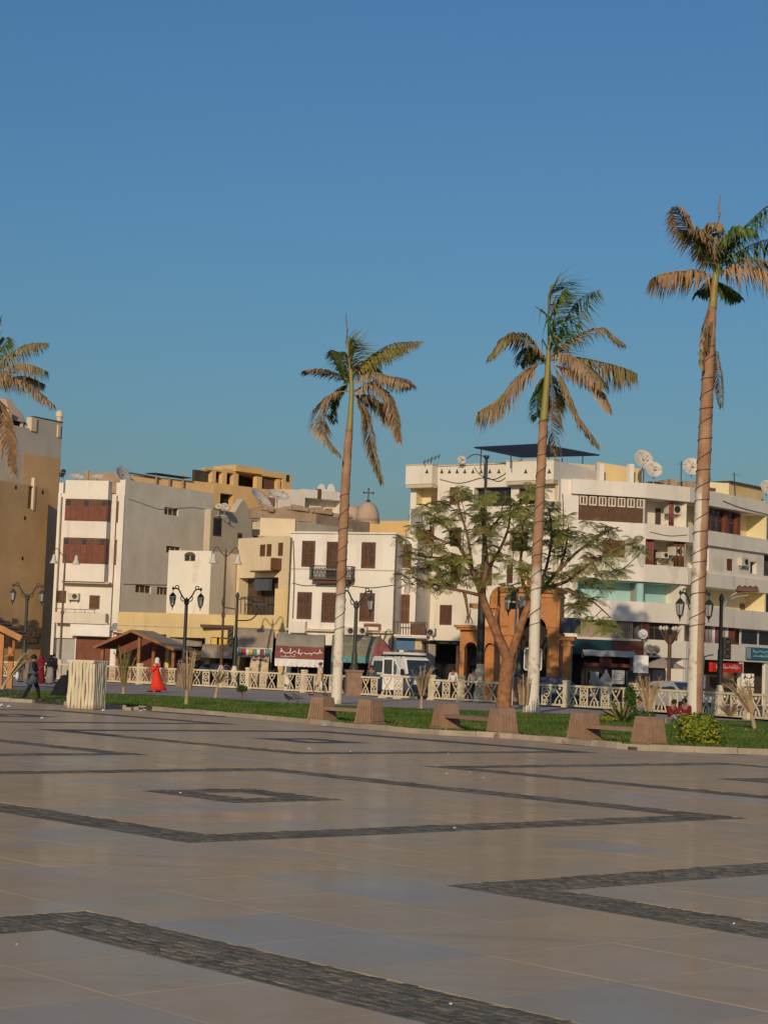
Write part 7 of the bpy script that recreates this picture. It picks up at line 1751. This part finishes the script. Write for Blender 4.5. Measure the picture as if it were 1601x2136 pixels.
person('person striding in black trousers and dark jacket left of the log-clad bin', 66, 1464, pi*.62, 1.6,
       dict(knl=(.13, -.22, .5), anl=(.14, -.30, .08), tol=(.14, -.44, .035), knr=(-.1, .14, .5), anr=(-.1, .36, .09), tor=(-.1, .22, .035), elr=(-.3, .05, 1.16), wrr=(-.16, -.16, 1.18), ell=(.27, .06, 1.15), wrl=(.28, .0, .92)), ('blackcloth', 'long'), ('blackcloth', 'long'),
       ('bluegrey', [(0.02, .04, .62, .22, .2), (0, 0, .85, .2, .17), (0, 0, 1.12, .17, .14), (0, 0, 1.36, .19, .135), (0, 0, 1.46, .1, .09)]), 'hair')
person('person in a wide dark red robe and head covering among the group on the left', 83, 1426, .3, 1.58, dict(ell=(.2, -.1, 1.1), wrl=(.08, -.26, 1.05)), ('darkred', 'long'), None, ('darkred', ROBE), 'darkred')
person('person in black top and pale long skirt, rightmost of the group on the left', 103, 1427, -.5, 1.6, None, ('blackcloth', 'long'), None, ('greycloth', [(0, 0, .05, .26, .22), (0, 0, .5, .22, .19), (0, 0, .95, .17, .14)]), 'blackcloth')
person('person in black long coat seen from behind beside the pale skirt', 110, 1425, 2.6, 1.7, None, ('blackcloth', 'long'), ('blackcloth', 'long'), ('blackcloth', [(0, 0, .25, .2, .17), (0, 0, .8, .2, .16), (0, 0, 1.3, .2, .14), (0, 0, 1.46, .09, .08)]), 'hair')
person('shorter person in dark top and trousers at the left of the group', 42, 1423, .5, 1.42, None, ('blackcloth', 'long'), ('bluegrey', 'long'), None, 'hair', bag('whitecloth', .1))
# person wrapped in a black cloak, bending low behind the bin
person('person crouching under a spread black cloak beside the log-clad bin', 132, 1457, 1.2, 1.5,
       dict(pel=(0, .22, .5), spine=(0, .12, .7), chest=(0, -.05, .86), neck=(0, -.17, .98), head=(0, -.25, 1.06), crown=(0, -.28, 1.13), shl=(.17, -.06, .93), shr=(-.17, -.06, .93), ell=(.22, -.2, .7), elr=(-.22, -.2, .7), wrl=(.15, -.4, .55), wrr=(-.15, -.4, .55), hpl=(.09, .2, .48), hpr=(-.09, .2, .48), knl=(.12, -.2, .55), knr=(-.12, -.2, .55), anl=(.11, -.02, .1), anr=(-.11, -.02, .1), tol=(.11, -.18, .04), tor=(-.11, -.18, .04)),
       ('blackcloth', 'long'), None, ('blackcloth', [(0, .12, .03, .5, .52), (0, .1, .3, .4, .42), (0, .05, .6, .3, .34), (0, -.05, .85, .25, .24), (0, -.14, 1.0, .15, .15)]), 'blackcloth')
person('person in a long scarlet dress and white headscarf walking along the fence', 324, 1444, -pi*.42, 1.66,
       dict(ell=(.2, -.14, 1.12), wrl=(.1, -.36, 1.02), elr=(-.2, -.14, 1.12), wrr=(-.1, -.36, 1.04), knl=(.09, -.14, .5), anl=(.09, -.22, .08), tol=(.09, -.36, .035), knr=(-.09, .1, .49), anr=(-.09, .22, .1), tor=(-.09, .08, .05)), ('redcloth', 'long'), None,
       ('redcloth', [(0, .12, .09, .24, .42), (0, .08, .35, .22, .33), (0, .03, .7, .2, .23), (0, 0, .98, .185, .17), (0, 0, 1.12, .165, .14), (0, 0, 1.28, .19, .15), (0, 0, 1.40, .17, .125), (0, 0, 1.47, .08, .08)]), 'whitecloth', None)
person('person in beige shirt and shorts walking left with a pale bag, beside the middle palm', 666, 1452, -pi*.5, 1.76,
       dict(knl=(.1, -.2, .5), anl=(.1, -.36, .1), tol=(.1, -.5, .06), knr=(-.1, .12, .48), anr=(-.1, .34, .12), tor=(-.1, .22, .05), ell=(.24, .1, 1.12), wrl=(.25, .08, .88), elr=(-.24, -.02, 1.12), wrr=(-.25, -.14, .92)), ('beigecloth', 'short'), ('beigecloth', 'short'),
       ('beigecloth', [(0, 0, .62, .22, .2), (0, 0, .9, .2, .17), (0, 0, 1.2, .19, .15), (0, 0, 1.4, .19, .14), (0, 0, 1.46, .1, .09)]), 'cap', bag('whitecloth', .13, 'l'))
person('person in dark clothes standing behind the short fence piece by the van', 773, 1440, .2, 1.7, None, ('bluegrey', 'long'), ('blackcloth', 'long'), None, 'hair', Y=101.5)
person('person in a white shirt standing inside the dark shop shelter', 944, 1437, -.4, 1.7, None, ('whitecloth', 'long'), ('blackcloth', 'long'), None, 'hair', Y=101.5)
person('person in dark clothes standing under the orange gateway wing', 985, 1440, .4, 1.68, None, ('greycloth', 'long'), ('blackcloth', 'long'), None, 'hair', Y=97)
person('shop worker in a pale shirt beside the glass cabinet', 1239, 1440, .1, 1.72, None, ('whitecloth', 'short'), ('bluegrey', 'long'), None, 'hair', Y=99.5)
SIT = dict(pel=(0, .15, .14), spine=(0, .17, .33), chest=(0, .12, .52), neck=(0, .06, .68), head=(0, .0, .79), crown=(0, -.01, .86), shl=(.17, .1, .6), shr=(-.17, .1, .6), ell=(.24, -.06, .38), elr=(-.24, -.06, .38), wrl=(.12, -.26, .36), wrr=(-.12, -.26, .36), hpl=(.1, .12, .13), hpr=(-.1, .12, .13), knl=(.22, -.22, .34), knr=(-.22, -.22, .34), anl=(.1, -.38, .09), anr=(-.1, -.38, .09), tol=(.1, -.52, .05), tor=(-.1, -.52, .05))
person('person in dark red sitting on the grass against the tall palm', 1426, 1510, -.5, 1.6, SIT, ('darkred', 'long'), ('blackcloth', 'long'), None, 'hair', z=.05)
person('person in grey and dark red sitting on the grass, left of the seated pair', 1405, 1512, .6, 1.55, SIT, ('darkred', 'long'), ('greycloth', 'long'), None, 'hair', z=.05)
person('small dark-haired figure sitting behind the pale dry fronds', 1332, 1494, -.3, 1.45, SIT, ('greycloth', 'long'), ('bluegrey', 'long'), None, 'hair', z=.05)

# ================================================================== vehicles
def wheel(e, x, y, r=.33, w=.2):
    t = MB(); t.lathe([(r*.62, -w/2), (r*.95, -w/2), (r, -w/3), (r, w/3), (r*.95, w/2), (r*.62, w/2)], 20); o = t.build('wheel', M['rubber'], e, (x, y, r), (0, pi/2, 0))
    t = MB(); t.lathe([(r*.6, -w*.4), (r*.6, w*.4)], 14); t.lathe([(r*.2, -w*.5), (r*.18, w*.5)], 8); t.build('rim', M['silver'], o)
def loft(mb, secs):
    """secs: list of (y, [(x,z)...]) rings of equal length, closed"""
    n = len(secs[0][1]); vs = [(x, y, z) for y, r in secs for x, z in r]
    mb.add(vs, [(j*n+i, j*n+(i+1) % n, (j+1)*n+(i+1) % n, (j+1)*n+i) for j in range(len(secs)-1) for i in range(n)] + [tuple(range(n-1, -1, -1)), tuple((len(secs)-1)*n+i for i in range(n))])
def van():
    Y = 101.5; b = P(842, 1392+1.6*FPX/Y+2, Y); e = empty('parked_van', (b.x, b.y, 0), radians(27), 'white and dark blue minibus with open front door and roof box behind the fence', 'van'); e.scale = (1.12, 1.12, 1.12)
    W = .86
    def ring(z0, z1, zt, w0, w1): return [(-w0, z0), (w0, z0), (w0*1.02, (z0+z1)/2), (w0, z1), (w1, zt-.08), (w1-.1, zt), (-w1+.1, zt), (-w1, zt-.08), (-w0, z1), (-w0*1.02, (z0+z1)/2)]
    mb = MB(); loft(mb, [(-2.25, [(-.8, .42), (.8, .42), (.84, .6), (.82, .95), (.8, 1.0), (.74, 1.02), (-.74, 1.02), (-.8, 1.0), (-.82, .95), (-.84, .6)]), (-2.15, ring(.3, 1.0, 1.08, W, .8)), (-1.7, ring(.28, 1.02, 1.2, W, .8)), (2.2, ring(.28, 1.02, 1.12, W, .84)), (2.3, ring(.36, 1.0, 1.08, W-.05, .8))]); mb.build('lower_body', M['vanblue'], e, smooth=False)
    mb = MB(); loft(mb, [(-1.72, ring(1.06, 1.1, 1.22, .8, .76)), (-1.25, ring(1.05, 1.12, 1.92, .82, .68)), (-1.0, ring(1.05, 1.12, 1.98, .83, .7)), (2.1, ring(1.05, 1.12, 1.98, .83, .72)), (2.25, ring(1.05, 1.12, 1.9, .8, .68))]); c = mb.build('cabin', M['vanwhite'], e)
    g = MB(); g.add([(-.74, -1.73, 1.2), (.74, -1.73, 1.2), (.63, -1.30, 1.82), (-.63, -1.30, 1.82)], [(0, 1, 2, 3)]); g.v = [(x, y-.03, z+.01) for x, y, z in g.v]; g.build('windscreen', M['carglass'], e)
    for s in (-1, 1):
        for y0, y1 in ((-1.2, -.55), (-.4, .75), (.85, 1.95)):
            g = MB(); xo = lambda z: s*(.845-.125*(z-1.1)/.8)
            sl = .28 if y0 < -1 else 0
            if s == -1 and y0 < -1: continue
            g.add([(xo(1.18), y0-(.25 if sl else 0), 1.18), (xo(1.18), y1, 1.18), (xo(1.75), y1, 1.75), (xo(1.75), y0+.05, 1.75)], [(0, 1, 2, 3)]); g.build('side_window', M['carglass'], e)
        mb = MB(); mb.box(s*.55-.13, s*.55+.13, -2.29, -2.2, .66, .86); mb.build('headlight', M['whitepaint'], e)
        mb = MB(); mb.box(s*.98-.08, s*.98+.08, -1.62, -1.54, 1.1, 1.38); mb.bar((s*.82, -1.58, 1.15), (s*.95, -1.58, 1.18), .03); mb.build('mirror', M['iron'], e)
        for y in (-1.45, 1.45): wheel(e, s*.76, y)
    # open front door on the near side
    d = empty('front_door', (-.86, -1.35, 0)); d.parent = e; d.rotation_euler = (0, 0, radians(-58))
    bpy.data.objects.remove(d)
    mb = MB(); mb.box(-.025, .025, 0, 1.0, .35, 1.1)
    dr = mb.build('front_door', M['vanwhite'], e, (-.9, -1.5, 0), (0, 0, radians(48)))
    fr = MB()
    for a, c2 in (((0, .02, 1.1), (.0, .42, 1.85)), ((0, .42, 1.85), (0, .98, 1.85)), ((0, .98, 1.85), (0, .98, 1.1)), ((0, .5, 1.1), (0, .5, 1.85))): fr.bar(a, c2, .07)
    fr.build('door_frame', M['vanwhite'], dr); fr = MB(); fr.add([(0, .5, 1.12), (0, .95, 1.12), (0, .95, 1.82), (0, .5, 1.82)], [(0, 1, 2, 3)]); fr.build('door_glass', M['carglass'], dr)
    mb = MB(); mb.box(-.62, .62, -1.0, 1.2, 2.08, 2.2); mb.build('roof_box', M['vanwhite'], e); 
    for y in (-.8, 0, .9):
        mb = MB(); mb.bar((-.68, y, 2.04), (.68, y, 2.04), .05, .07)
        for s in (-.66, .66): mb.bar((s, y, 1.95), (s, y, 2.06), .04)
        mb.build('rack_bar', M['iron'], e)
    mb = MB(); mb.box(-.84, .84, -2.36, -2.2, .34, .54); mb.build('bumper', M['iron'], e)
    mb = MB(); mb.box(-.45, .45, -2.27, -2.24, .62, .84); mb.build('grille', M['rubber'], e)
van()
def car(px, Y, yaw, label, m, s=1.0, boxy=False):
    b = P(px, 1392+1.6*FPX/Y, Y); e = empty('parked_car', (b.x, b.y, 0), yaw, label, 'car', 'cars parked beyond the fence')
    def ring(z0, z1, w, t): return [(-w*.96, z0), (w*.96, z0), (w, (z0+z1)*.5), (w*.97, z1-.06), (t, z1), (-t, z1), (-w*.97, z1-.06), (-w, (z0+z1)*.5)]
    hz = [(-2.1, ring(.36, .62, .72, .6)), (-2.02, ring(.26, .72, .82, .7)), (-1.1, ring(.22, .88, .84, .74)), (1.4, ring(.22, .92, .84, .74)), (1.98, ring(.26, .88, .82, .7)), (2.08, ring(.36, .8, .74, .6))]
    mb = MB(); loft(mb, hz); mb.build('body', M[m], e, smooth=False)
    top = 1.78 if boxy else 1.44
    mb = MB(); loft(mb, [(-1.12 if not boxy else -.95, ring(.84, .9, .78, .72)), (-.42 if not boxy else -.75, ring(.86, top-.03, .74, .58)), (.2, ring(.86, top, .75, .58)), (.9 if not boxy else 1.7, ring(.86, top-.05, .74, .56)), (1.65 if not boxy else 1.85, ring(.86, .92, .76, .7))]); mb.build('cabin', M[m], e)
    g = MB(); y0, y1 = (-1.1, -.46) if not boxy else (-.97, -.78)
    g.add([(-.68, y0-.02, .93), (.68, y0-.02, .93), (.56, y1-.02, top-.08), (-.56, y1-.02, top-.08)], [(0, 1, 2, 3)]); g.v = [(x, y-.015, z+.02) for x, y, z in g.v]; g.build('windscreen', M['carglass'], e)
    for sgn in (-1, 1):
        for a, c2 in ((-.85, .12), (.2, 1.2)):
            g = MB(); g.add([(sgn*.79, a-(.0 if a > 0 else .05), .95), (sgn*.79, c2+(.12 if a > 0 and not boxy else 0), .95), (sgn*.70, c2-(.25 if a > 0 and not boxy else 0), top-.1), (sgn*.70, a+(.35 if a < 0 and not boxy else 0), top-.1)], [(0, 1, 2, 3)]); g.build('side_window', M['carglass'], e)
        for y in (-1.3, 1.3): wheel(e, sgn*.74, y, .3, .18)
        mb = MB(); mb.box(sgn*.52-.14, sgn*.52+.14, -2.1, -2.0, .56, .7); mb.build('headlight', M['whitepaint'], e)
    mb = MB(); mb.box(-.8, .8, -2.16, -2.0, .3, .46); mb.build('bumper', M['iron'], e)
    return e
car(1405, 91, radians(38), 'silver car parked beyond the fence left of the tall palm', 'silver')
car(1158, 95, radians(75), 'dark blue car beyond the fence right of the second palm', 'vanblue')
car(634, 110, radians(20), 'white jeep-like car behind the fence under the red awning', 'vanwhite', 1, True)
car(455, 120, radians(80), 'dark car behind the fence under the tan awning', 'navy')

# ================================================================== birds and litter
def bird(px, py, yaw, label, m):
    b = G(px, py); e = empty('crow', b, yaw, label, 'bird', 'birds on the promenade')
    mb = MB(); mb.tube(spline([(0, .22, .2), (0, .08, .22), (0, -.08, .27), (0, -.16, .34), (0, -.20, .37), (0, -.26, .365)], 4), [.012, .02, .03, .045, .06, .07, .075, .078, .076, .072, .065, .058, .05, .047, .045, .043, .04, .032, .02, .012, .006][:21], 10); mb.build('body', M[m], e, smooth=True)
    mb = MB(); mb.box(-.03, .03, .18, .38, .16, .18); mb.build('tail', M[m], e)
    for s in (-1, 1):
        mb = MB(); mb.tube([(s*.025, .02, .17), (s*.03, .0, .0)], .007, 5); mb.bar((s*.03, .02, .005), (s*.03, -.06, .005), .012); mb.build('leg', M['iron'], e)
        mb = MB(); mb.add([(s*.07, -.1, .27), (s*.075, .05, .21), (s*.03, .26, .18), (s*.05, .1, .29)], [(0, 1, 2, 3)]); q = mb.build('wing', M[m], e); q.modifiers.new('t', 'SOLIDIFY').thickness = .012
bird(601, 1468, -2.2, 'black crow standing on the promenade, left of the two birds', 'iron')
bird(620, 1467, -1.9, 'greyer crow on the promenade, right of the two birds', 'bluegrey')
rg = random.Random(23)
def scrap(px, py, s, z=.0):
    mb = MB(); n = 9; vs = []
    for i in range(n): a = 6.28*i/n; r = s*rg.uniform(.5, 1); vs.append((r*cos(a), r*sin(a), rg.uniform(0, s*.3)))
    vs += [(rg.uniform(-.3, .3)*s, rg.uniform(-.3, .3)*s, s*rg.uniform(.4, .8)), (0, 0, 0)]
    mb.add(vs, [(i, (i+1) % n, n) for i in range(n)] + [((i+1) % n, i, n+1) for i in range(n)])
    o = mb.build('litter_scrap', M['litter'], None, G(px, py, z)); tag(o, 'small crumpled scrap of pale litter lying on lawn or paving', 'litter', 'scattered litter scraps')
for px, py, s, z in ((215, 1483, .1, 0), (300, 1482, .12, 0), (294, 1484, .1, 0), (702, 1497, .12, .06), (675, 1515, .08, 0), (752, 1517, .12, 0), (805, 1519, .16, 0), (1182, 1529, .09, .06), (1243, 1556, .06, 0), (1284, 1558, .06, 0), (1298, 1561, .07, 0), (1393, 1567, .08, 0), (1526, 1523, .11, .06), (1555, 1525, .12, .06), (1579, 1524, .11, .06), (1383, 1513, .08, .06), (930, 1615, .06, 0), (1008, 1624, .06, 0), (947, 1728, .04, 0), (1530, 1928, .03, 0), (940, 2096, .03, 0), (345, 1677, .05, 0), (376, 1655, .05, 0), (35, 1971, .02, 0), (88, 1499, .07, 0), (645, 1563, .09, 0), (730, 1568, .06, 0), (852, 1563, .06, 0), (935, 1573, .06, 0), (1243, 1500, .08, .06), (5, 1474, .18, 0), (18, 1476, .14, 0), (560, 1483, .08, .06), (980, 1611, .05, 0), (125, 1468, .2, 0)):
    scrap(px, py, s*(.5 if z == 0 and py > 1545 else .8), z)
# broken kerb rubble at the gap
for i in range(9):
    mb = MB(); s = ru(.05, .14); mb.box(-s, s, -s*.7, s*.7, -.01, s*.8); o = mb.build('rubble_stone', M['kerb'], None, G(ru(266, 300), ru(1477, 1482)), (0, 0, ru(0, 3))); tag(o, 'broken kerb stone lying in the kerb gap right of the log-clad bin', 'stone', 'broken stones in the kerb gap')
